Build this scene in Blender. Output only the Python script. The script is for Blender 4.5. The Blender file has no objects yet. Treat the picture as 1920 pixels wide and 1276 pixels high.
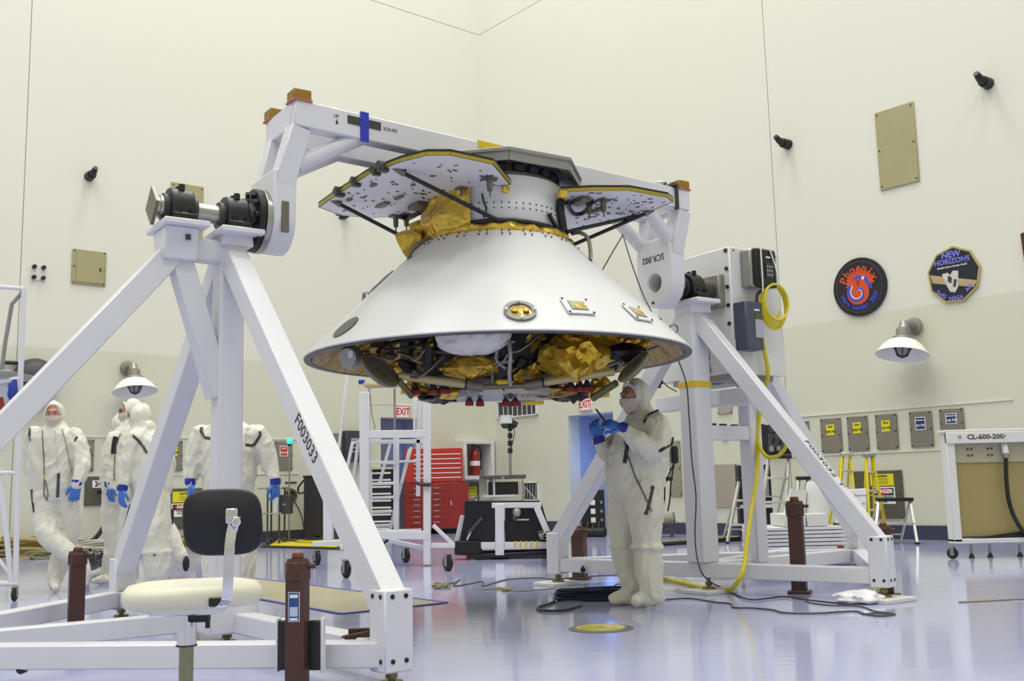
import bpy, bmesh, math, random
from mathutils import Vector, Matrix, noise
V = Vector
random.seed(7)
scn = bpy.context.scene
COL = scn.collection
# ------------------------------------------------------------------ camera
FPX, PIT, ROL, CH = 1960.0, math.radians(8.1), math.radians(1.4), 0.85
cp, sp, cr, sr = math.cos(PIT), math.sin(PIT), math.cos(ROL), math.sin(ROL)
CF = V((0, cp, sp)); CU0 = V((0, -sp, cp)); CX0 = V((1, 0, 0))
CX = CX0*cr - CU0*sr; CU = CX0*sr + CU0*cr
cam = bpy.data.cameras.new('camera'); co = bpy.data.objects.new('camera', cam); COL.objects.link(co)
cam.sensor_width = 36; cam.lens = 36*FPX/1920; cam.clip_end = 200
mw = Matrix.Identity(4)
for i in range(3):
    mw[i][0] = CX[i]; mw[i][1] = CU[i]; mw[i][2] = -CF[i]
mw[2][3] = CH
co.matrix_world = mw; scn.camera = co
EYE = V((0, 0, CH))
# ------------------------------------------------------------------ world, lights, exposure
scn.view_settings.view_transform = 'Standard'; scn.view_settings.look = 'None'
scn.view_settings.gamma = 1; scn.view_settings.use_curve_mapping = False
scn.view_settings.exposure = 0.0
wd = bpy.data.worlds.new('world'); scn.world = wd; wd.use_nodes = True
wd.node_tree.nodes['Background'].inputs[0].default_value = (1, .97, .88, 1)
wd.node_tree.nodes['Background'].inputs[1].default_value = 0.3
def area(name, loc, size, power, col=(1, .95, .85), target=None, sy=None):
    l = bpy.data.lights.new(name, 'AREA'); l.energy = power; l.color = col; l.size = size
    if sy: l.shape = 'RECTANGLE'; l.size_y = sy
    o = bpy.data.objects.new(name, l); o.location = loc; COL.objects.link(o)
    if target is not None:
        o.rotation_euler = (V(target)-V(loc)).to_track_quat('-Z', 'Y').to_euler()
    return o
LP = 770   # rows of high-bay lamps over the whole hall
_c, _l, _r = V((-.59, 22.8, 23.4)), V((-.768, -.640, 0)), V((.640, -.768, 0))
for a_ in (5.5, 15, 25):
    for b_ in (5.5, 15, 25):
        area('high_bay_light', _c+_l*a_+_r*b_, 5, LP*(1.9 if a_+b_ < 12 else .95), (1, .998, .995))
# ------------------------------------------------------------------ rays into the place
def ray(px, py):
    return CX*((px-960)/FPX) + CU*(-(py-638)/FPX) + CF
def at(px, py, y):
    w = ray(px, py); return EYE + w*(y/w.y)
def gr(px, py, z=0.0):
    w = ray(px, py); return EYE + w*((z-CH)/w.z)
def pl(px, py, P, n):
    w = ray(px, py); n = V(n); return EYE + w*((V(P)-EYE).dot(n)/w.dot(n))
Z = V((0, 0, 1))
# ------------------------------------------------------------------ materials
MT = {}
def lin(h):
    r = []
    for i in (0, 2, 4):
        c = int(h[i:i+2], 16)/255; r.append(c/12.92 if c < .04045 else ((c+.055)/1.055)**2.4)
    return r
def mat(name, hexc, rough=.5, metal=0., var=.06, scale=6., bump=0., bscale=40., coat=0., emit=None, estr=0., spec=None, trans=0., alpha=None):
    if name in MT: return MT[name]
    m = bpy.data.materials.new(name); m.use_nodes = True; MT[name] = m
    nt = m.node_tree; b = nt.nodes['Principled BSDF']
    c = lin(hexc)
    tc = nt.nodes.new('ShaderNodeTexCoord')
    if var:
        n = nt.nodes.new('ShaderNodeTexNoise'); n.inputs['Scale'].default_value = scale; n.inputs['Detail'].default_value = 5
        nt.links.new(tc.outputs['Object'], n.inputs['Vector'])
        r = nt.nodes.new('ShaderNodeMix'); r.data_type = 'RGBA'
        r.inputs[6].default_value = (*[x*(1-var) for x in c], 1); r.inputs[7].default_value = (*[min(1, x*(1+var)) for x in c], 1)
        nt.links.new(n.outputs['Fac'], r.inputs[0]); nt.links.new(r.outputs[2], b.inputs['Base Color'])
    else: b.inputs['Base Color'].default_value = (*c, 1)
    b.inputs['Roughness'].default_value = rough; b.inputs['Metallic'].default_value = metal
    if spec is not None: b.inputs['Specular IOR Level'].default_value = spec
    if coat: b.inputs['Coat Weight'].default_value = coat; b.inputs['Coat Roughness'].default_value = .1
    if trans: b.inputs['Transmission Weight'].default_value = trans
    if alpha is not None: b.inputs['Alpha'].default_value = alpha
    if emit: b.inputs['Emission Color'].default_value = (*lin(emit), 1); b.inputs['Emission Strength'].default_value = estr
    if bump:
        n2 = nt.nodes.new('ShaderNodeTexNoise'); n2.inputs['Scale'].default_value = bscale; n2.inputs['Detail'].default_value = 4
        nt.links.new(tc.outputs['Object'], n2.inputs['Vector'])
        bp = nt.nodes.new('ShaderNodeBump'); bp.inputs['Strength'].default_value = bump; bp.inputs['Distance'].default_value = .02
        nt.links.new(n2.outputs['Fac'], bp.inputs['Height']); nt.links.new(bp.outputs['Normal'], b.inputs['Normal'])
    return m
WHITE = mat('white_paint', 'dddde2', .32, var=.03, scale=3, bump=.04, bscale=60)
WHITE2 = mat('white_satin', 'dcdcd8', .5, var=.03)
BLACK = mat('black_satin', '17171b', .45, var=.2)
BLACKM = mat('black_cast_iron', '1b1a1d', .42, .2, var=.3, bump=.1)
DARK = mat('dark_grey', '3a3a3e', .5, var=.15)
GREY = mat('grey_metal', '9a9a98', .4, .6, var=.08)
GREYP = mat('grey_paint', '8c8b86', .45, var=.06)
STEEL = mat('brushed_steel', 'a9a8a2', .3, 1., var=.12, scale=14)
GALV = mat('galvanised_plate', '8f8a80', .45, .35, var=.1, scale=4)
CHROME = mat('chrome', 'd8d8dc', .08, 1., var=0)
YELLOW = mat('yellow_plastic', 'd8c81a', .45, var=.06)
YTAPE = mat('yellow_tape', 'dcc01c', .4, var=.1)
BLUE = mat('blue_tape', '2430b4', .5, var=.08)
RED = mat('red_enamel', '8a1c16', .28, var=.05, coat=.3)
REDB = mat('bright_red_enamel', 'b3281a', .28, var=.05, coat=.3)
BROWN = mat('brown_paint', '4a2c23', .45, var=.15, bump=.08)
COPPER = mat('rusty_cap', '6e3d2a', .5, .1, var=.2)
RUBBER = mat('black_rubber', '1a1a1c', .7, var=.1)
CREAM = mat('cream_vinyl', 'dcd9c4', .42, var=.02)
GOLDB = mat('gold_wood_block', '957026', .5, .2, var=.2, scale=12)
CREAMT = mat('cream_tube', 'b3a77a', .35, .3, var=.08)
SUIT = mat('white_coverall', 'dfddcf', .5, var=.05, scale=9, bump=.75, bscale=13)
GLOVE = mat('blue_glove', '3f74c8', .42, var=.08)
CUFF = mat('blue_cuff_tape', '1a2a9c', .45, var=.08)
SKIN = mat('skin', 'b37f66', .5, var=.08)
STRAP = mat('grey_seam_tape', '45443f', .6, var=.1)
ALU = mat('aluminium', 'c9c9c4', .35, .7, var=.06)
SCREEN = mat('screen_dark', '202428', .25, var=.1)
INK = mat('black_ink', '22222a', .6, var=0)
INKW = mat('white_ink', 'eeeeee', .6, var=0)
# ------------------------------------------------------------------ mesh builder
def ortho(d, up=Z):
    d = d.normalized()
    s = d.cross(up)
    if s.length < 1e-4: s = d.cross(V((1, 0, 0)))
    s.normalize(); return d, s, s.cross(d).normalized()
class MB:
    def __init__(s): s.v = []; s.f = []; s.m = []; s.mi = 0
    def mtl(s, i): s.mi = i; return s
    def add(s, vs, fs):
        o = len(s.v); s.v += [V(x) for x in vs]
        for f in fs: s.f.append(tuple(i+o for i in f)); s.m.append(s.mi)
        return s
    def hexa(s, p):   # 8 points: bottom 4, top 4
        return s.add(p, [(3, 2, 1, 0), (4, 5, 6, 7), (0, 1, 5, 4), (1, 2, 6, 5), (2, 3, 7, 6), (3, 0, 4, 7)])
    def box(s, c, sz, ax=None):
        c = V(c); X, Y, ZZ = ax if ax else (V((1, 0, 0)), V((0, 1, 0)), Z)
        a, b, d = X*sz[0]/2, Y*sz[1]/2, ZZ*sz[2]/2
        return s.hexa([c-a-b-d, c+a-b-d, c+a+b-d, c-a+b-d, c-a-b+d, c+a-b+d, c+a+b+d, c-a+b+d])
    def beam(s, p, q, w, h, up=Z):
        p, q = V(p), V(q); d, sd, u = ortho(q-p, up)
        return s.box((p+q)/2, (w, (q-p).length, h), (sd, d, u))
    def prism(s, pts, vec):
        n = len(pts); vec = V(vec)
        return s.add([V(p) for p in pts]+[V(p)+vec for p in pts], [tuple(range(n))[::-1], tuple(range(n, 2*n))]+[(i, (i+1) % n, n+(i+1) % n, n+i) for i in range(n)])
    def cyl(s, p, q, r, r2=None, n=16):
        p, q = V(p), V(q); r2 = r if r2 is None else r2
        d, a, b = ortho(q-p)
        vs = []
        for c, rr in ((p, r), (q, r2)):
            for i in range(n):
                t = 2*math.pi*i/n; vs.append(c+a*math.cos(t)*rr+b*math.sin(t)*rr)
        return s.add(vs, [tuple(range(n))[::-1], tuple(range(n, 2*n))]+[(i, (i+1) % n, n+(i+1) % n, n+i) for i in range(n)])
    def tube(s, pts, r, n=8, closed=False, flat=1.0):
        pts = [V(p) for p in pts]; N = len(pts)
        rs = r if isinstance(r, (list, tuple)) else [r]*N
        vs = []; prev = None
        for i, p in enumerate(pts):
            if closed: t = pts[(i+1) % N]-pts[i-1]
            else: t = pts[min(i+1, N-1)]-pts[max(i-1, 0)]
            if t.length < 1e-9: t = V((0, 0, 1))
            t.normalize()
            if prev is None: _, a, b = ortho(t)
            else:
                a = prev-t*prev.dot(t)
                if a.length < 1e-6: _, a, b = ortho(t)
                a.normalize(); b = t.cross(a)*-1
            prev = a; b = a.cross(t)
            for k in range(n):
                u = 2*math.pi*k/n; vs.append(p+(a*math.cos(u)*flat+b*math.sin(u))*rs[i])
        fs = []
        for i in range(N if closed else N-1):
            j = (i+1) % N
            for k in range(n):
                fs.append((i*n+k, j*n+k, j*n+(k+1) % n, i*n+(k+1) % n))
        if not closed: fs += [tuple(range(n)), tuple(range((N-1)*n, N*n))[::-1]]
        return s.add(vs, fs)
    def lathe(s, prof, o, axis=Z, n=32, cap=True, a0=0., a1=2*math.pi, ref=None):
        o = V(o); d, a, b = ortho(V(axis), ref if ref is not None else Z)
        full = abs(a1-a0-2*math.pi) < 1e-6; m = n if full else n+1; vs = []
        for r, h in prof:
            for i in range(m):
                t = a0+(a1-a0)*i/n; vs.append(o+d*h+(a*math.cos(t)+b*math.sin(t))*r)
        fs = []
        for j in range(len(prof)-1):
            for i in range(n):
                k = (i+1) % m; fs.append((j*m+i, j*m+k, (j+1)*m+k, (j+1)*m+i))
        if cap and full:
            if prof[0][0] > 1e-6: fs.append(tuple(range(m))[::-1])
            if prof[-1][0] > 1e-6: fs.append(tuple(range((len(prof)-1)*m, len(prof)*m)))
        return s.add(vs, fs)
    def ell(s, c, rad, ax=None, nu=16, nv=10):
        c = V(c); X, Y, ZZ = ax if ax else (V((1, 0, 0)), V((0, 1, 0)), Z)
        if not isinstance(rad, (tuple, list)): rad = (rad,)*3
        vs = [c-ZZ*rad[2]]
        for j in range(1, nv):
            f = -math.pi/2+math.pi*j/nv
            for i in range(nu):
                t = 2*math.pi*i/nu
                vs.append(c+X*rad[0]*math.cos(f)*math.cos(t)+Y*rad[1]*math.cos(f)*math.sin(t)+ZZ*rad[2]*math.sin(f))
        vs.append(c+ZZ*rad[2]); L = len(vs)-1
        fs = [(0, 1+(i+1) % nu, 1+i) for i in range(nu)]
        for j in range(nv-2):
            for i in range(nu):
                a = 1+j*nu+i; b = 1+j*nu+(i+1) % nu; fs.append((a, b, b+nu, a+nu))
        o = 1+(nv-2)*nu
        fs += [(o+i, o+(i+1) % nu, L) for i in range(nu)]
        return s.add(vs, fs)
    def grid(s, fn, nu, nv):
        vs = [fn(i/nu, j/nv) for j in range(nv+1) for i in range(nu+1)]
        return s.add(vs, [(j*(nu+1)+i, j*(nu+1)+i+1, (j+1)*(nu+1)+i+1, (j+1)*(nu+1)+i) for j in range(nv) for i in range(nu)])
    def build(s, name, mats, parent=None, smooth=35, bevel=0., origin=None, seg=1):
        me = bpy.data.meshes.new(name)
        if origin is None:
            if parent is not None: origin = ORG[parent]
            else:
                xs = [v.x for v in s.v]; ys = [v.y for v in s.v]; zs = [v.z for v in s.v]
                origin = V(((min(xs)+max(xs))/2, (min(ys)+max(ys))/2, min(zs)))
        me.from_pydata([tuple(v-origin) for v in s.v], [], s.f)
        bm = bmesh.new(); bm.from_mesh(me); bmesh.ops.recalc_face_normals(bm, faces=bm.faces); bm.to_mesh(me); bm.free()
        if not isinstance(mats, (list, tuple)): mats = [mats]
        for m in mats: me.materials.append(m)
        if len(mats) > 1: me.polygons.foreach_set('material_index', s.m)
        if smooth:
            me.polygons.foreach_set('use_smooth', [True]*len(me.polygons)); me.set_sharp_from_angle(angle=math.radians(smooth))
        o = bpy.data.objects.new(name, me); COL.objects.link(o)
        if parent is not None: o.parent = parent; ORG[o] = ORG[parent]
        else: o.location = origin; ORG[o] = origin
        if bevel:
            md = o.modifiers.new('bevel', 'BEVEL'); md.width = bevel; md.segments = seg; md.limit_method = 'ANGLE'; md.angle_limit = math.radians(50)
        return o
ORG = {}
def tag(o, label=None, cat=None, group=None, kind=None):
    if label: o['label'] = label
    if cat: o['category'] = cat
    if group: o['group'] = group
    if kind: o['kind'] = kind
    return o
def thing(name, loc, label, cat, group=None, kind=None):
    o = bpy.data.objects.new(name, None); o.empty_display_size = .1; o.location = V(loc); COL.objects.link(o); ORG[o] = V(loc)
    return tag(o, label, cat, group, kind)
def copy_tree(o, parent=None):
    c = o.copy(); COL.objects.link(c); c.parent = parent; ORG[c] = ORG.get(o, V((0, 0, 0)))
    for ch in list(o.children): copy_tree(ch, c)
    return c
def struct(o): o['kind'] = 'structure'; return o
def text(s, size, pos, xd, yd, m, parent, name='lettering', stretch=1.0, center=True, bold=0., ext=.0006):
    cu = bpy.data.curves.new('t', 'FONT'); cu.body = s; cu.size = size; cu.extrude = ext; cu.resolution_u = 2; cu.offset = bold
    if center: cu.align_x = 'CENTER'; cu.align_y = 'CENTER'
    to = bpy.data.objects.new('t', cu); COL.objects.link(to)
    me = bpy.data.meshes.new_from_object(to.evaluated_get(bpy.context.evaluated_depsgraph_get())) if False else None
    dg = bpy.context.evaluated_depsgraph_get(); dg.update()
    me = bpy.data.meshes.new_from_object(to.evaluated_get(dg)); bpy.data.objects.remove(to); bpy.data.curves.remove(cu)
    xd = V(xd).normalized(); n = xd.cross(V(yd)).normalized(); yd = n.cross(xd)
    off = ORG[parent] if parent is not None else V((0, 0, 0))
    for v in me.vertices:
        c = v.co.copy(); v.co = V(pos)+xd*c.x*stretch+yd*c.y+n*c.z-off
    me.name = name; me.materials.clear(); me.materials.append(m)
    o = bpy.data.objects.new(name, me); COL.objects.link(o)
    if parent is not None: o.parent = parent; ORG[o] = ORG[parent]
    else: ORG[o] = V((0, 0, 0))
    return o
def hang(p, q, sag, n=10):
    return [V(p).lerp(V(q), i/n)-Z*sag*4*(i/n)*(1-i/n) for i in range(n+1)]
def smooth_path(pts, k=4):
    pts = [V(p) for p in pts]; out = []
    for i in range(len(pts)-1):
        p0, p1, p2, p3 = pts[max(i-1, 0)], pts[i], pts[i+1], pts[min(i+2, len(pts)-1)]
        for j in range(k):
            t = j/k
            out.append(.5*((2*p1)+(p2-p0)*t+(2*p0-5*p1+4*p2-p3)*t*t+(3*p1-p0-3*p2+p3)*t**3))
    return out+[pts[-1]]
# ================================================================== ROOM
TH = math.radians(39.8)
C0 = V((-.59, 22.8, 0))
dL = V((-math.cos(TH), -math.sin(TH), 0)); dR = V((math.sin(TH), -math.cos(TH), 0))   # along each wall, away from the corner
nL = V((math.sin(TH), -math.cos(TH), 0)); nR = V((-math.cos(TH), -math.sin(TH), 0))   # into the room
HC = 24.0
def wl(px, py, off=0.0): return pl(px, py, C0+nL*off, nL)
def wr(px, py, off=0.0): return pl(px, py, C0+nR*off, nR)
def sL(P): return (P-C0).dot(dL)
def sR(P): return (P-C0).dot(dR)
# floor
def floor_mat():
    m = bpy.data.materials.new('glossy_epoxy_floor'); m.use_nodes = True; nt = m.node_tree; b = nt.nodes['Principled BSDF']
    tc = nt.nodes.new('ShaderNodeTexCoord')
    n = nt.nodes.new('ShaderNodeTexNoise'); n.inputs['Scale'].default_value = .7; n.inputs['Detail'].default_value = 6
    nt.links.new(tc.outputs['Object'], n.inputs['Vector'])
    r = nt.nodes.new('ShaderNodeMix'); r.data_type = 'RGBA'
    r.inputs[6].default_value = (*lin('abaed0'), 1); r.inputs[7].default_value = (*lin('b7badb'), 1)
    nt.links.new(n.outputs['Fac'], r.inputs[0]); nt.links.new(r.outputs[2], b.inputs['Base Color'])
    b.inputs['Roughness'].default_value = .09
    n2 = nt.nodes.new('ShaderNodeTexNoise'); n2.inputs['Scale'].default_value = 3.5; n2.inputs['Detail'].default_value = 3
    mp = nt.nodes.new('ShaderNodeMapping'); mp.inputs['Scale'].default_value = (.5, 3, 1)
    nt.links.new(tc.outputs['Object'], mp.inputs[0]); nt.links.new(mp.outputs[0], n2.inputs['Vector'])
    bp = nt.nodes.new('ShaderNodeBump'); bp.inputs['Strength'].default_value = .05; bp.inputs['Distance'].default_value = .02
    nt.links.new(n2.outputs['Fac'], bp.inputs['Height']); nt.links.new(bp.outputs['Normal'], b.inputs['Normal'])
    b.inputs['IOR'].default_value = 1.6
    return m
FLOORM = floor_mat()
LW = 34.0
P1 = C0+dL*LW; P2 = C0+dR*LW; P3 = P1+dR*LW
struct(MB().prism([C0, P1, P3, P2], (0, 0, -.2)).build('floor', FLOORM, smooth=0))
struct(MB().prism([C0+Z*HC, P1+Z*HC, P3+Z*HC, P2+Z*HC], (0, 0, .2)).build('ceiling', mat('ceiling_paint', 'dcdacc', .8), smooth=0))
WUP = mat('wall_paint_upper', 'dbdacd', .6, var=.012, scale=.5, bump=.02, bscale=3)
WLO = mat('wall_paint_lower', 'd1d1be', .5, var=.015, scale=.6, bump=.02, bscale=3)
WBK = mat('wall_backing', 'd0cebb', .8)
ZB, ZS = 3.33, 11.2
def wall_segs(name, d, n, sA, hole, seam_s):
    root = struct(MB().prism([C0-n*.04, C0+d*sA-n*.04, C0+d*sA-n*.30, C0-n*.30], (0, 0, 0)).build(name, WBK, smooth=0)) if False else None
    b = MB()
    def slab(mb, s0, s1, z0, z1, o0, o1):
        p = [C0+d*s0+n*o0, C0+d*s1+n*o0, C0+d*s1+n*o1, C0+d*s0+n*o1]
        mb.prism([q+Z*z0 for q in p], (0, 0, z1-z0))
    h0, h1, hz = hole
    for s0, s1, z0, z1 in ((0, h0, 0, HC), (h1, sA, 0, HC), (h0, h1, hz, HC)): slab(b, s0, s1, z0, z1, -.3, -.025)
    root = struct(b.build(name, WBK, smooth=0, origin=C0.copy()))
    g = .007
    cols = [0]+seam_s+[sA]
    for i in range(len(cols)-1):
        a0, a1 = cols[i]+(g if i else 0), cols[i+1]-g
        for z0, z1, m in ((0, ZB, WLO), (ZB, ZS-g, WUP), (ZS+g, HC, WUP)):
            mb = MB()
            if z0 == 0 and a0 < h1 and a1 > h0:
                slab(mb, a0, h0, z0, z1, -.025, 0); slab(mb, h1, a1, z0, z1, -.025, 0); slab(mb, h0, h1, hz, z1, -.025, 0)
            else: slab(mb, a0, a1, z0, z1, -.025, 0)
            mb.build('wall_panel', m, root, smooth=0)
    return root, slab
sLd = (sL(wl(714, 850)), sL(wl(790, 850))); sRd = (sR(wr(1067, 850)), sR(wr(1152, 850)))
zLd = wl(750, 783).z; zRd = wr(1100, 776).z
wallL, slab = wall_segs('wall_left', dL, nL, LW, (min(sLd), max(sLd), zLd), [sL(wl(40.7, 460))])
wallR, slab2 = wall_segs('wall_right', dR, nR, LW, (min(sRd), max(sRd), zRd), [sR(wr(1456, 450))])
struct(MB().prism([P1, P3, P3-dL*-.3, P1+dL*.3], (0, 0, HC)).build('wall_back', WLO, smooth=0))
struct(MB().prism([P2, P3, P3+dR*.3, P2+dR*.3], (0, 0, HC)).build('wall_front', WLO, smooth=0))
BASEM = mat('baseboard_vinyl', '3c3d52', .45, var=.05)
def basebd(name, d, n, hole):
    mb = MB()
    for s0, s1 in ((0, hole[0]), (hole[1], LW)):
        p = [C0+d*s0, C0+d*s1, C0+d*s1+n*.015, C0+d*s0+n*.015]; mb.prism(p, (0, 0, .2))
    struct(mb.build(name, BASEM, smooth=0))
basebd('baseboard_left', dL, nL, (min(sLd), max(sLd))); basebd('baseboard_right', dR, nR, (min(sRd), max(sRd)))
# door recesses
def recess(name, d, n, hs, hz, cm):
    s0, s1 = min(hs), max(hs); mb = MB()
    for a0, a1, z0, z1, o0, o1 in ((s0-.1, s0, 0, hz, -.7, -.3), (s1, s1+.1, 0, hz, -.7, -.3), (s0-.1, s1+.1, hz, hz+.1, -.7, -.3), (s0-.1, s1+.1, 0, hz, -.8, -.7)):
        p = [C0+d*a0+n*o0, C0+d*a1+n*o0, C0+d*a1+n*o1, C0+d*a0+n*o1]; mb.prism([q+Z*z0 for q in p], (0, 0, z1-z0))
    return struct(mb.build(name, cm, smooth=0, origin=C0+d*s0))
BLUEW = mat('recess_paint', 'a2a8b8', .5)
dr1 = recess('door_1', dL, nL, sLd, zLd, BLUEW)
dr2 = recess('door_2', dR, nR, sRd, zRd, BLUEW)
# ================================================================== WALL FIXTURES
class Wall:
    def __init__(s, side): s.d, s.n, s.f = (dL, nL, wl) if side == 'L' else (dR, nR, wr)
    def sz(s, px, py): P = s.f(px, py); return (P-C0).dot(s.d), P.z
    def P(s, a, z, off=0.): return C0+s.d*a+s.n*off+Z*z
    def rect(s, x0, y0, x1, y1):
        ym = (y0+y1)/2; xm = (x0+x1)/2
        a0, a1 = s.sz(x0, ym)[0], s.sz(x1, ym)[0]; z1, z0 = s.sz(xm, y0)[1], s.sz(xm, y1)[1]
        return min(a0, a1), max(a0, a1), z0, z1
    def plate(s, mb, r, o0, o1):
        a0, a1, z0, z1 = r
        mb.prism([s.P(a0, z0, o0), s.P(a1, z0, o0), s.P(a1, z0, o1), s.P(a0, z0, o1)], Z*(z1-z0)); return mb
    def inset(s, r, fx0, fx1, fz0, fz1):   # fractions, left->right as seen, bottom->top
        a0, a1, z0, z1 = r
        L = s.d is dL
        f0, f1 = (1-fx1, 1-fx0) if L else (fx0, fx1)
        return a0+(a1-a0)*f0, a0+(a1-a0)*f1, z0+(z1-z0)*fz0, z0+(z1-z0)*fz1
    @property
    def right(s): return -s.d if s.d is dL else s.d
WLw, WRw = Wall('L'), Wall('R')
STP = mat('khaki_cover_plate', 'a39d76', .45, .15, var=.08, scale=2)
STP2 = mat('stainless_cover', '8a857a', .38, .4, var=.1, scale=3)
SYEL = mat('sign_yellow', 'e2d821', .5, var=.02); SRED = mat('sign_red', 'c23424', .5, var=.02); SBLU = mat('sign_blue', '1f2a72', .5, var=.02); SWHT = mat('sign_white', 'ecebe4', .5, var=.02)
def cover(w, x0, y0, x1, y1, label, name='cover_plate', m=STP, cat='panel', border=False, group=None):
    r = w.rect(x0, y0, x1, y1); a, z = (r[0]+r[1])/2, (r[2]+r[3])/2
    t = thing(name, w.P(a, r[2]), label, cat, group)
    w.plate(MB(), r, 0.002, .03).build('plate', m, t, bevel=.004)
    if border:
        w.plate(MB(), w.inset(r, .12, .93, .06, .92), .03, .042).build('hatch_door', m, t, bevel=.003)
        w.plate(MB(), w.inset(r, .8, .84, .42, .52), .042, .06).build('latch', DARK, t)
    mb = MB()
    for fx in (.06, .94):
        for fz in (.04, .5, .96):
            q = w.inset(r, fx, fx, fz, fz); mb.cyl(w.P(q[0], q[2], .03), w.P(q[0], q[2], .036), .014, n=8)
    mb.build('screw_heads', DARK, t)
    return t, r
cover(WRw, 1646, 200, 1720, 350, 'large khaki steel cover plate high on the right wall')
cover(WLw, 134, 470, 198, 534, 'square khaki wall hatch with a small latch on the left wall', 'wall_hatch', border=True, cat='hatch')
cover(WLw, 319, 346, 380, 462, 'tall khaki cover plate behind the black bearings of the near stand')
def spigot(w, px, py, label):
    a, z = w.sz(px, py); t = thing('wall_spigot', w.P(a, z), label, 'spigot', 'black wall spigots')
    MB().cyl(w.P(a, z, .0), w.P(a, z, .16), .085, .075, 14).build('flange', BLACKM, t)
    MB().tube([w.P(a, z, .16), w.P(a, z+.02, .24), w.P(a, z+.07, .34)], [.06, .055, .04], 10).build('nozzle', BLACKM, t)
spigot(WLw, 167, 331, 'black spigot on the left wall above the square khaki hatch')
spigot(WLw, 643, 404, 'black spigot on the left wall just below the solar panel')
spigot(WRw, 1478, 271, 'black spigot on the right wall beside the vertical seam')
spigot(WRw, 1853, 157, 'black spigot highest on the right wall near the top right')
ml = thing('stud_plate', WLw.P(*WLw.sz(71, 520)), 'white mounting plate with four black studs on the left wall', 'plate')
r = WLw.rect(59, 497, 84, 525); WLw.plate(MB(), r, .001, .012).build('plate', WUP, ml)
for fx in (.15, .85):
    for fz in (.15, .85):
        q = WLw.inset(r, fx, fx, fz, fz); MB().cyl(WLw.P(q[0], q[2], .012), WLw.P(q[0], q[2], .07), .035, n=10).build('stud', BLACK, ml)
# barn lamps
def barn_lamp(w, px, py, label, sc=1.0):
    a, z = w.sz(px, py); t = thing('wall_lamp', w.P(a, z), label, 'lamp', 'caged wall lamps')
    MB().lathe([(.10, 0), (.13, .03), (.12, .07), (.05, .09)], w.P(a, z, 0), w.n, 18).build('wall_mount', GALV, t)
    c = w.P(a, z-.02, .33)
    MB().tube([w.P(a, z, .07), w.P(a, z+.03, .2), w.P(a, z+.01, .3), c-Z*.06], [.07, .06, .065, .08], 12).build('arm', GREY, t)
    ax = (-Z*1.0+w.n*.22).normalized()
    MB().lathe([(.07, 0), (.10, .02), (.10, .12), (.15, .15), (.16, .19)], c-Z*.03, ax, 20).build('lamp_cap', GALV, t)
    MB().lathe([(.15, .18), (.20, .22), (.28, .29), (.36, .40), (.37, .40), (.285, .275), (.2, .2)], c-Z*.03, ax, 28, cap=False).build('lamp_shade', mat('white_shade', 'f2f2ee', .3, var=0), t)
    MB().lathe([(.0, .42), (.05, .41), (.09, .36), (.10, .26), (.08, .19)], c-Z*.03, ax, 16).build('glass_globe', mat('lamp_glass', '9a9a95', .15, var=.05), t)
    g = MB(); _, e1, e2 = ortho(ax)
    for k in range(6):
        u = math.pi*2*k/6; q = e1*math.cos(u)+e2*math.sin(u)
        g.tube([c-Z*.03+ax*.19+q*.115, c-Z*.03+ax*.3+q*.12, c-Z*.03+ax*.4+q*.08, c-Z*.03+ax*.445], .009, 6)
    g.tube([c-Z*.03+ax*.3+(e1*math.cos(u)+e2*math.sin(u))*.12 for u in [math.pi*2*k/16 for k in range(16)]], .008, 6, closed=True)
    g.build('wire_guard', DARK, t)
barn_lamp(WLw, 238, 690, 'caged barn lamp with white shade on the left wall above two people')
barn_lamp(WRw, 1716, 612, 'caged barn lamp with white shade on the right wall below the octagonal emblem')
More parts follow.
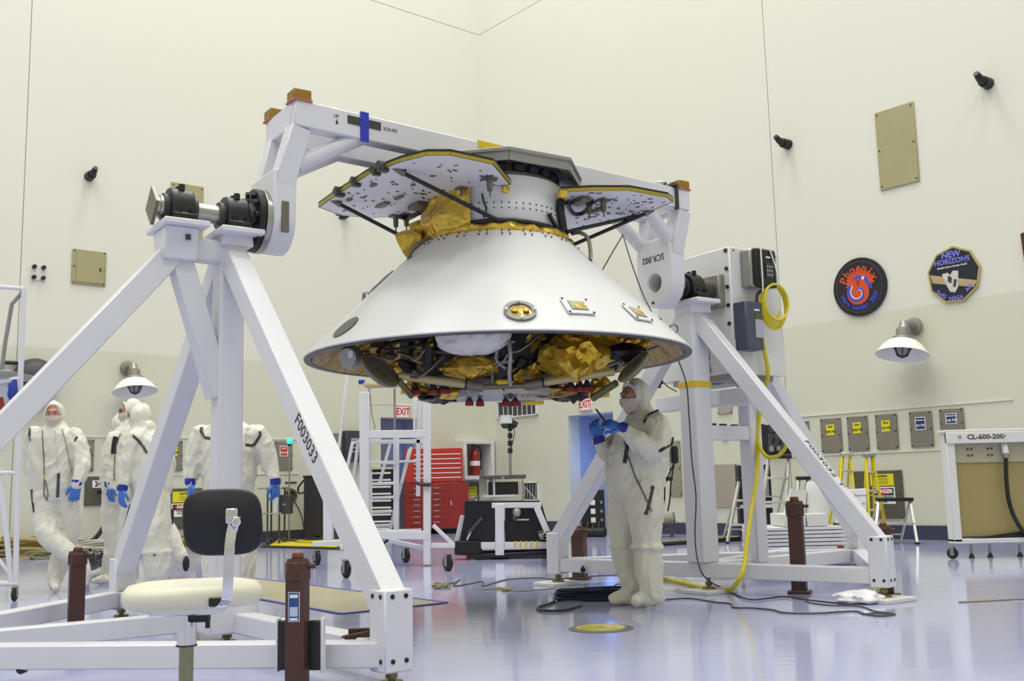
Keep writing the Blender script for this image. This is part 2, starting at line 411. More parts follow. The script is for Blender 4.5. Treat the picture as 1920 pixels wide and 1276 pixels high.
# mission emblems
def emblem_disc():
    w = WRw; a, z = w.sz(1614, 538); rr = w.rect(1565, 484, 1664, 595); R1 = (rr[1]-rr[0])/2; R2 = (rr[3]-rr[2])/2; R = (R1+R2)/2
    t = thing('round_emblem', w.P(a, z-R), 'round black emblem with orange swirl and lettering on the right wall', 'emblem')
    MB().cyl(w.P(a, z, .003), w.P(a, z, .04), R, n=56).build('disc', mat('emblem_black', '14121a', .4, var=0), t)
    X, Y = w.right, Z
    def p2(x, y, o): return w.P(a, z, o)+X*x*R+Y*y*R
    ring = [p2(.86*math.cos(u), .86*math.sin(u), .042) for u in [math.tau*k/60 for k in range(60)]]
    MB().tube(ring, .006, 4, closed=True).build('ring', mat('emblem_ring', '4a4658', .5, var=0), t)
    OR = mat('emblem_orange', 'd2491c', .5, var=.15); BL = mat('emblem_blue', '3a4ac0', .5, var=.1); WH = mat('emblem_white', 'e4d8d0', .5, var=0)
    def spiral(mb, r0, turns, ph, wd, o, c=(-.06, -.18)):
        L, Rr = [], []
        for k in range(41):
            f = k/40; u = ph+turns*math.tau*f; r = r0*(1-f)**.8; ww = wd*(1-f)**.5
            L.append(p2(c[0]+(r+ww)*math.cos(u), c[1]+(r+ww)*math.sin(u), o)); Rr.append(p2(c[0]+max(r-ww, 0)*math.cos(u), c[1]+max(r-ww, 0)*math.sin(u), o))
        mb.add(L+Rr, [(i, i+1, 42+i, 41+i) for i in range(40)])
    mb = MB(); mb.cyl(p2(-.06, -.18, .04), p2(-.06, -.18, .043), .42*R, n=30)
    n = 26; mb.prism([p2(.03+(.46+.1*(k % 2))*math.cos(u)*1.02, .12+(.42+.1*(k % 2))*math.sin(u), .041) for k, u in enumerate([math.radians(-10+200*i/(n-1)) for i in range(n)])], w.n*.002)
    mb.build('orange_swirl', OR, t)
    mb = MB(); spiral(mb, .36, 1.1, 2.4, .07, .046); mb.prism([p2(x, y, .044) for x, y in ((-.3, .25), (-.05, .42), (.3, .3), (.5, -.1), (.42, -.12), (.2, .2), (-.05, .3))], w.n*.001); mb.build('blue_swirl', BL, t)
    mb = MB(); spiral(mb, .30, 1.1, 2.2, .025, .048); mb.cyl(p2(.16, .28, .044), p2(.16, .28, .047), .06*R, n=14); mb.build('white_swirl', WH, t)
    for k, ch in enumerate('Phoenix'):
        u = math.radians(155-22*k); q = p2(.62*math.cos(u), .02+.62*math.sin(u), .046)
        text(ch, .4*R, q, X*math.cos(u-math.pi/2)+Y*math.sin(u-math.pi/2), X*-math.sin(u-math.pi/2)+Y*math.cos(u-math.pi/2), OR, t, bold=.004)
    s2 = 'Mars Lander 2007'
    for k, ch in enumerate(s2):
        if ch == ' ': continue
        u = math.radians(205+130*k/(len(s2)-1)); q = p2(.70*math.cos(u), .70*math.sin(u), .046)
        text(ch, .23*R, q, X*math.cos(u+math.pi/2)+Y*math.sin(u+math.pi/2), X*-math.sin(u+math.pi/2)+Y*math.cos(u+math.pi/2), BL, t, bold=.003)
emblem_disc()
def emblem_oct():
    w = WRw; a, z = w.sz(1790, 515); rr = w.rect(1740, 461, 1842, 570); R1 = (rr[1]-rr[0])/2; R2 = (rr[3]-rr[2])/2
    t = thing('octagonal_emblem', w.P(a, z-R2), 'nine-sided dark emblem with gold rim, blue title and a spacecraft picture', 'emblem')
    X = w.right
    def p2(x, y, o): return w.P(a, z, o)+X*x*R1+Z*y*R2
    def poly(f, o, th, mb): mb.prism([p2(f*math.sin(u), f*math.cos(u), o) for u in [math.tau*(k+.08)/9 for k in range(9)]], w.n*th); return mb
    poly(1.0, .003, .03, MB()).build('rim', mat('emblem_gold', 'b9a866', .4, .3, var=0), t)
    poly(.93, .03, .008, MB()).build('board', mat('emblem_navy', '15152c', .4, var=0), t)
    mb = MB(); mb.prism([p2(x, y, .039) for x, y in ((-.88, .12), (.84, -.33), (.72, -.55), (-.8, -.18))], w.n*.001); mb.build('planet_arc', mat('emblem_tan', 'b49c72', .5, var=.2, scale=10), t)
    mb = MB(); mb.prism([p2(x, y, .041) for x, y in ((-.42, .08), (-.2, .1), (-.12, 0), (0, .14), (.2, .1), (.14, -.45), (.02, -.62), (-.16, -.58), (-.3, -.3))], w.n*.002); mb.build('pictured_craft', mat('emblem_pale', 'c9c4c0', .5, var=.3, scale=16), t)
    mb = MB(); mb.prism([p2(x, y, .044) for x, y in ((-.2, 0), (-.05, -.1), (-.1, -.3), (-.22, -.2))], w.n*.001); mb.prism([p2(x, y, .044) for x, y in ((.02, -.15), (.12, -.2), (.05, -.45), (-.04, -.4))], w.n*.001); mb.cyl(p2(.5, .38, .04), p2(.5, .38, .043), .03, n=10); mb.build('pictured_detail', DARK, t)
    TB = mat('emblem_title', '7a7ce0', .5, var=0); sh = Z*1.0
    text('NEW', .29*R2, p2(-.03, .70, .042), X, Z, TB, t, bold=.004); text('HORIZONS', .25*R2, p2(-.02, .47, .042), X, Z, TB, t, bold=.003)
    text('Shedding Light on Frontier Worlds', .075*R2, p2(-.02, .29, .042), X, Z, INKW, t, bold=.001)
    for s_, x, y, ang in (('SwRI', -.5, -.62, -38), ('NASA', .04, -.82, 0), ('APL', .55, -.52, 45)):
        u = math.radians(ang); text(s_, .2*R2, p2(x, y, .042), X*math.cos(u)+Z*math.sin(u), -X*math.sin(u)+Z*math.cos(u), TB, t, bold=.002)
emblem_oct()
a3, z3 = WRw.sz(1921, 500); t = thing('dark_emblem', WRw.P(a3, z3-.5), 'dark red edged emblem cut off at the right edge of the picture', 'emblem')
MB().prism([WRw.P(a3+x, z3+y, .003) for x, y in ((0, .45), (.02, 0), (.1, -.4), (.6, -.55), (1, 0), (.6, .6))], nR*.03).build('board', mat('emblem_maroon', '4a1c1c', .4, var=0), t)
# gas service covers with signs
def service(w, x0, y0, x1, y1, col, lines, label, smat, tx):
    t, r = cover(w, x0, y0, x1, y1, label, 'service_cover', STP2, 'panel', group='stainless service covers')
    mb = w.plate(MB(), w.inset(r, .3, .7, .5, .82), .03, .036); mb.build('sign', smat, t)
    if smat is not SYEL:
        for f in ((.27, .3, .48, .84), (.7, .73, .48, .84), (.27, .73, .82, .845), (.27, .73, .475, .5)): w.plate(MB(), w.inset(r, *f), .03, .037).build('sign_border', SWHT, t)
    for k, ln in enumerate(lines):
        q = w.inset(r, .5, .5, .75-.15*k, .75-.15*k); text(ln, .05 if k else (.045 if len(ln) < 6 else .022), w.P(q[0], q[2], .038), w.right, Z, tx, t, bold=.0012)
for i, (x0, y0, x1, y1, sm, ln, lab, tx) in enumerate((
    (1486, 790, 1519, 846, SRED, ('GN2', '3000 PSI'), 'stainless wall cover with a red pressure sign, right wall behind the sloping leg', INKW),
    (1541, 784, 1579, 847, SYEL, ('GHe', '5000 PSI'), 'stainless wall cover with yellow sign, first to the right of the far stand leg', INK),
    (1591, 780, 1629, 844, SYEL, ('GHe', '3000 PSI'), 'stainless wall cover with yellow sign, above the two yellow ladders', INK),
    (1644, 776, 1684, 841, SYEL, ('GHe', '125 PSI'), 'stainless wall cover with yellow sign, nearest to the blue-signed covers', INK),
    (1708, 771, 1750, 837, SBLU, ('COMPRESSED AIR', '50 PSI'), 'stainless wall cover with blue sign, left one of two beside the white cart', INKW),
    (1764, 766, 1809, 820, SBLU, ('COMPRESSED AIR', '125 PSI'), 'stainless wall cover with blue sign, partly behind the white cart', INKW))):
    service(WRw, x0, y0, x1, y1, i, ln, lab, sm, tx)
for x0, y0, x1, y1, sm, ln, lab, tx in (
    (141, 824, 175, 883, SBLU, ('COMPRESSED AIR', '125 PSI'), 'stainless wall cover with blue sign behind the person leaning in front', INKW),
    (198, 824, 222, 883, SBLU, ('COMPRESSED AIR', '50 PSI'), 'plain stainless wall cover hidden behind the pair of people', INKW),
    (310, 826, 341, 882, SYEL, ('GHe', '125 PSI'), 'stainless wall cover with yellow sign on the left wall beside a sloping leg', INK),
    (354, 826, 390, 882, SYEL, ('GHe', '3000 PSI'), 'stainless wall cover on the left wall behind the back-turned person', INK),
    (514, 827, 547, 881, SRED, ('GN2', '3000 PSI'), 'stainless wall cover with red sign beside the glowing beacon', INKW)):
    service(WLw, x0, y0, x1, y1, 0, ln, lab, sm, tx)
def wtrim(w, name, x0, y0, x1, y1):
    a0, z = w.sz(x0, y0); a1, z1 = w.sz(x1, y1); r = (min(a0, a1), max(a0, a1), (z+z1)/2-.012, (z+z1)/2+.012)
    struct(w.plate(MB(), r, .0, .015).build(name, WUP, smooth=0))
wtrim(WRw, 'trim_1', 1480, 782, 1900, 748); wtrim(WRw, 'trim_2', 1480, 858, 1800, 838)
wtrim(WLw, 'trim_3', 60, 819, 560, 821); wtrim(WLw, 'trim_4', 60, 893, 560, 887)
# danger panels
def danger(w, rc, ry, rd, label, hose=None):
    t, r = cover(w, *rc, label, 'breaker_panel', mat('dark_olive_panel', '5d5a4c', .45, .2, var=.08), 'panel')
    if ry:
        r2 = w.rect(*ry); w.plate(MB(), r2, .03, .038).build('caution_sign', SYEL, t)
        text('CAUTION', (r2[3]-r2[2])*.24, w.P((r2[0]+r2[1])/2, r2[3]-(r2[3]-r2[2])*.2, .04), w.right, Z, INK, t, bold=.002)
        for k in range(3): text('AUTHORIZED PERSONNEL', (r2[3]-r2[2])*.1, w.P((r2[0]+r2[1])/2, r2[3]-(r2[3]-r2[2])*(.45+.17*k), .04), w.right, Z, INK, t)
    if rd:
        r3 = w.rect(*rd); H = r3[3]-r3[2]
        w.plate(MB(), r3, .03, .038).build('danger_sign', SWHT, t)
        w.plate(MB(), (r3[0]+.02, r3[1]-.02, r3[3]-H*.5, r3[3]-.02), .038, .041).build('sign_field', INK, t)
        c = w.P((r3[0]+r3[1])/2, r3[3]-H*.27, .0); n = 28; hw = (r3[1]-r3[0])/2-.04
        MB().prism([c+w.n*.042+w.right*hw*math.cos(u)+Z*H*.19*math.sin(u) for u in [math.tau*k/n for k in range(n)]], w.n*.002).build('sign_oval', SRED, t)
        text('DANGER', H*.3, c+w.n*.0455, w.right, Z, INKW, t, bold=.003)
        for k, l in enumerate(('OXYGEN DEPLETION', 'HAZARD. DO NOT', 'ENTER')): text(l, H*.13, w.P((r3[0]+r3[1])/2, r3[3]-H*(.6+.15*k), .04), w.right, Z, INK, t, bold=.001)
    return t
danger(WRw, (1600, 882, 1695, 972), (1634, 888, 1678, 910), (1639, 912, 1681, 944), 'dark wall panel with yellow notice and danger sign behind the yellow ladders')
danger(WLw, (316, 915, 385, 990), (322, 921, 368, 941), (320, 943, 368, 968), 'dark wall panel with danger sign behind the black chair back')
danger(WLw, (864, 903, 897, 940), (874, 912, 892, 928), (872, 929, 893, 941), 'dark wall panel with yellow sign right of the red tool chest')
t, r = cover(WLw, 158, 893, 222, 947, 'dark wall box numbered 241 with a black hose', 'outlet_box', mat('dark_olive_panel', '5d5a4c'), 'box')
r2 = WLw.rect(172, 900, 200, 914); WLw.plate(MB(), r2, .03, .04).build('number_plate', SWHT, t)
text('241', .115, WLw.P((r2[0]+r2[1])/2, (r2[2]+r2[3])/2, .042), WLw.right, Z, INK, t, bold=.004)
hp = [WLw.f(180, 922)+nL*.1, WLw.f(190, 921)+nL*.25, WLw.f(196, 932)+nL*.3, WLw.f(195, 955)+nL*.3, WLw.f(185, 978)+nL*.35, WLw.f(170, 1000)+nL*.4, WLw.f(158, 1012)+nL*.4, WLw.f(140, 1021)+nL*.5]
tag(MB().tube(smooth_path(hp, 4), .035, 8).build('supply_hose', RUBBER), 'thick black hose hanging from the wall box numbered 241', 'hose')
# exit signs
def exit_sign(w, px, py, label):
    a, z = w.sz(px, py); t = thing('exit_sign', w.P(a, z-.13), label, 'sign', 'exit signs')
    w.plate(MB(), (a-.17, a+.17, z-.13, z+.13), .0, .05).build('housing', mat('exit_white', 'f0ece4', .4, var=0), t, bevel=.006)
    for f in ((-.16, .16, .11, .122), (-.16, .16, -.122, -.11), (-.165, -.153, -.122, .122), (.153, .165, -.122, .122)): w.plate(MB(), (a+f[0], a+f[1], z+f[2], z+f[3]), .05, .053).build('border', SRED, t)
    text('EXIT', .2, w.P(a, z, .053), w.right, Z, mat('exit_red', 'c22c1e', .5, var=0), t, stretch=.8, bold=.004)
exit_sign(WLw, 753, 772, 'EXIT sign on the left wall over a dark doorway behind the ladder stand')
exit_sign(WRw, 1100, 758, 'EXIT sign on the right wall over the blue-lit doorway')
# right doorway fittings
bk = C0-nR*.69
def onback(px, py, off=0.): return pl(px, py, bk+nR*off, nR)
def bplate(mb, x0, y0, x1, y1, o0, o1):
    p, q = onback(x0, y1), onback(x1, y1); z0 = onback((x0+x1)/2, y1).z; z1 = onback((x0+x1)/2, y0).z
    p.z = q.z = z0; return mb.prism([p+nR*o0, q+nR*o0, q+nR*o1, p+nR*o1], Z*(z1-z0))
t = thing('notice_sign', onback(1087, 828), 'narrow dark red notice sign inside the blue-lit doorway', 'sign')
bplate(MB(), 1071, 819, 1103, 829, .0, .02).build('board', mat('maroon', '7a2030', .5), t)
text('EMERGENCY EXIT ONLY', .075, (onback(1087, 824)+nR*.022), dR, Z, INKW, t)
t = thing('alarm_box', onback(1083, 870), 'small red alarm box on the blue-lit door', 'box'); bplate(MB(), 1080, 857, 1086, 870, 0, .08).build('case', RED, t, bevel=.01)
MB().tube([onback(1086, 870)+nR*.02, onback(1087, 895)+nR*.02, onback(1086, 910)+nR*.02], .008, 6).build('cord', DARK, t)
t = thing('switch_box', onback(1099, 870), 'small blue switch box beside the red alarm box', 'box'); bplate(MB(), 1096, 857, 1103, 870, 0, .07).build('case', mat('blue_box', '4a64a8', .5), t, bevel=.01)
def bluelight(loc, e):
    l = bpy.data.lights.new('blue_beacon_light', 'POINT'); l.energy = e; l.color = (.12, .3, 1); l.shadow_soft_size = .12; o = bpy.data.objects.new('blue_beacon_light', l); o.location = loc; COL.objects.link(o)
bluelight(pl(1136, 862, C0-nR*.35, nR), 11)
bluelight(pl(765, 850, C0-nL*.2, nL), 7)
# grilles
def grille(w, rc, n, label, sp=False):
    r = w.rect(*rc); t = thing('wall_grille', w.P((r[0]+r[1])/2, r[2]), label, 'vent')
    w.plate(MB(), r, .0, .01).build('backing', DARK, t)
    for f in ((-.03, 1.03, 1, 1.08), (-.03, 1.03, -.08, 0), (-.03, .0, -.08, 1.08), (1., 1.03, -.08, 1.08)): w.plate(MB(), w.inset(r, *f), .0, .05).build('frame', WHITE2, t)
    for k in range(n):
        f = (k+1)/(n+1); w.plate(MB(), w.inset(r, f-.008, f+.008, 0, 1), .01, .016).build('slat', WHITE2, t)
grille(WRw, (936, 750, 1007, 779), 7, 'white-framed grille high on the wall just under the lander')
grille(WRw, (980, 905, 1010, 936), 5, 'low white-framed grille behind the black carriage')
grille(WRw, (1324, 868-25, 1334, 872), 1, 'narrow slotted grille above the large tan wall door')
grille(WRw, (1328, 953, 1339, 982), 1, 'narrow slotted grille under the large tan wall door')
cover(WRw, 1327, 870, 1386, 950, 'large tan wall access door seen through the far stand', 'access_door', mat('tan_panel', 'a99f92', .45, .1, var=.03), 'door')
cover(WRw, 1347, 738, 1373, 775, 'small tan wall box seen above the cross beam of the far stand', 'wall_box', mat('tan_panel', 'a99f92'), 'box')
cover(WRw, 1356, 817, 1366, 824, 'tiny black wall label under the stand cross beam', 'wall_label', BLACK, 'label')
cover(WRw, 1257, 826, 1278, 930, 'grey-framed wall board behind the working person', 'wall_board', mat('tan_grey', '93907e', .5), 'panel')
# fire extinguisher in its recess
r = WLw.rect(860, 833, 906, 892); t = thing('extinguisher_cabinet', WLw.P((r[0]+r[1])/2, r[2]), 'white-framed glazed wall niche holding a fire extinguisher', 'cabinet')
WLw.plate(MB(), r, .0, .015).build('niche_back', mat('niche_grey', '8c8c86', .5), t)
for f in ((-.12, 1.12, 1, 1.12), (-.12, 1.12, -.12, 0), (-.12, 0, 0, 1), (1, 1.12, 0, 1)): WLw.plate(MB(), WLw.inset(r, *f), 0, .3).build('frame', WHITE2, t, bevel=.006)
b = WLw.f(883, 889)+nL*.15; b.z = WLw.inset(r, 0, 1, 0.02, 1)[2]
t = thing('fire_extinguisher', b, 'red fire extinguisher with black hose standing in the wall niche', 'extinguisher')
MB().lathe([(.10, 0), (.11, .02), (.11, .42), (.09, .5), (.04, .55), (.035, .6)], b, Z, 20).build('cylinder', RED, t)
MB().cyl(b+Z*.2, b+Z*.3, .112, n=20).build('label_band', SWHT, t)
MB().beam(b+Z*.6-dL*.06, b+Z*.63+dL*.06, .03, .03).build('valve_handle', BLACK, t)
MB().tube(smooth_path([b+Z*.58, b+Z*.6-dL*.12, b+Z*.4-dL*.16, b+Z*.12-dL*.16]), .015, 6).build('hose', RUBBER, t)
# round outlet + beacon
a, z = WLw.sz(545, 928); t = thing('round_outlet', WLw.P(a, z), 'round brass wall outlet with a thin cable hanging from it', 'outlet')
MB().lathe([(.0, .03), (.06, .03), (.07, .05), (.12, .04), (.13, 0)], WLw.P(a, z), nL, 20).build('ring', mat('brass', '6a5a3c', .4, .6), t)
WLw.plate(MB(), (a-.12, a+.12, z+.22, z+.25), 0, .01).build('name_strip', DARK, t)
cb = [WLw.P(a, z-.05, .06), WLw.P(a-.15, z-.35, .12), WLw.P(a-.22, z-.7, .15), WLw.P(a-.25, .1, .3), WLw.P(a-.5, .02, .9)]
MB().tube(smooth_path(cb), .012, 6).build('cable', DARK, t)
a, z = WLw.sz(519, 829); bc = WLw.P(a, z, .5); bc0 = V((bc.x, bc.y, 0))
t = thing('beacon_lamp', bc0, 'thin pole with a small glowing cyan beacon near the red sign', 'lamp')
MB().cyl(bc0, bc0+Z*.04, .16, n=16).build('base', DARK, t)
MB().cyl(bc0+Z*.04, bc-Z*.06, .014, n=8).build('pole', GREY, t)
MB().cyl(bc-Z*.09, bc-Z*.05, .03, n=10).build('socket', BLACK, t)
MB().ell(bc, .055, nu=14, nv=10).build('lens', mat('cyan_glow', '30e0e8', .4, var=0, emit='20d8ea', estr=2.0), t)
# ================================================================== ROTATION FIXTURE AND STANDS
SC = V((-.10, 7.45, 0)); A = V((.827, .562, 0)).normalized(); T = V((.562, -.827, 0)).normalized()
def axz(s): return 2.515-.028*s
def F(s, t, dz=0.): return SC+A*s+T*t+Z*(axz(s)+dz)
def ftp(px, py, t): return pl(px, py, SC+T*t, T)
def bolts(mb, pts, n, r=.012, h=.01):
    for p in pts: mb.cyl(p, V(p)+V(n)*h, r, n=6)
fr = thing('rotation_frame', SC+Z*1.6, 'large white steel rotation frame carrying the spacecraft between the two stands', 'frame')
S0, S1 = -1.66, 1.72; TW = .2
dzt = .68
def H(s, t, dz=0.): return SC+A*s+T*t+Z*(3.18-.034*s+dz)
for t_ in (TW, -TW): MB().beam(H(S0, t_), H(S1, t_), .11, .17).build('main_beam', WHITE, fr, bevel=.008)
for s_ in (S0+.05, S1-.05): MB().beam(H(s_, -TW), H(s_, TW), .11, .168).build('end_beam', WHITE, fr, bevel=.008)
for s_ in (-.55, .55): MB().beam(H(s_, -TW), H(s_, TW), .1, .12).build('cross_beam', WHITE, fr, bevel=.006)
def arm(sg):
    s0 = S0 if sg < 0 else S1
    sh = -1.70 if sg < 0 else 1.60
    for t_ in (TW, -TW):
        p = H(s0+(.05 if sg < 0 else -.05), t_*.93, -.082); q = F(sh, t_*.72, .22)
        MB().beam(p, q, .13, .13, A).build('arm_leg', WHITE, fr, bevel=.006)
        # round brace tube up to the main beam
        if sg < 0: b0, b1 = ftp(556, 308, .16), ftp(690, 252, .2)
        else: b0, b1 = ftp(1258, 455, .15), ftp(1200, 372, .2)
        if t_ < 0: b0 = b0-T*.32; b1 = b1-T*.4
        MB().cyl(b0, b1, .052, n=20).build('brace_tube', WHITE, fr)
    # clevis plate: tapering block with a rounded lower end
    w2, th = .2, .15
    prof = [(-.21, .30), (.21, .30), (w2, .0)]
    for k in range(1, 14): u = math.pi*k/14; prof.append((w2*math.cos(u), -w2*math.sin(u)))
    prof.append((-w2, 0))
    if sg < 0:
        MB().prism([F(sh-th/2, x, z) for x, z in prof], F(sh+th/2, 0)-F(sh-th/2, 0)).build('hub_block', WHITE, fr, bevel=.01, seg=2)
        MB().box(F(sh, w2+.002, -.0), (.05, .012, .2), (A, T, Z)).build('slot', mat('slot_dark', '6b6658', .6), fr, bevel=.004)
    else:
        # block with a through hole
        n = 28; ri = .078; mb = MB()
        def outl(k):
            u = math.tau*k/n; x, z = math.cos(u), math.sin(u)
            if z <= 0: return x*w2, z*w2
            m = min((.205/abs(x)) if abs(x) > 1e-6 else 9, .36/z); return x*m, z*m
        vs = []
        for o in (-th/2, th/2):
            for k in range(n): x, z = outl(k); vs.append(F(sh+o, x, z))
            for k in range(n): u = math.tau*k/n; vs.append(F(sh+o, ri*math.cos(u), ri*math.sin(u)))
        fs = []
        for k in range(n):
            j = (k+1) % n
            fs += [(k, j, n+j, n+k), (2*n+k, 3*n+k, 3*n+j, 2*n+j), (k, 2*n+k, 2*n+j, j), (n+k, n+j, 3*n+j, 3*n+k)]
        mb.add(vs, fs).build('hub_block', WHITE, fr, bevel=.008)
        text('SCR.002', .075, F(sh-th/2-.004, .0, .2), -T*-1, -Z, INK, fr) if False else text('SCR.002', .075, F(sh-th/2-.003, .0, .2), -T, -Z, INK, fr)
        bolts(mb2 := MB(), [F(sh-th/2, -.02, -.16)], -A); mb2.build('bolt', BLACK, fr)
arm(-1); arm(1)
for s_, t_ in ((S0+.05, TW), (S0+.05, -TW), (S1-.06, TW), (S1-.06, -TW)):
    p = H(s_, t_, .083); MB().prism([p+A*x+T*y for x, y in ((-.06, -.06), (.06, -.06), (.06, .06), (-.06, .06))], Z*.075).build('corner_block', GOLDB, fr, bevel=.006)
    MB().prism([p-Z*.004+A*x+T*y for x, y in ((-.065, -.065), (.065, -.065), (.065, .065), (-.065, .065))], Z*.012).build('red_shim', mat('shim', 'b0705a', .6), fr)
# marks and tape on the front beam
fy = TW+.056
def onbeam(s, dz): return H(s, fy, dz)
MB().prism([H(-1.30, fy, -.0), H(-1.06, fy, -.0), H(-1.06, fy, .055), H(-1.30, fy, .055)], T*.003).build('label_strip', mat('label_dark', '3c3c30', .5), fr)
MB().prism([H(-1.21, fy+.001, -.10), H(-1.15, fy+.001, -.10), H(-1.15, fy+.001, .10), H(-1.21, fy+.001, .10)], T*.005).build('blue_tape', BLUE, fr)
MB().prism([H(-1.21, fy+.004, .0875), H(-1.15, fy+.004, .0875), H(-1.15, -TW, .0875), H(-1.21, -TW, .0875)], Z*.003).build('blue_tape', BLUE, fr)
MB().prism([H(-1.55, -TW-.06, -.14), H(-1.52, -TW-.06, -.14), H(-1.52, -TW-.06, .09), H(-1.55, -TW-.06, .09)], -T*.004).build('blue_tape', BLUE, fr)
text('SCR.002', .03, H(-.99, fy+.002, .02), A, Z, INK, fr); text('UP', .03, H(-1.38, fy+.002, .03), A, Z, INK, fr)
MB().prism([H(-1.385, fy, -.02), H(-1.365, fy, -.02), H(-1.375, fy, .012)], T*.002).build('arrow_mark', INK, fr)
MB().prism([H(-.30, fy+.001, .04), H(.0, fy+.001, .04), H(.06, fy+.001, .089), H(-.30, fy+.001, .089)], T*.004).build('yellow_tape', YTAPE, fr)
MB().prism([H(-.30, -.1, .087), H(.06, -.1, .087), H(.06, fy, .09), H(-.30, fy, .09)], Z*.003).build('yellow_tape', YTAPE, fr)
mb = MB(); mb.tube(smooth_path([H(-1.42, .1, .12), H(-1.36, .12, .13), H(-1.28, .14, .105), H(-1.2, .16, .11)]), .018, 8); mb.ell(H(-1.42, .1, .12), (.035, .03, .03)); mb.build('shackle_clamp', STEEL, fr)
mb = MB(); mb.beam(H(1.46, -.1, .1), H(1.56, .27, .1), .05, .02); mb.beam(H(1.56, .265, .1), H(1.56, .265, -.1), .045, .012, A); mb.build('strap_bracket', DARK, fr)
MB().ell(H(1.5, .16, .13), (.05, .03, .02)).build('shackle_clamp', STEEL, fr)
# yellow tape on the far brace
q = F(1.56, TW*.75, .47); q2 = H(S1-.62, TW, -.07); m1 = q.lerp(q2, .7); MB().cyl(m1, m1+(q2-q).normalized()*.05, .058, n=20).build('yellow_tape', YTAPE, fr)
# shaft, flange and end plate
MB().cyl(F(-1.775, 0), F(-1.81, 0), .205, n=40).build('flange_rim', STEEL, fr, bevel=.004)
MB().cyl(F(-1.81, 0), F(-1.855, 0), .2, n=40).build('flange', BLACKM, fr, bevel=.006)
mb = MB()
for k in range(12):
    u = math.tau*k/12; q = T*math.cos(u)*.16+Z*math.sin(u)*.16; mb.cyl(F(-1.855, 0)+q, F(-1.88, 0)+q, .02, n=6)
mb.build('flange_bolts', BLACKM, fr)
MB().cyl(F(-1.855, 0), F(-1.94, 0), .11, .085, 24).build('hub_collar', DARK, fr)
MB().cyl(F(-1.94, 0), F(-2.44, 0), .058, n=24).build('shaft', STEEL, fr)
MB().cyl(F(-2.40, 0), F(-2.42, 0), .07, n=20).build('shaft_collar', STEEL, fr)
c = F(-2.445, 0); MB().prism([c+Z*.12, c+T*.12, c-Z*.12, c-T*.12], -A*.02).build('diamond_end_plate', mat('end_plate', '6f6d5c', .4, .5), fr)
MB().cyl(F(1.67, 0), F(2.2, 0), .07, n=24).build('drive_shaft', DARK, fr)
MB().cyl(F(1.675, 0), F(1.74, 0), .17, .14, 28).build('drive_flange', STEEL, fr)
# ---- stands
def bearing(s, st, sc=1.0):
    c = F(s, 0); w = .19*sc; h = .13*sc; zb = -.105
    prof = [(-.17*sc, zb), (.17*sc, zb), (.17*sc, zb+.045), (.125*sc, zb+.05)]
    for k in range(0, 13): u = math.pi*k/12; prof.append((.118*sc*math.cos(u), .005+.118*sc*math.sin(u)))
    prof += [(-.125*sc, zb+.05), (-.17*sc, zb+.045)]
    p = MB().prism([c-A*.07+T*x+Z*z for x, z in prof], A*.14).build('pillow_block', BLACKM, st, bevel=.01, seg=2)
    MB().cyl(c-A*.1, c+A*.1, .085*sc, n=24).build('bearing_ring', DARK, p)
    mb = MB()
    for x in (-.145, .145):
        for a_ in (-.04, .04): mb.cyl(c+T*x+A*a_+Z*(zb+.045), c+T*x+A*a_+Z*(zb+.075), .02, n=6)
    for x in (-.06, 0, .06): mb.cyl(c+T*x+Z*.1, c+T*x+Z*.138, .02, n=6)
    mb.build('cap_bolts', BLACKM, p)['kind'] = 'stuff'
def jack(st, P, z0, z1, pad=False):
    P = V((P.x, P.y, 0))
    b = .03 if pad else 0
    if pad: MB().box(P+Z*.015, (.34, .3, .03), (A, T, Z)).build('floor_pad', WHITE2, st, bevel=.004)
    MB().cyl(P+Z*b, P+Z*(b+.018), .055, .05, 18).build('jack_foot', mat('brass_jack', '7d7446', .35, .8), st)
    MB().cyl(P+Z*(b+.018), P+Z*z1, .017, n=12).build('jack_screw', mat('brass_jack', '7d7446'), st)
    MB().cyl(P+Z*(b+.03), P+Z*(b+.055), .03, n=6).build('jack_nut', mat('brass_jack', '7d7446'), st)
def pillar(name, P, h, label, sign=True, w=.1, rot=0., grp='brown retractable caster jacks'):
    P = V((P.x, P.y, 0)); e = V((math.cos(rot), math.sin(rot), 0)); g = V((-e.y, e.x, 0))
    t = thing(name, P, label, 'jack', grp)
    MB().box(P+Z*.012, (.17, .15, .024), (e, g, Z)).build('foot_plate', BROWN, t, bevel=.004)
    MB().box(P+Z*(h*.42+.012), (w, w, h*.84), (e, g, Z)).build('square_tube', BROWN, t, bevel=.008, seg=2)
    MB().cyl(P+Z*h*.80, P+Z*h*.93, w*.66, n=8).build('collar', BROWN, t, bevel=.004)
    MB().cyl(P+Z*h*.93, P+Z*h*.955, w*.60, w*.55, 16).build('collar_ring', BROWN, t)
    MB().cyl(P+Z*h*.955, P+Z*h, w*.34, w*.28, 12).build('cap', COPPER, t, bevel=.004)
    MB().cyl(P+Z*h*.9+e*w*.6, P+Z*h*.9+e*w*.95, .012, n=8).build('pin', BROWN, t)
    return t
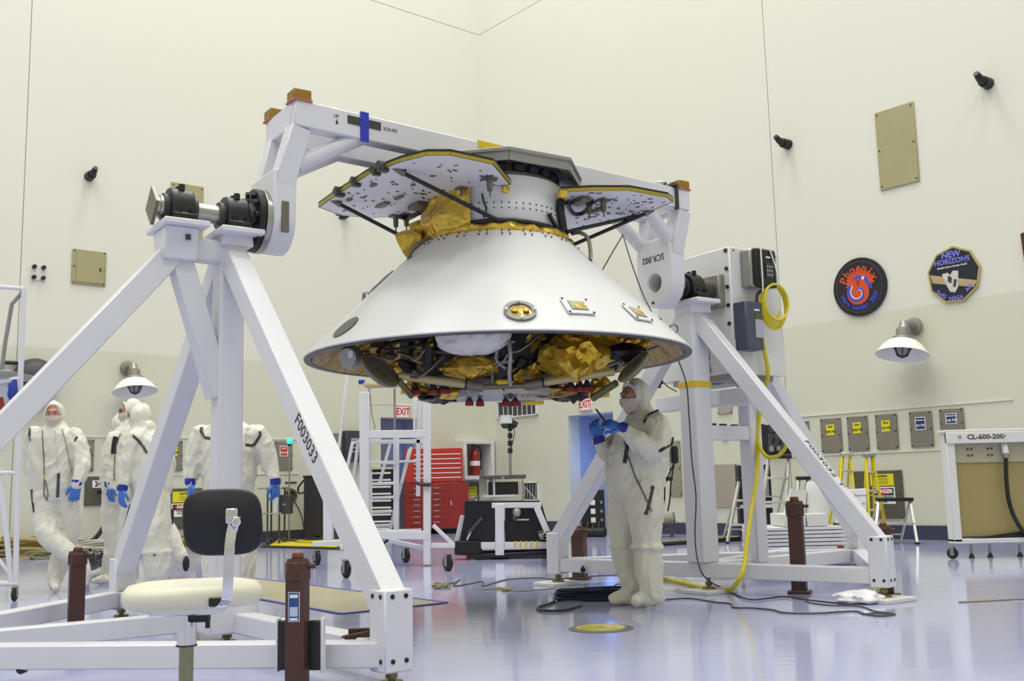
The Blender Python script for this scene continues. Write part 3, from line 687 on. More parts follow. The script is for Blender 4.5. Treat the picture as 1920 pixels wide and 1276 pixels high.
def stand(label, sgn, P0, E1, E2, O, tz, bz, bh, pw, lw, name='support_stand'):
    P0, E1, E2, O = [V((p[0], p[1], 0)) for p in (P0, E1, E2, O)]
    st = thing(name, P0, label, 'stand')
    zc = bz-bh/2; U = Z*zc
    def base(p, q, nm='base_beam', w=.12): MB().beam(p+U, q+U, w, bh).build(nm, WHITE, st, bevel=.007)
    d1 = (E1-P0).normalized(); d2 = (E2-P0).normalized(); do = (O-P0).normalized()
    base(P0, E1); base(P0, E2); base(P0, O, w=.11); base(E1, O, w=.121); base(E2, O, w=.121)
    if sgn < 0: MB().prism([P0+U+d1*x+do*y-Z*bh*.5 for x, y in ((-.3, -.09), (.3, -.09), (.3, .2), (-.3, .2))], Z*(bh+.08)).build('base_block', WHITE, st, bevel=.01)
    top = P0+Z*tz
    MB().box(P0+Z*(bz+tz)/2, (pw, pw, tz-bz), (A, T, Z)).build('post', WHITE, st, bevel=.014, seg=2)
    for E, d in ((E1, d1), (E2, d2)):
        # foot block
        sd = Z.cross(d)
        MB().box(E+d*.0+Z*(bz-bh-.01+.17), (.14, .15, .36), (d, sd, Z)).build('foot_block', WHITE, st, bevel=.008)
        q = E-d*.02+Z*(bz+.17); p = top+d*.02-Z*.04
        MB().beam(p, q, lw, lw).build('leg', WHITE, st, bevel=.007)
        mb = MB()
        for x in (-.035, .035):
            for z_ in (bz-bh+.03, bz+.2):
                for f in (0, 1):
                    n_ = d if f == 0 else sd*(-1)
                    c = E+d*(.07 if f == 0 else x)+sd*(x if f == 0 else -.075)+Z*z_
                    mb.cyl(c, c+n_*.004, .011, n=8)
        mb.build('bolt_holes', BLACK, st)['kind'] = 'stuff'
    return st, d1, d2, do, top
LSP0 = (-1.745, 6.35); LSE1 = (-.575, 4.84); LSE2 = (-2.89, 7.80); LSO = (-3.38, 5.16)
ls, d1, d2, do, top = stand('white steel A-frame stand in the left foreground with black bearings on top', -1, LSP0, LSE1, LSE2, LSO, 2.40, .19, .11, .155, .135)
P0 = V((*LSP0, 0))
def plate(st, c, ax=(A, T, Z), sz=(.27, .4, .035)): MB().box(c, sz, ax).build('bearing_plate', WHITE, st, bevel=.006)
sb1, sb2 = -1.96, -2.30
pb1, pb2 = F(sb1, 0, -.12), F(sb2, 0, -.12)
plate(ls, pb1); plate(ls, pb2)
bearing(sb1, ls); bearing(sb2, ls)
mb = MB(); mb.box(F(sb1, 0, -.16), (.2, .2, .08), (A, T, Z)); mb.build('post_cap', WHITE, ls, bevel=.01)
mb = MB(); mb.prism([F(sb2, x, z) -A*.11 for x, z in ((-.14, -.137), (.14, -.137), (.1, -.33), (-.1, -.33))], A*.2); mb.build('plate_bracket', WHITE, ls, bevel=.008)
MB().beam(F(sb2+.05, 0, -.24), F(sb1, 0, -.24), .12, .13).build('top_tie', WHITE, ls, bevel=.006)
MB().beam(F(sb2-.02, 0, -.26), V((LSO[0], LSO[1], .3)), .14, .14).build('leg', WHITE, ls, bevel=.007)
MB().beam(F(sb2, 0, -.28), P0+Z*1.45-A*.05, .12, .13).build('diagonal_brace', WHITE, ls, bevel=.006)
MB().box(V((LSO[0], LSO[1], .24)), (.15, .15, .3), (A, T, Z)).build('foot_block', WHITE, ls, bevel=.008)
q = F(sb2-.11-.001, .05, -.2); MB().box(F(sb2+.02, .141, -.2), (.03, .004, .035), (A, T, Z)).build('label', DARK, ls)
jack(ls, V((*LSE1, 0)), 0, .1); jack(ls, V((*LSE2, 0)), 0, .1); jack(ls, V((*LSO, 0)), 0, .1); jack(ls, P0+T*.06, 0, .1)
L1 = V((*LSE1, 0)); up = (top-L1).normalized()
# lettering down the sloping leg, on its shaded side
pa, pb = top+d1*.02-Z*.04, L1-d1*.02+Z*.36
ld = (pb-pa).normalized(); sdn = ld.cross(Z).normalized(); un = sdn.cross(ld)
if sdn.dot(EYE-pa) < 0: sdn = -sdn
tp = pl(572, 825, pa+sdn*.0685, sdn)
if un.z < 0: un = -un
tp = pa+ld*(tp-pa).dot(ld)+sdn*.0685+un*.02
text('F003033', .1, tp, ld, -ld.cross(sdn) if sdn.cross(ld).dot(Z) > 0 else sdn.cross(ld), INK, ls, stretch=.95) if False else None
xd = ld; yd = sdn.cross(xd)
text('F003033', .10, tp, xd, yd, INK, ls, stretch=.95)
# ---- far stand
RSP0 = (1.49, 8.55); RSE1 = (2.60, 7.62); RSE2 = (.36, 9.50); RSO = (3.15, 9.85)
rs, e1, e2, eo, topR = stand('white steel A-frame stand at the right beside the drive enclosure', 1, RSP0, RSE1, RSE2, RSO, 2.30, .235, .115, .185, .13, 'support_stand')
R0 = V((*RSP0, 0))
spR = (R0-SC).dot(A)
plate(rs, F(spR, 0, -.125), sz=(.26, .4, .035)); bearing(spR-.02, rs)
MB().box(F(spR, 0, -.17), (.22, .22, .09), (A, T, Z)).build('post_cap', WHITE, rs, bevel=.01)
R1 = R0+A*.62
MB().box(R1+Z*1.25, (.14, .14, 2.1), (A, T, Z)).build('rear_post', WHITE, rs, bevel=.01)
MB().beam(R0+Z*1.27+A*.05, R1+Z*1.27, .11, .12).build('tie_beam', WHITE, rs, bevel=.006)
MB().beam(R0+Z*1.56+A*.3-T*.75, R0+Z*1.56+A*.3+T*.35, .12, .13).build('cross_beam', WHITE, rs, bevel=.006)
MB().beam(R0+Z*1.56+A*.05, R1+Z*1.56, .11, .12).build('tie_beam', WHITE, rs, bevel=.006)
MB().beam(R1+Z*2.1+A*.0, V((RSO[0], RSO[1], .35)), .13, .13).build('leg', WHITE, rs, bevel=.007)
MB().box(V((RSO[0], RSO[1], .27)), (.15, .15, .32), (A, T, Z)).build('foot_block', WHITE, rs, bevel=.008)
MB().beam(R0+V((0, 0, .19)), V((2.6, 10.1, .19)), .12, .1).build('base_beam', WHITE, rs, bevel=.006)
for p in (RSE1, RSE2, RSO, (R0+T*.05)[:2]): jack(rs, V((p[0], p[1], 0)), 0, .14, pad=True)
c = R0+Z*1.66; n_ = .096
MB().box(c, (.19, .19, .05), (A, T, Z)).build('yellow_tape', YTAPE, rs)
mb = MB()
for k, w_ in ((0, .09), (1, .07), (2, .07)): 
    q = at(1335+21*k, 800+k, 8.75); mb.box(q-T*-.0, (w_, .02, .06), (A, T, Z))
mb.build('black_labels', INK, rs)
pa, pb = topR+e1*.02-Z*.04, V((*RSE1, 0))-e1*.02+Z*.405
ld = (pb-pa).normalized(); sdn = ld.cross(Z).normalized(); un = sdn.cross(ld)
if un.z < 0: un = -un
nt_ = un
tp = pl(1531, 868, pa+un*.0665, un); tp = pa+ld*(tp-pa).dot(ld)+un*.0665
yd = un.cross(ld)
text('F003032 T', .095, tp, ld, yd, INK, rs, stretch=1.1)
# brown caster jacks
pillar('caster_jack', gr(557, 1300), .60, 'brown caster jack with a blue label in the near foreground', w=.085, rot=-.15, grp=None)
jk = [o for o in COL.objects if o.name == 'caster_jack'][0]; jp = jk.location.copy()
e = V((math.cos(-.15), math.sin(-.15), 0)); g = V((-e.y, e.x, 0))
fc = jp-g*.0435+Z*.37
def fbox(c, w, h, m, nm, off): MB().box(c-g*off, (w, .002, h), (e, g, Z)).build(nm, m, jk)
fbox(fc, .052, .125, INKW, 'label_edge', .0); fbox(fc, .047, .12, mat('label_blue', '2c4f86', .4, var=.02), 'label', .001)
fbox(fc+Z*.045, .036, .014, INKW, 'label_field', .002); fbox(fc-Z*.02, .036, .04, mat('label_pale', 'b8c6d8', .5), 'label_field', .002); fbox(fc-Z*.052, .036, .010, INKW, 'label_field', .002)
for sx in (-1, 1):
    MB().box(jp+e*sx*.072+g*.03+Z*.2, (.05, .03, .21), (e, g, Z)).build('recess_shade', BLACK, jk, bevel=.004)  # black boxes stand in for the shade of the recess behind the jack
    MB().box(jp+e*sx*.102+g*.04+Z*.2, (.012, .04, .23), (e, g, Z)).build('mount_flange', WHITE, jk, bevel=.003)
pillar('caster_jack', gr(141, 1190, 0), .55, 'brown caster jack at the left behind the near stand base', w=.095, rot=.5, grp=None)
pillar('caster_jack', gr(1500, 1112, 0), .74, 'tall brown caster jack with a small label inside the far stand base', w=.11, rot=-.4, grp=None)
pillar('caster_jack', gr(1671, 1120, 0)+V((.0, .06, 0)), .54, 'brown caster jack at the right outer foot of the far stand', w=.085, rot=-.4, grp=None)
pillar('caster_jack', gr(1088, 1086, 0)+V((0, 0, 0)), .50, 'brown caster jack behind the left beam of the far stand', w=.12, rot=-.4, grp=None)
# brown tilted bracket on the near base beam
c = at(672, 1193, 5.0); t = thing('hinge_bracket', c-Z*.03, 'brown hinged bracket lying on the near base beam beside the foot', 'bracket')
MB().beam(c-V((.075, 0, .012)), c+V((.07, 0, .014)), .05, .035).build('arm', BROWN, t, bevel=.004)
MB().cyl(c-V((.068, .03, .01)), c-V((.068, .034, .01)), .01, n=12).build('pin_hole', INKW, t)
MB().box(c+V((0, .03, .02)), (.1, .03, .03)).build('back_lug', BROWN, t, bevel=.003)
def under_knob(px, py, y, label):
    c = at(px, py, y); t = thing('swivel_knob', c-Z*.02, label, 'knob'); MB().cyl(c-V((0, .02, 0)), c+V((0, .02, 0)), .022, n=18).build('roller', BLACK, t, bevel=.003); MB().box(c+Z*.02, (.02, .02, .03)).build('stem', DARK, t)
under_knob(42, 1253, 5.0, 'small black roller under the near base beam at far left')
under_knob(1501, 1099, 8.0, 'small black knob under the right beam of the far stand')
under_knob(1093, 1068, 9.2, 'small black knob under the left beam of the far stand')
# ---- drive enclosure box
bs, bt = 2.22, .17
def bx(s, t, z): return SC+A*s+T*t+Z*z
en = thing('drive_enclosure', bx(bs+.4, 0, 1.6), 'large white sheet-metal drive enclosure mounted on the far stand', 'enclosure')
zt, zb_ = ftp(1358, 460, bt).z-.0, 1.75
MB().prism([bx(bs, bt, zb_), bx(bs+.60, bt, zb_), bx(bs+.60, bt-.92, zb_), bx(bs, bt-.92, zb_)], Z*(zt-zb_)).build('case', mat('enclosure_white', 'dcdcda', .4, var=.02), en, bevel=.008)
mb = MB()
for k in range(5): mb.cyl(bx(bs, bt-.035, zt-.03-.155*k), bx(bs-.012, bt-.035, zt-.03-.155*k), .017, n=10)
for k in range(5): mb.cyl(bx(bs, bt-.88, zt-.03-.155*k), bx(bs-.012, bt-.88, zt-.03-.155*k), .017, n=10)
for k in range(4): mb.cyl(bx(bs+.05+.17*k, bt, zt-.03), bx(bs+.05+.17*k, bt+.006, zt-.03), .007, n=8)
mb.build('screws', INK, en)['kind'] = 'stuff'
MB().box(bx(bs-.03, -.05, axz(bs)), (.08, .3, .28), (A, T, Z)).build('gearbox_face', GALV, en, bevel=.01)
MB().prism([bx(bs+.01, bt+.004, zb_+.0), bx(bs+.6, bt+.004, zb_), bx(bs+.6, bt+.012, zb_), bx(bs+.01, bt+.012, zb_)], Z*.28).build('lower_side_panel', WHITE2, en)
MB().box(bx(bs+.25, bt-.4, zb_-.02), (.5, .7, .05), (A, T, Z)).build('base_shelf', GREYP, en)
# controller with black face
def side(px, py, o=0.): return pl(px, py, bx(bs, bt+o, 0), T)
c = side(1424, 500, .1); t = thing('controller_box', c-Z*.17, 'grey controller with a rounded black keypad face on the enclosure side', 'controller')
cb0 = side(1409, 508, 0); 
MB().box(cb0+T*.06, (.27, .12, .33), (A, T, Z)).build('housing', STEEL, t, bevel=.02, seg=2)
MB().box(cb0+T*.135+A*.01, (.26, .05, .33), (A, T, Z)).build('face', mat('gloss_black', '101013', .2, var=0), t, bevel=.03, seg=3)
MB().box(cb0+T*.163+A*.04-Z*.02, (.09, .004, .14), (A, T, Z)).build('keypad', mat('keypad_grey', '2e2e33', .4), t)
mb = MB()
for i in range(3):
    for j in range(3): mb.box(cb0+T*.167+A*(.013+.027*i)+Z*(.03-.035*j-.02), (.018, .004, .022), (A, T, Z))
mb.build('keys', GREY, t)
MB().box(cb0+T*.163+A*.03+Z*.09, (.05, .003, .014), (A, T, Z)).build('maker_strip', INKW, t)
MB().tube(smooth_path([cb0+T*.17-A*.06+Z*.16, cb0+T*.18-A*.07, cb0+T*.17-A*.06-Z*.17, cb0+T*.16-A*.06-Z*.21]), .006, 6).build('white_cord', INKW, t)
MB().tube(smooth_path([cb0+T*.17+A*.05+Z*.16, cb0+T*.18+A*.10, cb0+T*.18+A*.12-Z*.12]), .006, 6).build('white_cord', INKW, t)
c = side(1392, 614, 0); t = thing('motor_drive_box', c-Z*.2, 'slate grey motor drive box below the black-faced controller', 'controller')
MB().box(c+T*.07, (.20, .14, .40), (A, T, Z)).build('housing', mat('slate', '474b5a', .4, var=.05), t, bevel=.008)
MB().box(c+T*.142+A*.05-Z*.02, (.09, .004, .16), (A, T, Z)).build('label', mat('label_grey', 'a9adb5', .5), t)
MB().box(c+T*.143+A*.05+Z*.075, (.09, .004, .045), (A, T, Z)).build('display', mat('display_olive', '55501e', .3), t)
MB().box(c+T*.142+A*.03+Z*.13, (.06, .003, .014), (A, T, Z)).build('maker_strip', INKW, t)
MB().tube(smooth_path([c+T*.1+A*.08+Z*.2, c+T*.1+A*.1+Z*.28, cb0+T*.1+A*.06-Z*.16]), .014, 8).build('conduit', DARK, t)
# yellow coiled hose hanging beside it
cc = side(1450, 575, .12); t = thing('hose_coil', cc-Z*.2, 'coiled yellow hose hanging beside the controller boxes', 'hose')
mb = MB()
for k in range(4):
    rr = .185-.012*k; off = V((0, 0, .012*k)); pts = [cc+off+A*(rr*.80+.008*k)*math.cos(u)+Z*rr*math.sin(u)*1.02+T*(.012*k) for u in [math.tau*i/28 for i in range(28)]]
    mb.tube(pts, .0115, 8, closed=True)
mb.tube(smooth_path([cc-A*.12+Z*.06, cc-A*.08-Z*.08, cc-Z*.1+A*.02, cc+A*.08-Z*.03]), .009, 8)
mb.build('coil', YELLOW, t)
yl = [at(1424, 600, 8.7), at(1432, 650, 8.65), at(1440, 700, 8.7), at(1432, 740, 8.8), at(1421, 800, 8.85), at(1420, 860, 8.8), at(1418, 900, 8.7), at(1408, 960, 8.5), at(1400, 1020, 8.3), at(1395, 1062, 8.1), at(1382, 1092, 8.1), gr(1362, 1106, .02), gr(1320, 1101, .02), gr(1285, 1092, .02), gr(1245, 1084, .02)]
tag(MB().tube(smooth_path(yl, 5), .018, 8).build('yellow_hose', YELLOW), 'yellow hose dropping down the far stand and along the floor', 'hose')
yl2 = [at(1420, 740, 8.9), at(1420, 800, 8.9), at(1424, 835, 8.8), at(1437, 855, 8.7), at(1455, 856, 8.6), at(1470, 843, 8.55), at(1478, 826, 8.5)]
tag(MB().tube(smooth_path(yl2, 5), .016, 8).build('yellow_hose_loop', YELLOW), 'short yellow hose loop hooked between far post and sloping leg', 'hose')
# grey bagged part and black motor under the enclosure
c = at(1336, 672, 8.9); t = thing('bagged_part', c-Z*.14, 'grey bagged component edged with yellow tape behind the far post', 'bag')
def crumple(mb, c, rad, seed, amp=.12, nu=18, nv=12, ax=None):
    o = len(mb.v); mb.ell(c, rad, ax, nu, nv); c = V(c)
    for i in range(o, len(mb.v)):
        d = mb.v[i]-c; k = 1+amp*(noise.noise(d*9/max(rad)*.35+V((seed, 0, 0)))*1.6+noise.noise(d*24/max(rad)*.3+V((0, seed, 0)))); mb.v[i] = c+d*k
    return mb
crumple(MB(), c+Z*.02, (.15, .12, .14), 3, .2).build('bag', mat('grey_bag', '7a7d84', .5, var=.1), t, smooth=20)
MB().tube([c+V((-.14, -.1, .14)), c+V((.06, -.12, .14)), c+V((.1, -.12, -.02)), c+V((.12, -.12, -.1))], .018, 6).build('yellow_tape', YTAPE, t)
MB().prism([c+V((-.14, -.12, -.14)), c+V((.2, -.12, -.1)), c+V((.14, -.1, -.02)), c+V((-.14, -.1, -.04))], V((0, .1, 0))).build('flap', mat('grey_bag', '7a7d84'), t)
c = at(1340, 705, 8.95); t = thing('drive_motor', c-Z*.06, 'dark motor block standing on the cross beam of the far stand', 'motor')
MB().prism([c+V((-.1, -.06, .08)), c+V((.09, -.06, .08)), c+V((.06, -.06, -.07)), c+V((-.05, -.06, -.07))], V((0, .14, 0))).build('case', DARK, t, bevel=.006)
MB().box(c+V((.13, 0, -.02)), (.1, .1, .1)).build('end_cap', GREY, t, bevel=.005)
c = at(1231, 715, 8.9); t = thing('small_camera', c-Z*.03, 'small black camera on the end of the far stand cross beam', 'camera')
MB().box(c, (.1, .07, .055)).build('body', BLACK, t, bevel=.006); MB().box(c+V((.02, 0, -.04)), (.03, .03, .03)).build('foot', DARK, t)
MB().tube(smooth_path([c+V((.05, 0, 0)), c+V((.1, 0, -.05)), c+V((.17, 0, -.09))]), .005, 6).build('cable', DARK, t)
# ================================================================== SPACECRAFT
def foil_mat(name, hexc, rough=.24, sc=9., st=.9):
    m = bpy.data.materials.new(name); m.use_nodes = True; nt = m.node_tree; b = nt.nodes['Principled BSDF']
    b.inputs['Base Color'].default_value = (*lin(hexc), 1); b.inputs['Metallic'].default_value = .62; b.inputs['Roughness'].default_value = rough
    tc = nt.nodes.new('ShaderNodeTexCoord')
    ns = nt.nodes.new('ShaderNodeTexNoise'); ns.inputs['Scale'].default_value = 3.; nt.links.new(tc.outputs['Object'], ns.inputs['Vector'])
    mx = nt.nodes.new('ShaderNodeMix'); mx.data_type = 'VECTOR'; mx.inputs[0].default_value = .25
    nt.links.new(tc.outputs['Object'], mx.inputs[4]); nt.links.new(ns.outputs['Color'], mx.inputs[5])
    v = nt.nodes.new('ShaderNodeTexVoronoi'); v.inputs['Scale'].default_value = sc; v.feature = 'F1'
    v2 = nt.nodes.new('ShaderNodeTexVoronoi'); v2.inputs['Scale'].default_value = sc*2.7; v2.feature = 'F1'
    nt.links.new(mx.outputs[1], v.inputs['Vector']); nt.links.new(mx.outputs[1], v2.inputs['Vector'])
    ad = nt.nodes.new('ShaderNodeMath'); ad.operation = 'MULTIPLY_ADD'; ad.inputs[1].default_value = .35
    nt.links.new(v2.outputs['Distance'], ad.inputs[0]); nt.links.new(v.outputs['Distance'], ad.inputs[2])
    bp = nt.nodes.new('ShaderNodeBump'); bp.inputs['Strength'].default_value = st; bp.inputs['Distance'].default_value = .06
    nt.links.new(ad.outputs[0], bp.inputs['Height']); nt.links.new(bp.outputs['Normal'], b.inputs['Normal'])
    return m
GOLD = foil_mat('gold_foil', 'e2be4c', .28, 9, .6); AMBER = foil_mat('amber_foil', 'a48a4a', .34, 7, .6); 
SHELL = mat('white_thermal_paint', 'dededf', .42, var=.025, scale=2.5, bump=.03, bscale=30)
ARRAY = mat('array_underside', 'dddde4', .35, var=.02)
HONEY = mat('gold_honeycomb_edge', 'a5952c', .45, .4, var=.3, scale=60)
CARB = mat('carbon_black', '141416', .35, var=.1)
TITAN = mat('titanium_grey', '77736a', .4, .7, var=.12)
PAD = mat('pad_grey', '7d7a68', .5, .3, var=.1)
sc = thing('spacecraft', SC+Z*1.45, 'white cone-shaped spacecraft with solar wings hanging from the rotation frame', 'spacecraft')
RS, ZR, RT, ZT = 1.375, 1.775, .535, 2.60
SCC = SC.copy()
def cyl3(r, az, z): return SCC+V((r*math.sin(az), -r*math.cos(az), z))   # az 0 = towards the camera, + = right
MB().lathe([(RS-.01, ZR-.004), (RS, ZR), (RS+.002, ZR+.008), (RS*.72+RT*.28+.012, ZR+(ZT-ZR)*.28), (RS*.4+RT*.6+.01, ZR+(ZT-ZR)*.6), (RT+.03, ZT-.02), (RT, ZT)], SCC, Z, 128, cap=False).build('backshell', SHELL, sc, smooth=40)
MB().lathe([(RS-.002, ZR-.001), (RS-.004, ZR-.009), (RS-.05, ZR-.010), (RS-.055, ZR-.002)], SCC, Z, 128, cap=False).build('rim_seal', mat('rim_grey', '55565c', .5, var=.05), sc, smooth=40)
def lining(u, v):
    az = math.tau*u; r = (RS-.06)*(1-v)+(RT+.05)*v; z = ZR+.0*(1-v)+(ZT-.1-ZR)*v
    k = noise.noise(V((math.cos(az)*6, math.sin(az)*6, v*5)))*.035*(1 if 0 < v else 0)
    return cyl3(r-abs(k), az, z-.005+k*.4)
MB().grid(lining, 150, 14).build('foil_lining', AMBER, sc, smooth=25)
# rivets around the top
mb = MB()
for k in range(72):
    az = math.tau*k/72
    for dr, dz in ((.035, -.03), (.065, -.06)):
        if (k+int(dr*100)) % 3 == 0: continue
        p = cyl3(RT+dr, az, ZT+dz+.012); mb.cyl(p, p+V((math.sin(az), -math.cos(az), .9))*.006, .006, n=6)
o_ = mb.build('rivets', DARK, sc); o_['kind'] = 'stuff'
# cruise stage barrel
ZW = 2.915
MB().lathe([(.488, 2.59), (.488, 2.74), (.493, 2.75), (.493, 2.80), (.488, 2.81), (.488, 3.0), (.45, 3.02)], SCC, Z, 72).build('cruise_barrel', SHELL, sc, smooth=40)
mb = MB()
for k in range(60):
    az = math.tau*k/60
    for z in (2.762, 2.80): p = cyl3(.493, az, z); mb.cyl(p, cyl3(.499, az, z), .0055, n=6)
mb.build('barrel_rivets', DARK, sc)['kind'] = 'stuff'
def band(u, v):
    az = math.tau*u; r = .50+.055*math.sin(math.pi*v)
    k = noise.noise(V((math.cos(az)*7, math.sin(az)*7, v*2)))*.03
    return cyl3(r+k, az, ZT-.03+.085*v+k*.5)
MB().grid(band, 130, 6).build('foil_band', GOLD, sc, smooth=25)
def blanket(u, v):
    az = math.radians(-18-140*u); r = .50+.03*math.sin(math.pi*min(1, v*1.2))+.035*(1-v)
    k = noise.noise(V((az*3.5, v*2.0, 1)))*.035+noise.noise(V((az*9, v*6.0, 4)))*.015
    return cyl3(r+k, az, 2.63+(ZW-2.625)*v)
MB().grid(blanket, 60, 14).build('foil_blanket', GOLD, sc, smooth=20)
# top ring and adapter plate
MB().lathe([(.45, 3.0), (.47, 3.01), (.47, 3.03), (.43, 3.04), (.43, 3.085), (.50, 3.10), (.50, 3.115)], SCC, Z, 64).build('separation_ring', TITAN, sc, smooth=40)
mb = MB()
for k in range(24):
    az = math.tau*(k+.5)/24; p = cyl3(.455, az, 3.062); mb.box(p, (.07, .04, .045), (V((math.cos(az), math.sin(az), 0)), V((math.sin(az), -math.cos(az), 0)), Z))
mb.build('ring_clamps', DARK, sc, bevel=.004)['kind'] = 'stuff'
ap = thing('adapter_plate', SC+Z*3.10, 'grey angular lifting plate between the white frame and the spacecraft top', 'plate')
pts = [pl(896, 291, SC+Z*3.13, Z), pl(966, 284, SC+Z*3.13, Z), pl(1079, 309, SC+Z*3.13, Z)]
pc = [cyl3(.66, math.radians(a_), 3.115) for a_ in (-68, -22, 22, 68, 112, 158, 202, 248)]
rot = Matrix.Rotation(math.radians(-12), 3, 'Z')
pc = [SCC+rot@(p-SCC) for p in pc]
MB().prism(pc, Z*.03).build('plate', GREYP, ap, bevel=.005)
mb = MB()
for i in range(8):
    p, q = pc[i], pc[(i+1) % 8]; 
    if i in (0, 1, 2, 3, 4): mb.beam(p.lerp(SCC+Z*p.z, .03)-Z*.03, q.lerp(SCC+Z*q.z, .03)-Z*.03, .015, .06)
mb.build('skirt', GREYP, ap)
for x in (-.4, .4): MB().box(SC+A*x+Z*3.12+Z*.01, (.12, .5, .03), (A, T, Z)).build('mount_pad', GREYP, ap)
# solar wings
def wing(px_pts, nm):
    P = [gr(x, y, ZW) for x, y in px_pts]
    w = MB().prism(P, Z*.012).build(nm, ARRAY, sc, smooth=0)
    n = len(P); c = sum(P, V())/n; mb = MB()
    for i in range(n):
        p, q = P[i], P[(i+1) % n]; mb.beam(p+Z*.011, q+Z*.011, .012, .022)
    mb.build('honeycomb_edge', HONEY, w)
    MB().prism([p.lerp(c, -.006)+Z*.023 for p in P], Z*.016).build('cell_side', CARB, w, smooth=0)
    return w, P
random.seed(3)
wlP = [(598, 388), (622, 371), (690, 327), (752, 303), (800, 291), (845, 291), (925, 308), (957, 346), (905, 351), (862, 358), (822, 372), (800, 390), (795, 402), (700, 408), (640, 404)]
wgL, PL_ = wing(wlP, 'solar_wing')
wrP = [(1052, 360), (1110, 357), (1180, 357), (1252, 370), (1262, 378), (1190, 408), (1075, 434), (1062, 432)]
wgR, PR_ = wing(wrP, 'solar_wing')
def inpoly(p, P):
    c = False; n = len(P)
    for i in range(n):
        a, b = P[i], P[(i+1) % n]
        if (a.y > p.y) != (b.y > p.y) and p.x < (b.x-a.x)*(p.y-a.y)/(b.y-a.y)+a.x: c = not c
    return c
for wg, P in ((wgL, PL_), (wgR, PR_)):
    mb = MB(); xs = [p.x for p in P]; ys = [p.y for p in P]; k = 0; cen = sum(P, V())/len(P)
    while k < 75:
        p = V((random.uniform(min(xs), max(xs)), random.uniform(min(ys), max(ys)), ZW))
        q = cen+(p-cen)*1.12
        if not inpoly(q, P): continue
        s_ = random.choice((.008, .008, .012, .018)); an = random.random()*3
        mb.box(p-Z*.002, (s_*2, s_*.8, .004), (V((math.cos(an), math.sin(an), 0)), V((-math.sin(an), math.cos(an), 0)), Z)); k += 1
    mb.build('underside_fittings', DARK, wg)['kind'] = 'stuff'
# wing fittings
def onw(px, py, dz=0.): return gr(px, py, ZW)+Z*dz
for (px, py, par) in ((868, 352, wgL), (918, 333, wgL), (742, 404, wgL), (762, 402, wgL), (1131, 374, wgR), (1104, 378, wgR)):
    p = onw(px, py); m2 = MB(); m2.box(p-Z*.008, (.09, .07, .012), (A, T, Z)); m2.cyl(p-Z*.01, p-Z*.09, .022, .018, 12); m2.cyl(p-Z*.09, p-Z*.13, .006, n=6); m2.build('sensor_post', TITAN, par)
for (px, py, w_, h_) in ((718, 382, .14, .05), (700, 345, .06, .03), (748, 368, .10, .03), (655, 372, .05, .03)):
    MB().box(onw(px, py)-Z*.008, (w_, h_, .014), (T, A, Z)).build('junction_strip', PAD, wgL)
MB().box(onw(1118, 392)-Z*.012, (.12, .04, .02), (T, A, Z)).build('junction_strip', PAD, wgR)
for (px, py, s_) in ((637, 362, .75), (668, 343, .65), (718, 315, .8), (706, 322, .6), (640, 405, .4)):
    p = onw(px, py)+Z*.02
    h = MB(); h.cyl(p-A*.04, p+A*.04, .035*s_, n=12); h.cyl(p+T*.03-A*.02-Z*.02, p-T*.04-A*.02, .028*s_, n=10); h.box(p-Z*.035, (.09*s_, .06*s_, .02), (A, T, Z)); h.build('hinge_motor', mat('dark_titanium', '4c4a42', .4, .5), wgL, bevel=.004)
MB().tube(smooth_path([onw(800, 386)-Z*.02, onw(775, 392)-Z*.05, onw(762, 400)-Z*.04, onw(750, 398)-Z*.03]), .018, 8).build('harness', CARB, wgL)
MB().tube(smooth_path([onw(1062, 372)-Z*.03, onw(1075, 388)-Z*.05, onw(1095, 388)-Z*.04, onw(1110, 374)-Z*.02]), .016, 8).build('harness', CARB, wgR)
MB().box(onw(1088, 372)-Z*.02, (.16, .08, .03), (T, A, Z)).build('release_mechanism', TITAN, wgR, bevel=.004)
MB().box(onw(785, 382)-Z*.02, (.16, .1, .03), (T, A, Z)).build('release_mechanism', TITAN, wgL, bevel=.004)
for px, py, m_ in ((893, 354, GOLD), (948, 350, GOLD), (1055, 358, GOLD)): 
    MB().box(onw(px, py)-Z*.025, (.07, .05, .05), (A, T, Z)).build('hinge_box', m_, sc, bevel=.005)
# black struts
def strut(p, q, r=.0145):
    s_ = MB().cyl(p, q, r, n=12).build('strut', CARB, sc)
    MB().cyl(p+(p-q).normalized()*.05, p+(q-p).normalized()*.03, .012, .024, 8).build('strut_bracket', TITAN, s_)
strut(onw(750, 318)-Z*.012, cyl3(.53, math.radians(3), 2.66))
strut(onw(632, 377)-Z*.012, cyl3(.58, math.radians(-82), 2.62))
strut(onw(1192, 402)-Z*.012, cyl3(.55, math.radians(68), 2.65))
strut(onw(1215, 395)-Z*.012, cyl3(.56, math.radians(120), 2.63))
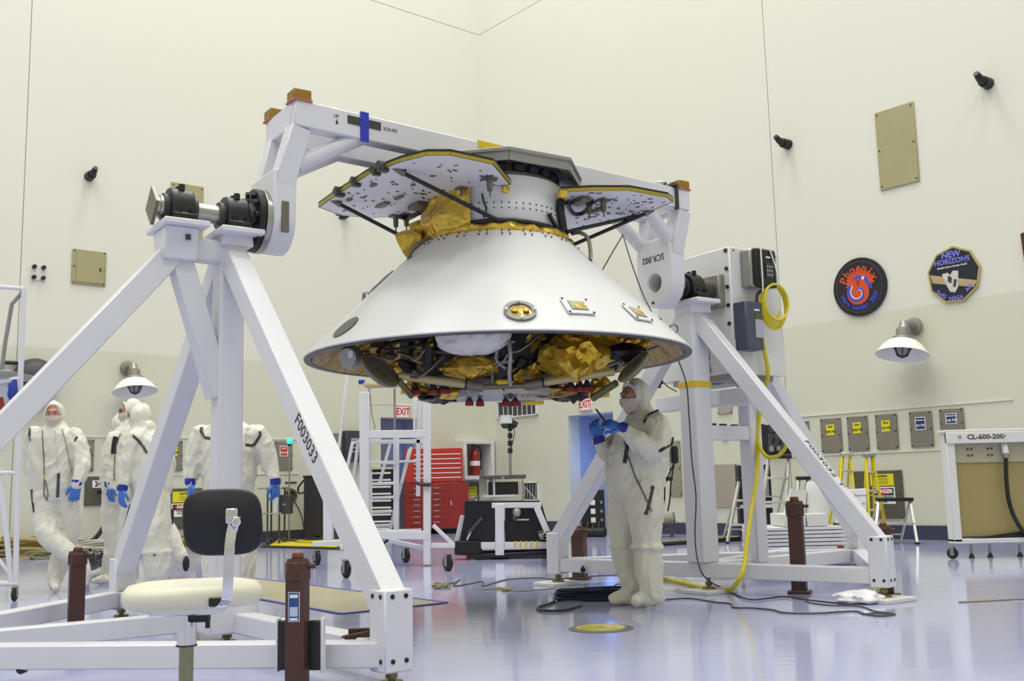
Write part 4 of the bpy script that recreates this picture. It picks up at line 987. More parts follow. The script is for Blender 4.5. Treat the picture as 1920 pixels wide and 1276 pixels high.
# black harness round the barrel
hp = [cyl3(.505, math.radians(a_), z) for a_, z in ((-25, 2.665), (-12, 2.665), (0, 2.67), (15, 2.672), (30, 2.665), (45, 2.66), (58, 2.655), (68, 2.645))]
MB().tube(smooth_path(hp), .016, 8).build('barrel_harness', CARB, sc)
hp = [cyl3(.51, math.radians(a_), z) for a_, z in ((-9, 2.86), (-8, 2.80), (-6, 2.75), (-8, 2.69))]
MB().tube(smooth_path(hp), .007, 6).build('barrel_lead', CARB, sc)
hp = [cyl3(.52, math.radians(a_), z) for a_, z in ((66, 2.88), (64, 2.80), (67, 2.73), (70, 2.66), (76, 2.60))]
MB().tube(smooth_path(hp), .03, 8).build('harness_bundle', CARB, sc)
MB().tube(smooth_path([cyl3(.51, math.radians(48), 2.75), cyl3(.515, math.radians(52), 2.70), cyl3(.52, math.radians(62), 2.64)]), .015, 8).build('barrel_lead', CARB, sc)
# gold bell at the left and grey hoses
for px, py, y, r in ((770, 462, 7.35, .105), (790, 437, 7.5, .075)):
    c = at(px, py, y); b_ = MB(); b_.lathe([(r*.98, 0), (r, .012), (r*.93, .07), (r*.7, .14), (r*.5, .17)], c-V((.06, 0, 0)), V((1, -.2, .45)).normalized(), 26); b_.build('gold_bell', GOLD, sc, smooth=40)
MB().tube(smooth_path([at(766, 488, 7.1), at(772, 470, 7.05), at(786, 455, 7.05), at(806, 445, 7.1)]), .013, 8).build('grey_hose', TITAN, sc)
MB().tube(smooth_path([at(1072, 438, 7.3), at(1088, 436, 7.25), at(1102, 446, 7.2), at(1107, 468, 7.15), at(1107, 488, 7.1)]), .014, 8).build('grey_hose', TITAN, sc)
# windows on the cone
def cone_hit(px, py):
    w = ray(px, py); k = (ZT-ZR)/(RT-RS); best = None
    y = 5.9
    while y < 7.6:
        P = EYE+w*(y/w.y); d = P-SCC; r = math.hypot(d.x, d.y); zc_ = ZR+(r-RS)*k+.008
        if P.z < zc_ and RT < r < RS: return P
        y += .004
    return P
def cone_frame(P):
    d = (P-SCC); d.z = 0; d.normalize(); sl = math.atan2(ZT-ZR, RS-RT)
    n = (d*math.sin(sl)+Z*math.cos(sl)); u = (Z*math.sin(sl)-d*math.cos(sl)); t_ = V((-d.y, d.x, 0))
    return n, t_, u
P = cone_hit(975, 585); n_, t_, u_ = cone_frame(P)
pr = MB(); P = P+n_*.012; pr.lathe([(.10, -.012), (.10, .008), (.072, .008), (.068, -.01)], P-n_*.002, n_, 36, cap=False); pr = pr.build('round_port', mat('port_grey', '7b7b78', .4, .3), sc)
MB().lathe([(.001, -.004), (.07, -.004)], P, n_, 30, cap=False).build('port_glass', AMBER, pr)
for k in range(4): 
    u = math.tau*k/4; c = P+n_*.014+(t_*math.cos(u)+u_*math.sin(u))*.086; MB().cyl(c, c+n_*.006, .009, n=8).build('port_bolt', INKW, pr)
for k in (-1, 1): MB().ell(P+n_*.004+t_*.035*k, (.02, .02, .012), (t_, u_, n_)).build('gold_fitting', GOLD, pr)
def sqport(px, py, s=.095):
    P = cone_hit(px, py); n_, t_, u_ = cone_frame(P); P = P+n_*.008
    pf = MB().box(P+n_*.004, (s*2, s*1.7, .012), (t_, u_, n_)).build('square_port', SHELL, sc, bevel=.004)
    MB().box(P+n_*.012, (s*1.25, s*1.0, .004), (t_, u_, n_)).build('window_frame', GREY, pf, bevel=.0015)
    MB().box(P+n_*.015, (s*1.1, s*.88, .003), (t_, u_, n_)).build('window_plate', mat('khaki_window', 'b5b08c', .5, var=.15, scale=25), pf)
    MB().cyl(P+n_*.015+t_*.03, P+n_*.02+t_*.03, .022, n=14).build('gold_fitting', GOLD, pf); MB().cyl(P+n_*.015-t_*.02-u_*.02, P+n_*.02-t_*.02-u_*.02, .016, n=14).build('gold_fitting', GOLD, pf)
    for a_ in (-1, 1):
        for b_ in (-1, 1): c = P+n_*.01+t_*a_*s*.88+u_*b_*s*.74; MB().cyl(c, c+n_*.005, .008, n=8).build('port_bolt', DARK, pf)
sqport(1082, 577); sqport(1193, 589)
P = cone_hit(649, 614); n_, t_, u_ = cone_frame(P); MB().lathe([(.10, 0), (.1, .008), (.001, .009)], P-n_*.0, n_, 30, cap=False).build('round_port', mat('port_dark', '4a4a3a', .4), sc)
# small handling brackets on the left flank
g1 = [at(738, 508, 7.3), at(722, 520, 7.3), at(700, 541, 7.3), at(690, 552, 7.3)]
MB().tube(g1, .009, 6).build('flank_tube', GREY, sc)
MB().tube([at(683, 572, 7.3), at(703, 556, 7.3), at(724, 535, 7.3)], .012, 6).build('flank_tube', CARB, sc)
MB().tube([at(683, 549, 7.35), at(681, 570, 7.35)], .014, 6).build('flank_tube', GREY, sc)
MB().tube([at(684, 549, 7.3), at(704, 548, 7.3)], .01, 6).build('flank_tube', WHITE, sc)
c = at(1263, 616, 7.35); MB().tube([c+V((.03*math.cos(u), 0, .03*math.sin(u))) for u in [math.tau*k/14 for k in range(14)]], .007, 6, closed=True).build('lifting_eye', TITAN, sc)
# ---------------- lander inside the shell
def facet(name, pts3, faces, m=GOLD, sd=1):
    bm = bmesh.new(); vs = [bm.verts.new(p) for p in pts3]
    for f in faces: bm.faces.new([vs[i] for i in f])
    bmesh.ops.triangulate(bm, faces=bm.faces); bmesh.ops.subdivide_edges(bm, edges=bm.edges, cuts=5, use_grid_fill=True)
    bmesh.ops.triangulate(bm, faces=bm.faces)
    for v in bm.verts:
        q = V((v.co.x*9+v.co.z*6, v.co.z*7, sd)); r_ = 1-abs(noise.noise(q))*4; r2 = noise.noise(q*3)
        v.co += V((r2*.008, -max(r_, -.4)*.030+r2*.010, noise.noise(q*2+V((7, 0, 0)))*.012))
    mb = MB().add([v.co.copy() for v in bm.verts], [tuple(v.index for v in f.verts) for f in (bm.verts.index_update() or bm.faces)]); bm.free()
    return mb.build(name, m, sc, smooth=28)
MB().lathe([(.3, 1.60), (.62, 1.62), (.70, 1.75), (.72, 2.1), (.5, 2.3)], SCC, Z, 12).build('lander_core', mat('core_black', '161514', .6, var=.2), sc, smooth=0)
def px3(l): return [at(*p) for p in l]
# big creased gold blanket, right
g = px3([(1012, 655, 6.75), (1045, 626, 6.7), (1100, 622, 6.72), (1172, 632, 6.85), (1160, 665, 6.8), (1120, 700, 6.75), (1083, 718, 6.72), (1040, 707, 6.8), (1004, 690, 6.85), (1052, 655, 6.52), (1082, 702, 6.55), (1105, 640, 6.6), (1130, 668, 6.66), (1030, 685, 6.72)])
facet('creased_foil', g, [(0, 1, 9), (1, 2, 11, 9), (2, 3, 12, 11), (3, 4, 12), (4, 5, 12), (9, 11, 12, 10), (12, 5, 10), (5, 6, 10), (9, 10, 13), (10, 6, 7, 13), (13, 7, 8), (9, 13, 0), (0, 13, 8)], foil_mat('gold_foil_smooth', 'e2bc40', .26, 5, .5))
g = px3([(820, 690, 6.85), (855, 668, 6.8), (905, 665, 6.78), (940, 676, 6.85), (935, 700, 6.8), (880, 712, 6.75), (835, 705, 6.8), (865, 688, 6.62), (915, 685, 6.65)])
facet('creased_foil', g, [(0, 1, 7), (1, 2, 8, 7), (2, 3, 8), (3, 4, 8), (4, 5, 7, 8), (5, 6, 7), (6, 0, 7)])
for (px, py, y, rx, ry, rz, sd) in ((985, 705, 6.9, .1, .1, .12, 1), (850, 735, 7.0, .14, .1, .05, 2), (1040, 733, 6.95, .14, .1, .045, 3), (1125, 725, 6.95, .08, .1, .07, 4), (780, 728, 7.05, .09, .1, .05, 5), (790, 665, 7.0, .05, .06, .10, 6), (812, 655, 6.95, .04, .05, .08, 7), (1180, 645, 7.0, .13, .1, .08, 8), (705, 660, 7.1, .13, .1, .09, 9), (1090, 735, 7.1, .1, .1, .03, 10), (750, 690, 7.15, .08, .1, .05, 11), (1000, 640, 6.85, .08, .06, .08, 12)):
    crumple(MB(), at(px, py, y), (rx, ry, rz), sd, .3, 14, 9).build('foil_lump', GOLD if sd % 3 else AMBER, sc, smooth=0)
# white fabric cover of the radar
def cov(u, v):
    az = math.tau*u; r = .235*math.sqrt(max(0, 1-(1-v)**4.5))
    k = noise.noise(V((math.cos(az)*3.5, math.sin(az)*3.5, v*3)))*.05
    return at(884, 626, 6.62)+V(((r+k)*math.cos(az), (r+k)*.9*math.sin(az), .05-.185*(1-v)+k*.5))
MB().grid(cov, 48, 12).build('fabric_cover', mat('white_fabric', 'e2e0dc', .8, var=.05, scale=8, bump=.3, bscale=14), sc, smooth=60)
# clutter of brackets, valves and lines
random.seed(11)
for k in range(46):
    az = math.radians(random.uniform(-75, 75)); r = random.uniform(.55, .98); z = random.uniform(1.62, 1.80); p = cyl3(r, az, z)
    if abs(az) < .35 and r > .8: continue
    e1_, e2_ = V((math.cos(az+random.random()), math.sin(az), random.uniform(-.4, .4))).normalized(), Z
    if k % 3 == 0: MB().cyl(p, p+e1_*random.uniform(.1, .3), random.uniform(.008, .02), n=8).build('plumbing_line', random.choice((TITAN, CARB, GREY)), sc)
    elif k % 3 == 1: MB().box(p, (random.uniform(.05, .16), random.uniform(.05, .1), random.uniform(.04, .14)), ortho(e1_)[0:1]+(ortho(e1_)[1], ortho(e1_)[2])).build('equipment_box', random.choice((CARB, DARK, TITAN, DARK)), sc, bevel=.006)
    else: MB().tube(smooth_path([p, p+V((random.uniform(-.15, .15), random.uniform(-.1, .1), random.uniform(-.1, .08))), p+V((random.uniform(-.3, .3), 0, random.uniform(-.12, .1)))]), .011, 6).build('plumbing_line', random.choice((TITAN, CARB, CARB)), sc)
def line(pts, r, m, nm='plumbing_line'): return MB().tube(smooth_path([at(*p) for p in pts]), r, 8).build(nm, m, sc)
line([(706, 662, 6.95), (720, 648, 6.95), (745, 640, 6.95), (800, 632, 6.95)], .014, CARB); line([(720, 655, 6.9), (760, 652, 6.9), (815, 640, 6.9)], .010, DARK)
line([(800, 668, 6.8), (790, 680, 6.8), (775, 672, 6.8)], .007, GREY); line([(797, 655, 6.78), (780, 675, 6.78), (768, 668, 6.78)], .006, GREY)
line([(955, 640, 6.6), (957, 665, 6.6), (955, 700, 6.65), (957, 722, 6.7)], .014, GREY, 'lander_strut'); line([(938, 640, 6.62), (930, 672, 6.62), (948, 690, 6.62)], .01, GREY, 'lander_strut')
line([(922, 690, 6.75), (940, 682, 6.7), (952, 664, 6.66)], .007, GREY); line([(990, 695, 6.75), (992, 725, 6.75)], .013, TITAN, 'lander_strut'); line([(923, 692, 6.75), (924, 722, 6.75)], .013, TITAN, 'lander_strut')
MB().cyl(at(804, 650, 6.8), at(802, 690, 6.8), .035, n=14).build('tank', DARK, sc)
MB().cyl(at(845, 648, 6.7), at(842, 652, 6.7), .05, n=14).build('tank', DARK, sc)
c = at(664, 668, 6.75); MB().lathe([(.05, 0), (.075, .02), (.08, .06), (.06, .1)], c, V((-.3, -1, -.2)).normalized(), 20).build('thruster_mount', GREY, sc)
MB().box(c+V((-.005, -.11, 0)), (.03, .01, .045)).build('white_tag', INKW, sc)
c = at(1172, 660, 6.75); crumple(MB(), c, (.13, .08, .06), 21, .15).build('dark_cover', CARB, sc, smooth=30)
# stowed legs
def pad(px, py, y, mj, mn, ang, nm='foot_pad'):
    c = at(px, py, y); a_ = math.radians(ang); e1_ = V((math.cos(a_), 0, math.sin(a_))); pe = V((-math.sin(a_), 0, math.cos(a_)))
    e2_ = (pe*mn+V((0, 1, 0))*math.sqrt(1-mn*mn)).normalized(); n_ = e1_.cross(e2_)
    if n_.dot(EYE-c) < 0: n_ = -n_
    f = MB(); f.lathe([(mj*.9, -.03), (mj, -.01), (mj, .0), (mj*.82, .006), (mj*.8, .001), (.001, .001)], c, n_, 40, cap=False); f = f.build(nm, PAD, sc, smooth=30)
    for k in range(5): 
        q = c+e1_*mj*(.1+.12*k-.2)+e2_*mj*(-.25+.1*(k % 2)); MB().cyl(q, q+n_*.006, .006, n=8).build('pad_hole', INK, f)
    return c
cl = pad(714, 692, 6.62, .145, .42, -46); cr_ = pad(1186, 686, 6.62, .13, .26, 46)
def leg(p, q, coup):
    l = MB().cyl(p, q, .026, n=18).build('stowed_leg', CREAMT, sc)
    d = (q-p); MB().cyl(p+d*coup, q, .034, n=18).build('leg_coupling', TITAN, l); MB().cyl(p+d*(coup-.02), p+d*coup, .037, n=18).build('leg_band', CARB, l)
leg(at(748, 704, 6.68), at(906, 725, 6.75), .8); leg(at(1152, 696, 6.68), at(984, 722, 6.75), .8)
MB().cyl(at(906, 725, 6.75), at(984, 722, 6.75), .018, n=12).build('leg_link', TITAN, sc)
MB().cyl(at(746, 712, 6.66), at(772, 742, 6.8), .022, n=14).build('leg_strut', mat('olive_tube', '6d6b4c', .35, .4), sc); MB().cyl(at(1155, 718, 6.66), at(1112, 746, 6.85), .024, n=14).build('leg_strut', mat('olive_tube', '6d6b4c'), sc)
# science deck underside
dk = [at(x, y, yy) for x, y, yy in ((863, 738, 6.85), (900, 733, 6.75), (985, 732, 6.75), (1032, 735, 6.85), (1025, 742, 6.95), (1060, 732, 7.3), (820, 735, 7.3))]
dz = [V((p.x, p.y, 1.462)) for p in dk]
dkp = MB().prism(dz, Z*.045).build('deck_underside', mat('deck_silver', 'b4b4ba', .3, .5, var=.3, scale=30), sc, smooth=0)
random.seed(5)
for k in range(26):
    x = random.uniform(dz[0].x+.04, dz[3].x-.04); MB().box(V((x, dz[1].y+abs(x-(dz[1].x+dz[2].x)/2)*.35-.006, 1.462+random.uniform(.008, .038))), (random.uniform(.008, .05), .012, random.uniform(.006, .016))).build('deck_fitting', random.choice((DARK, GREY, INKW, CARB)), dkp)
MB().cyl(at(957, 742, 6.72), at(957, 742, 6.8), .02, n=14).build('deck_drum', DARK, sc)
crumple(MB(), at(823, 744, 7.1), (.15, .14, .045), 31, .2).build('dark_skirt', CARB, sc, smooth=0); crumple(MB(), at(1062, 738, 7.1), (.17, .14, .05), 32, .2).build('dark_skirt', CARB, sc, smooth=0)
MB().prism(px3([(1062, 742, 6.95), (1090, 742, 6.95), (1076, 757, 6.95)]), V((0, .05, 0))).build('dark_tab', CARB, sc)
def thruster(px, py, y=6.85, s=1.0):
    c = at(px, py, y)
    th_ = MB().lathe([(.02*s, .09*s), (.03*s, .06*s), (.045*s, .02), (.055*s, .0)], c, Z, 16).build('thruster', DARK, sc)
    MB().lathe([(.058*s, -.022), (.062*s, -.02), (.062*s, .004), (.05*s, .01)], c, Z, 18).build('red_cover', mat('cover_red', '8a1f1c', .5, var=.1), th_)
for px, py in ((779, 734), (812, 733), (834, 732), (1070, 728), (1087, 728), (1101, 728)): thruster(px, py, 6.85, .62)
for px, py in ((880, 754), (900, 755), (948, 755), (966, 755)): thruster(px, py, 6.95, .45)
MB().box(at(1000, 755, 6.95), (.14, .1, .02)).build('yellow_cover', YTAPE, sc, bevel=.005)
MB().box(at(946, 716, 6.75), (.11, .05, .035)).build('yellow_valve', YELLOW, sc, bevel=.012)
MB().box(at(946, 700, 6.85), (.13, .08, .09)).build('avionics_box', mat('slate', '474b5a'), sc, bevel=.006)
# hanging cord lines from the far arm to the shell
cd = MB(); cd.tube(smooth_path([at(1168, 440, 8.2), at(1150, 470, 8.0), at(1130, 505, 7.7)]), .005, 6); tag(cd.build('tether_cord', DARK), 'thin dark cord running from the yellow tape down to the cone', 'cord')
cd = MB(); cd.tube(smooth_path([at(1168, 440, 8.2), at(1180, 480, 8.0), at(1190, 510, 7.9), at(1205, 550, 7.8), at(1222, 585, 7.6)]), .005, 6); tag(cd.build('tether_cord', DARK), 'long thin dark cord hanging from the yellow tape behind the cone', 'cord')
cd = MB(); cd.tube(smooth_path([at(1248, 622, 8.2), at(1262, 645, 8.3), at(1272, 675, 8.35), at(1287, 720, 8.35), at(1292, 780, 8.35), at(1297, 860, 8.35), at(1305, 930, 8.3), at(1303, 1000, 8.25), at(1308, 1050, 8.2), at(1322, 1082, 8.15), gr(1350, 1100, .01), gr(1400, 1122, .01), gr(1440, 1121, .01), gr(1470, 1118, .01), gr(1530, 1126, .01), gr(1600, 1133, .01)], 5), .006, 6); tag(cd.build('signal_cable', DARK), 'dark cable running down the far stand post onto the floor', 'cable')
# ================================================================== FOREGROUND CHAIR
ch = thing('shop_chair', at(350, 1300, 3.42)*1.0, 'cream vinyl shop chair with black backrest and chrome upright in the foreground', 'chair')
cs = at(362, 1112, 3.42); hz = cs.z
def rrect(a, b, n=40, e=3.2):
    return [(a*math.copysign(abs(math.cos(u))**(2/e), math.cos(u)), b*math.copysign(abs(math.sin(u))**(2/e), math.sin(u))) for u in [math.tau*k/n for k in range(n)]]
Xc = V((.96, .28, 0)); Yc = V((-.28, .96, 0))
prof = [(.80, -.035), (.95, -.03), (1.0, -.008), (.99, .012), (.93, .028), (.75, .036), (.4, .040), (.001, .041)]
mb = MB(); rr = rrect(.215, .205); vs = []
for f, h in prof: vs += [cs+Xc*x*f+Yc*y*f+Z*h for x, y in rr]
n = len(rr); mb.add(vs, [tuple(range(n))[::-1]]+[(j*n+i, j*n+(i+1) % n, (j+1)*n+(i+1) % n, (j+1)*n+i) for j in range(len(prof)-1) for i in range(n)])
mb.build('seat', CREAM, ch, smooth=60)
pn = cs-Z*.035; MB().prism([pn+Xc*x+Yc*y for x, y in ((-.13, -.1), (.1, -.12), (.1, .1), (-.13, .1))], Z*-.022).build('seat_pan', CHROME, ch, bevel=.004)
pc2 = at(351, 1140, 3.42); pc2.z = 0
MB().cyl(V((pc2.x, pc2.y, .385)), V((pc2.x, pc2.y, hz-.05)), .030, n=28).build('column_sleeve', CHROME, ch)
MB().cyl(V((pc2.x, pc2.y, .24)), V((pc2.x, pc2.y, .387)), .0225, n=24).build('column', mat('worn_steel', '8d8c72', .3, .9), ch)
MB().cyl(V((pc2.x, pc2.y, .383)), V((pc2.x, pc2.y, .388)), .033, n=24).build('column_ring', DARK, ch)
MB().cyl(V((pc2.x, pc2.y, .20)), V((pc2.x, pc2.y, .255)), .042, .038, 24).build('base_hub', BLACK, ch)
for k in range(5):
    u = math.tau*k/5+.3; e = V((math.cos(u), math.sin(u), 0)); p = V((pc2.x, pc2.y, .22))
    l_ = MB().beam(p, V((pc2.x, pc2.y, .08))+e*.28, .035, .025).build('base_leg', BLACK, ch, bevel=.005)
    MB().cyl(V((pc2.x, pc2.y, 0))+e*.28, V((pc2.x, pc2.y, .08))+e*.28, .02, n=12).build('glide', RUBBER, l_)
mb = MB(); mb.box(pc2+Z*(hz-.075)+V((.05, -.03, 0)), (.06, .03, .02)); mb.box(pc2+Z*(hz-.09)+V((.075, -.03, 0)), (.012, .012, .03)); mb.build('height_lever', BLACK, ch)
bk_ = at(418, 978, 3.22); bn = V((.25, -1, .02)).normalized(); bX = V((1, .25, 0)).normalized(); bY = bX.cross(bn)*-1
if bY.z < 0: bY = -bY
rr = rrect(.117, .10, 44, 3.6); mb = MB(); vs = []
for f, h in ((.93, .0), (1.0, .008), (1.0, .022), (.94, .032), (.6, .036), (.001, .037)): vs += [bk_+bX*(x*f-(.006*y/.1))+bY*y*f-bn*h for x, y in rr]
n = len(rr); mb.add(vs, [tuple(range(n))[::-1]]+[(j*n+i, j*n+(i+1) % n, (j+1)*n+(i+1) % n, (j+1)*n+i) for j in range(5) for i in range(n)])
mb.build('backrest', mat('backrest_black', '14141c', .55, var=.1), ch, smooth=50)
# chrome flat bar: three stations
def bar(pts, w, th, nm, m):
    mb = MB(); N = len(pts); vs = []
    for i, p in enumerate(pts):
        t_ = (pts[min(i+1, N-1)]-pts[max(i-1, 0)]).normalized(); s_ = bX; n_ = s_.cross(t_).normalized()
        vs += [p-s_*w/2-n_*th/2, p+s_*w/2-n_*th/2, p+s_*w/2+n_*th/2, p-s_*w/2+n_*th/2]
    fs = [(0, 1, 2, 3), tuple(range(4*N-4, 4*N))[::-1]]
    for i in range(N-1):
        for k in range(4): fs.append((4*i+k, 4*i+4+k, 4*i+4+(k+1) % 4, 4*i+(k+1) % 4))
    return mb.add(vs, fs).build(nm, m, ch, bevel=.0015)
bp_ = [at(436, 985, 3.18), at(431, 1020, 3.17), at(429, 1060, 3.17), at(427, 1100, 3.17), at(425, 1122, 3.18), at(417, 1134, 3.21), at(405, 1138, 3.26), at(388, 1138, 3.34)]
bar(smooth_path(bp_, 3), .030, .006, 'upright_bar', CHROME)
p0, p1_ = at(441, 968, 3.175), at(435, 996, 3.175); mb = MB()
for sx in (-1, 1): mb.beam(p0+bX*sx*.012, p1_+bX*sx*.012, .008, .006, -bn)
mb.build('slotted_bar', CHROME, ch)
MB().box(at(434, 967, 3.19), (.035, .008, .045), (bX, bn, Z)).build('back_bracket', CHROME, ch, bevel=.003)
kc = at(442, 978, 3.165)
MB().lathe([(.010, 0), (.016, .003), (.0165, .014), (.010, .018)], kc, bn, 6).build('star_knob', CHROME, ch, smooth=0, bevel=.002)
MB().box(at(403, 1128, 3.245), (.036, .02, .026), (bX, bn, Z)).build('bar_clamp', BLACK, ch, bevel=.003)
# ================================================================== FLOOR THINGS
def caster(mb, P, r=.06, w=.035, rot=0., par=None, nm='caster'):
    e = V((math.cos(rot), math.sin(rot), 0)); P = V((P.x, P.y, 0))
    o = MB(); o.lathe([(r*.4, -w/2), (r*.86, -w/2), (r, -w*.3), (r, w*.3), (r*.86, w/2), (r*.4, w/2)], P+Z*r, e, 24); o = o.build(nm, RUBBER, par)
    h = MB(); h.lathe([(.001, -w*.52), (r*.4, -w*.52), (r*.4, w*.52), (.001, w*.52)], P+Z*r, e, 14)
    for s_ in (-1, 1): h.box(P+Z*(r*1.35)+e*s_*w*.65, (.006, r*.7, r*1.5), (e, Z.cross(e), Z))
    h.box(P+Z*(r*2.12), (w*1.5, r*.9, .01), (e, Z.cross(e), Z)); h.build('caster_fork', STEEL, o)
    return o
# wooden floor mat with purple tape
WOOD = mat('pale_plywood', 'a9a283', .35, var=.12, scale=2.5)
fm = [gr(838, 1130), gr(640, 1151), gr(380, 1104), gr(475, 1084)]
t = thing('floor_patch', sum(fm, V())/4, 'pale wooden floor patch edged with purple tape under the craft', 'mat')
MB().prism([p+Z*.001 for p in fm], Z*.004).build('sheet', WOOD, t)
for i in range(4):
    p, q = fm[i], fm[(i+1) % 4]; MB().beam(p+Z*.006, q+Z*.006, .035, .003).build('tape_edge', mat('purple_tape', '4a46a8', .5), t)
fc_ = gr(1127, 1178); fe = gr(1188, 1178); R = (fe-fc_).length
t = thing('floor_disc', fc_, 'round yellow floor marker in a grey ring in front of the worker', 'marker')
MB().cyl(fc_, fc_+Z*.004, R, n=48).build('ring', mat('disc_grey', '6e6d66', .4), t)
MB().cyl(fc_+V((.0, .02, .004)), fc_+V((0, .02, .007)), R*.76, n=44).build('marker', mat('disc_yellow', 'd6c92a', .3, var=.12, scale=9), t)
MB().box(fc_+V((-.05, .03, .008)), (.16, .02, .001)).build('worn_mark', mat('faded_olive', '8f882c', .6), t); MB().box(fc_+V((-.02, -.05, .008)), (.22, .015, .001)).build('worn_mark', mat('faded_olive', '8f882c'), t)
# plastic bag on the floor
def lump(name, c, rad, seed, m, label, cat, amp=.18, grp=None):
    mb = MB(); crumple(mb, V(c)+Z*rad[2]*.8, rad, seed, amp, 26, 14)
    for v in mb.v: v.z = max(v.z, .004)
    return tag(mb.build(name, m, smooth=30), label, cat, grp)
FILM = mat('white_film', 'f0eff0', .25, var=.03, bump=.5, bscale=25)
lump('plastic_bag', gr(1613, 1130), (.17, .13, .05), 5, FILM, 'white plastic bag lying in front of the far stand foot', 'bag')
# cables on the floor
def fcable(pts, r, m, label, name='floor_cable', k=5):
    P = [gr(x, y, r) for x, y in pts]; return tag(MB().tube(smooth_path(P, k), r, 6).build(name, m), label, 'cable')
CG = mat('cable_grey', '4d4c48', .5); CB = mat('cable_navy', '17233a', .45); CT = mat('cable_tan', '8b8468', .5)
fcable([(1230, 1125), (1290, 1121), (1340, 1128), (1370, 1131), (1375, 1138), (1410, 1139), (1450, 1143), (1470, 1148), (1530, 1149), (1600, 1145), (1620, 1150), (1650, 1154), (1678, 1151), (1655, 1148), (1625, 1150)], .006, CG, 'dark cable winding across the floor towards the plastic bag')
fcable([(1510, 1127), (1530, 1131), (1560, 1134), (1612, 1136), (1640, 1145), (1672, 1149), (1640, 1153), (1615, 1150)], .005, CG, 'thin dark cable passing beside the plastic bag')
fcable([(1798, 1128), (1850, 1126), (1900, 1123), (1960, 1121)], .006, CT, 'brown cable at the right edge of the floor')
fcable([(812, 1098), (850, 1092), (862, 1086), (850, 1098), (880, 1094), (905, 1090), (907, 1098), (950, 1086), (1010, 1083), (1040, 1085), (1100, 1080), (1160, 1077)], .006, CG, 'thin grey cable running from the tangle towards the far stand')
fcable([(905, 1106), (935, 1103), (965, 1108), (1000, 1106), (1040, 1103), (1060, 1106), (1090, 1105)], .005, CT, 'thin tan wire lying beside the tan loops')
random.seed(9)
def tangle(cx, cy, w, h, n, r, m, label, name='cable_tangle', zz=.02):
    mb = MB()
    for k in range(n):
        pts = [gr(cx+random.uniform(-w, w), cy+random.uniform(-h, h), random.uniform(r, zz)) for _ in range(5)]; mb.tube(smooth_path(pts, 4), r, 5)
    o = tag(mb.build(name, m), label, 'cable', kind='stuff'); return o
tangle(826, 1097, 18, 5, 9, .006, CT, 'small tangle of tan wires on the floor under the craft')
tangle(945, 1103, 14, 3, 4, .005, mat('cable_yellow_tan', 'a59a52', .5), 'loose yellowish wire loops on the floor under the craft', 'wire_loops')
# dark blue coil beside the worker's feet
t = thing('cable_coil', gr(1115, 1125), 'dark blue cable coil lying beside the working person', 'cable')
mb = MB(); c = gr(1120, 1124)
for k in range(11):
    a_ = .30+.025*random.uniform(-1, 1); b_ = .11+.02*random.uniform(-1, 1); ph = random.random()*6
    mb.tube([c+V((a_*math.cos(u)+random.uniform(-.006, .006), b_*math.sin(u), .012+.007*k+.004*math.sin(3*u+ph))) for u in [math.tau*i/26 for i in range(26)]], .008, 6, closed=True)
mb.build('coil', CB, t)['kind'] = 'stuff'
MB().tube(smooth_path([gr(1150, 1107, .01), gr(1110, 1108, .01), gr(1065, 1112, .01), gr(1040, 1118, .01), gr(1038, 1128, .01), gr(1008, 1138, .01), gr(1020, 1144, .01), gr(1060, 1143, .01), gr(1090, 1134, .01)]), .009, 6).build('loose_end', CB, t)
cl_ = at(1160, 1103, gr(1160, 1112).y)
MB().tube([cl_+V((.045*math.cos(u), .01*math.sin(u), .035*math.sin(u))) for u in [math.tau*i/20 for i in range(20)]], .004, 6, closed=True).build('loose_loop', CB, t)
# big cable heaps by the wall
def coil_heap(cx, cy, rx, n, m, label, name, r=.022, ry=.35, hgt=.2):
    c = gr(cx, cy); t = thing(name, c, label, 'cable'); mb = MB()
    for k in range(n):
        a_ = rx*random.uniform(.8, 1.05); o = V((random.uniform(-.05, .05), random.uniform(-.05, .05), r+hgt*k/n))
        mb.tube([c+o+V((a_*math.cos(u), a_*ry*math.sin(u), .02*math.sin(2*u+k))) for u in [math.tau*i/24 for i in range(24)]], r, 6, closed=True)
    mb.build('coils', m, t)['kind'] = 'stuff'; return t
coil_heap(40, 1042, .42, 14, mat('hose_ochre', '9c8a4c', .5), 'heap of ochre hose coils on the floor at far left', 'hose_heap', .024, .5, .28)
coil_heap(85, 1047, .25, 6, mat('hose_olive', '7d7a5c', .5), 'smaller olive cable coil beside the ochre heap', 'cable_heap', .014, .6, .1)
coil_heap(185, 1040, .42, 12, mat('cable_light', 'b4b2a4', .5), 'heap of light grey cables under the hose of box 241', 'cable_heap', .02, .5, .2)
tangle(185, 1034, 30, 5, 16, .016, mat('cable_mid', '77746a', .5), 'tangled grey cables on top of the light cable heap', 'cable_tangle', .3)
coil_heap(330, 1026, .4, 9, mat('hose_ochre', '9c8a4c'), 'ochre hose coil on the floor behind the black chair back', 'hose_heap', .022, .5, .2)
tangle(1036, 1003, 24, 6, 16, .018, mat('cable_mid', '77746a'), 'heap of grey cables behind the left foot of the far stand', 'cable_heap', .4)
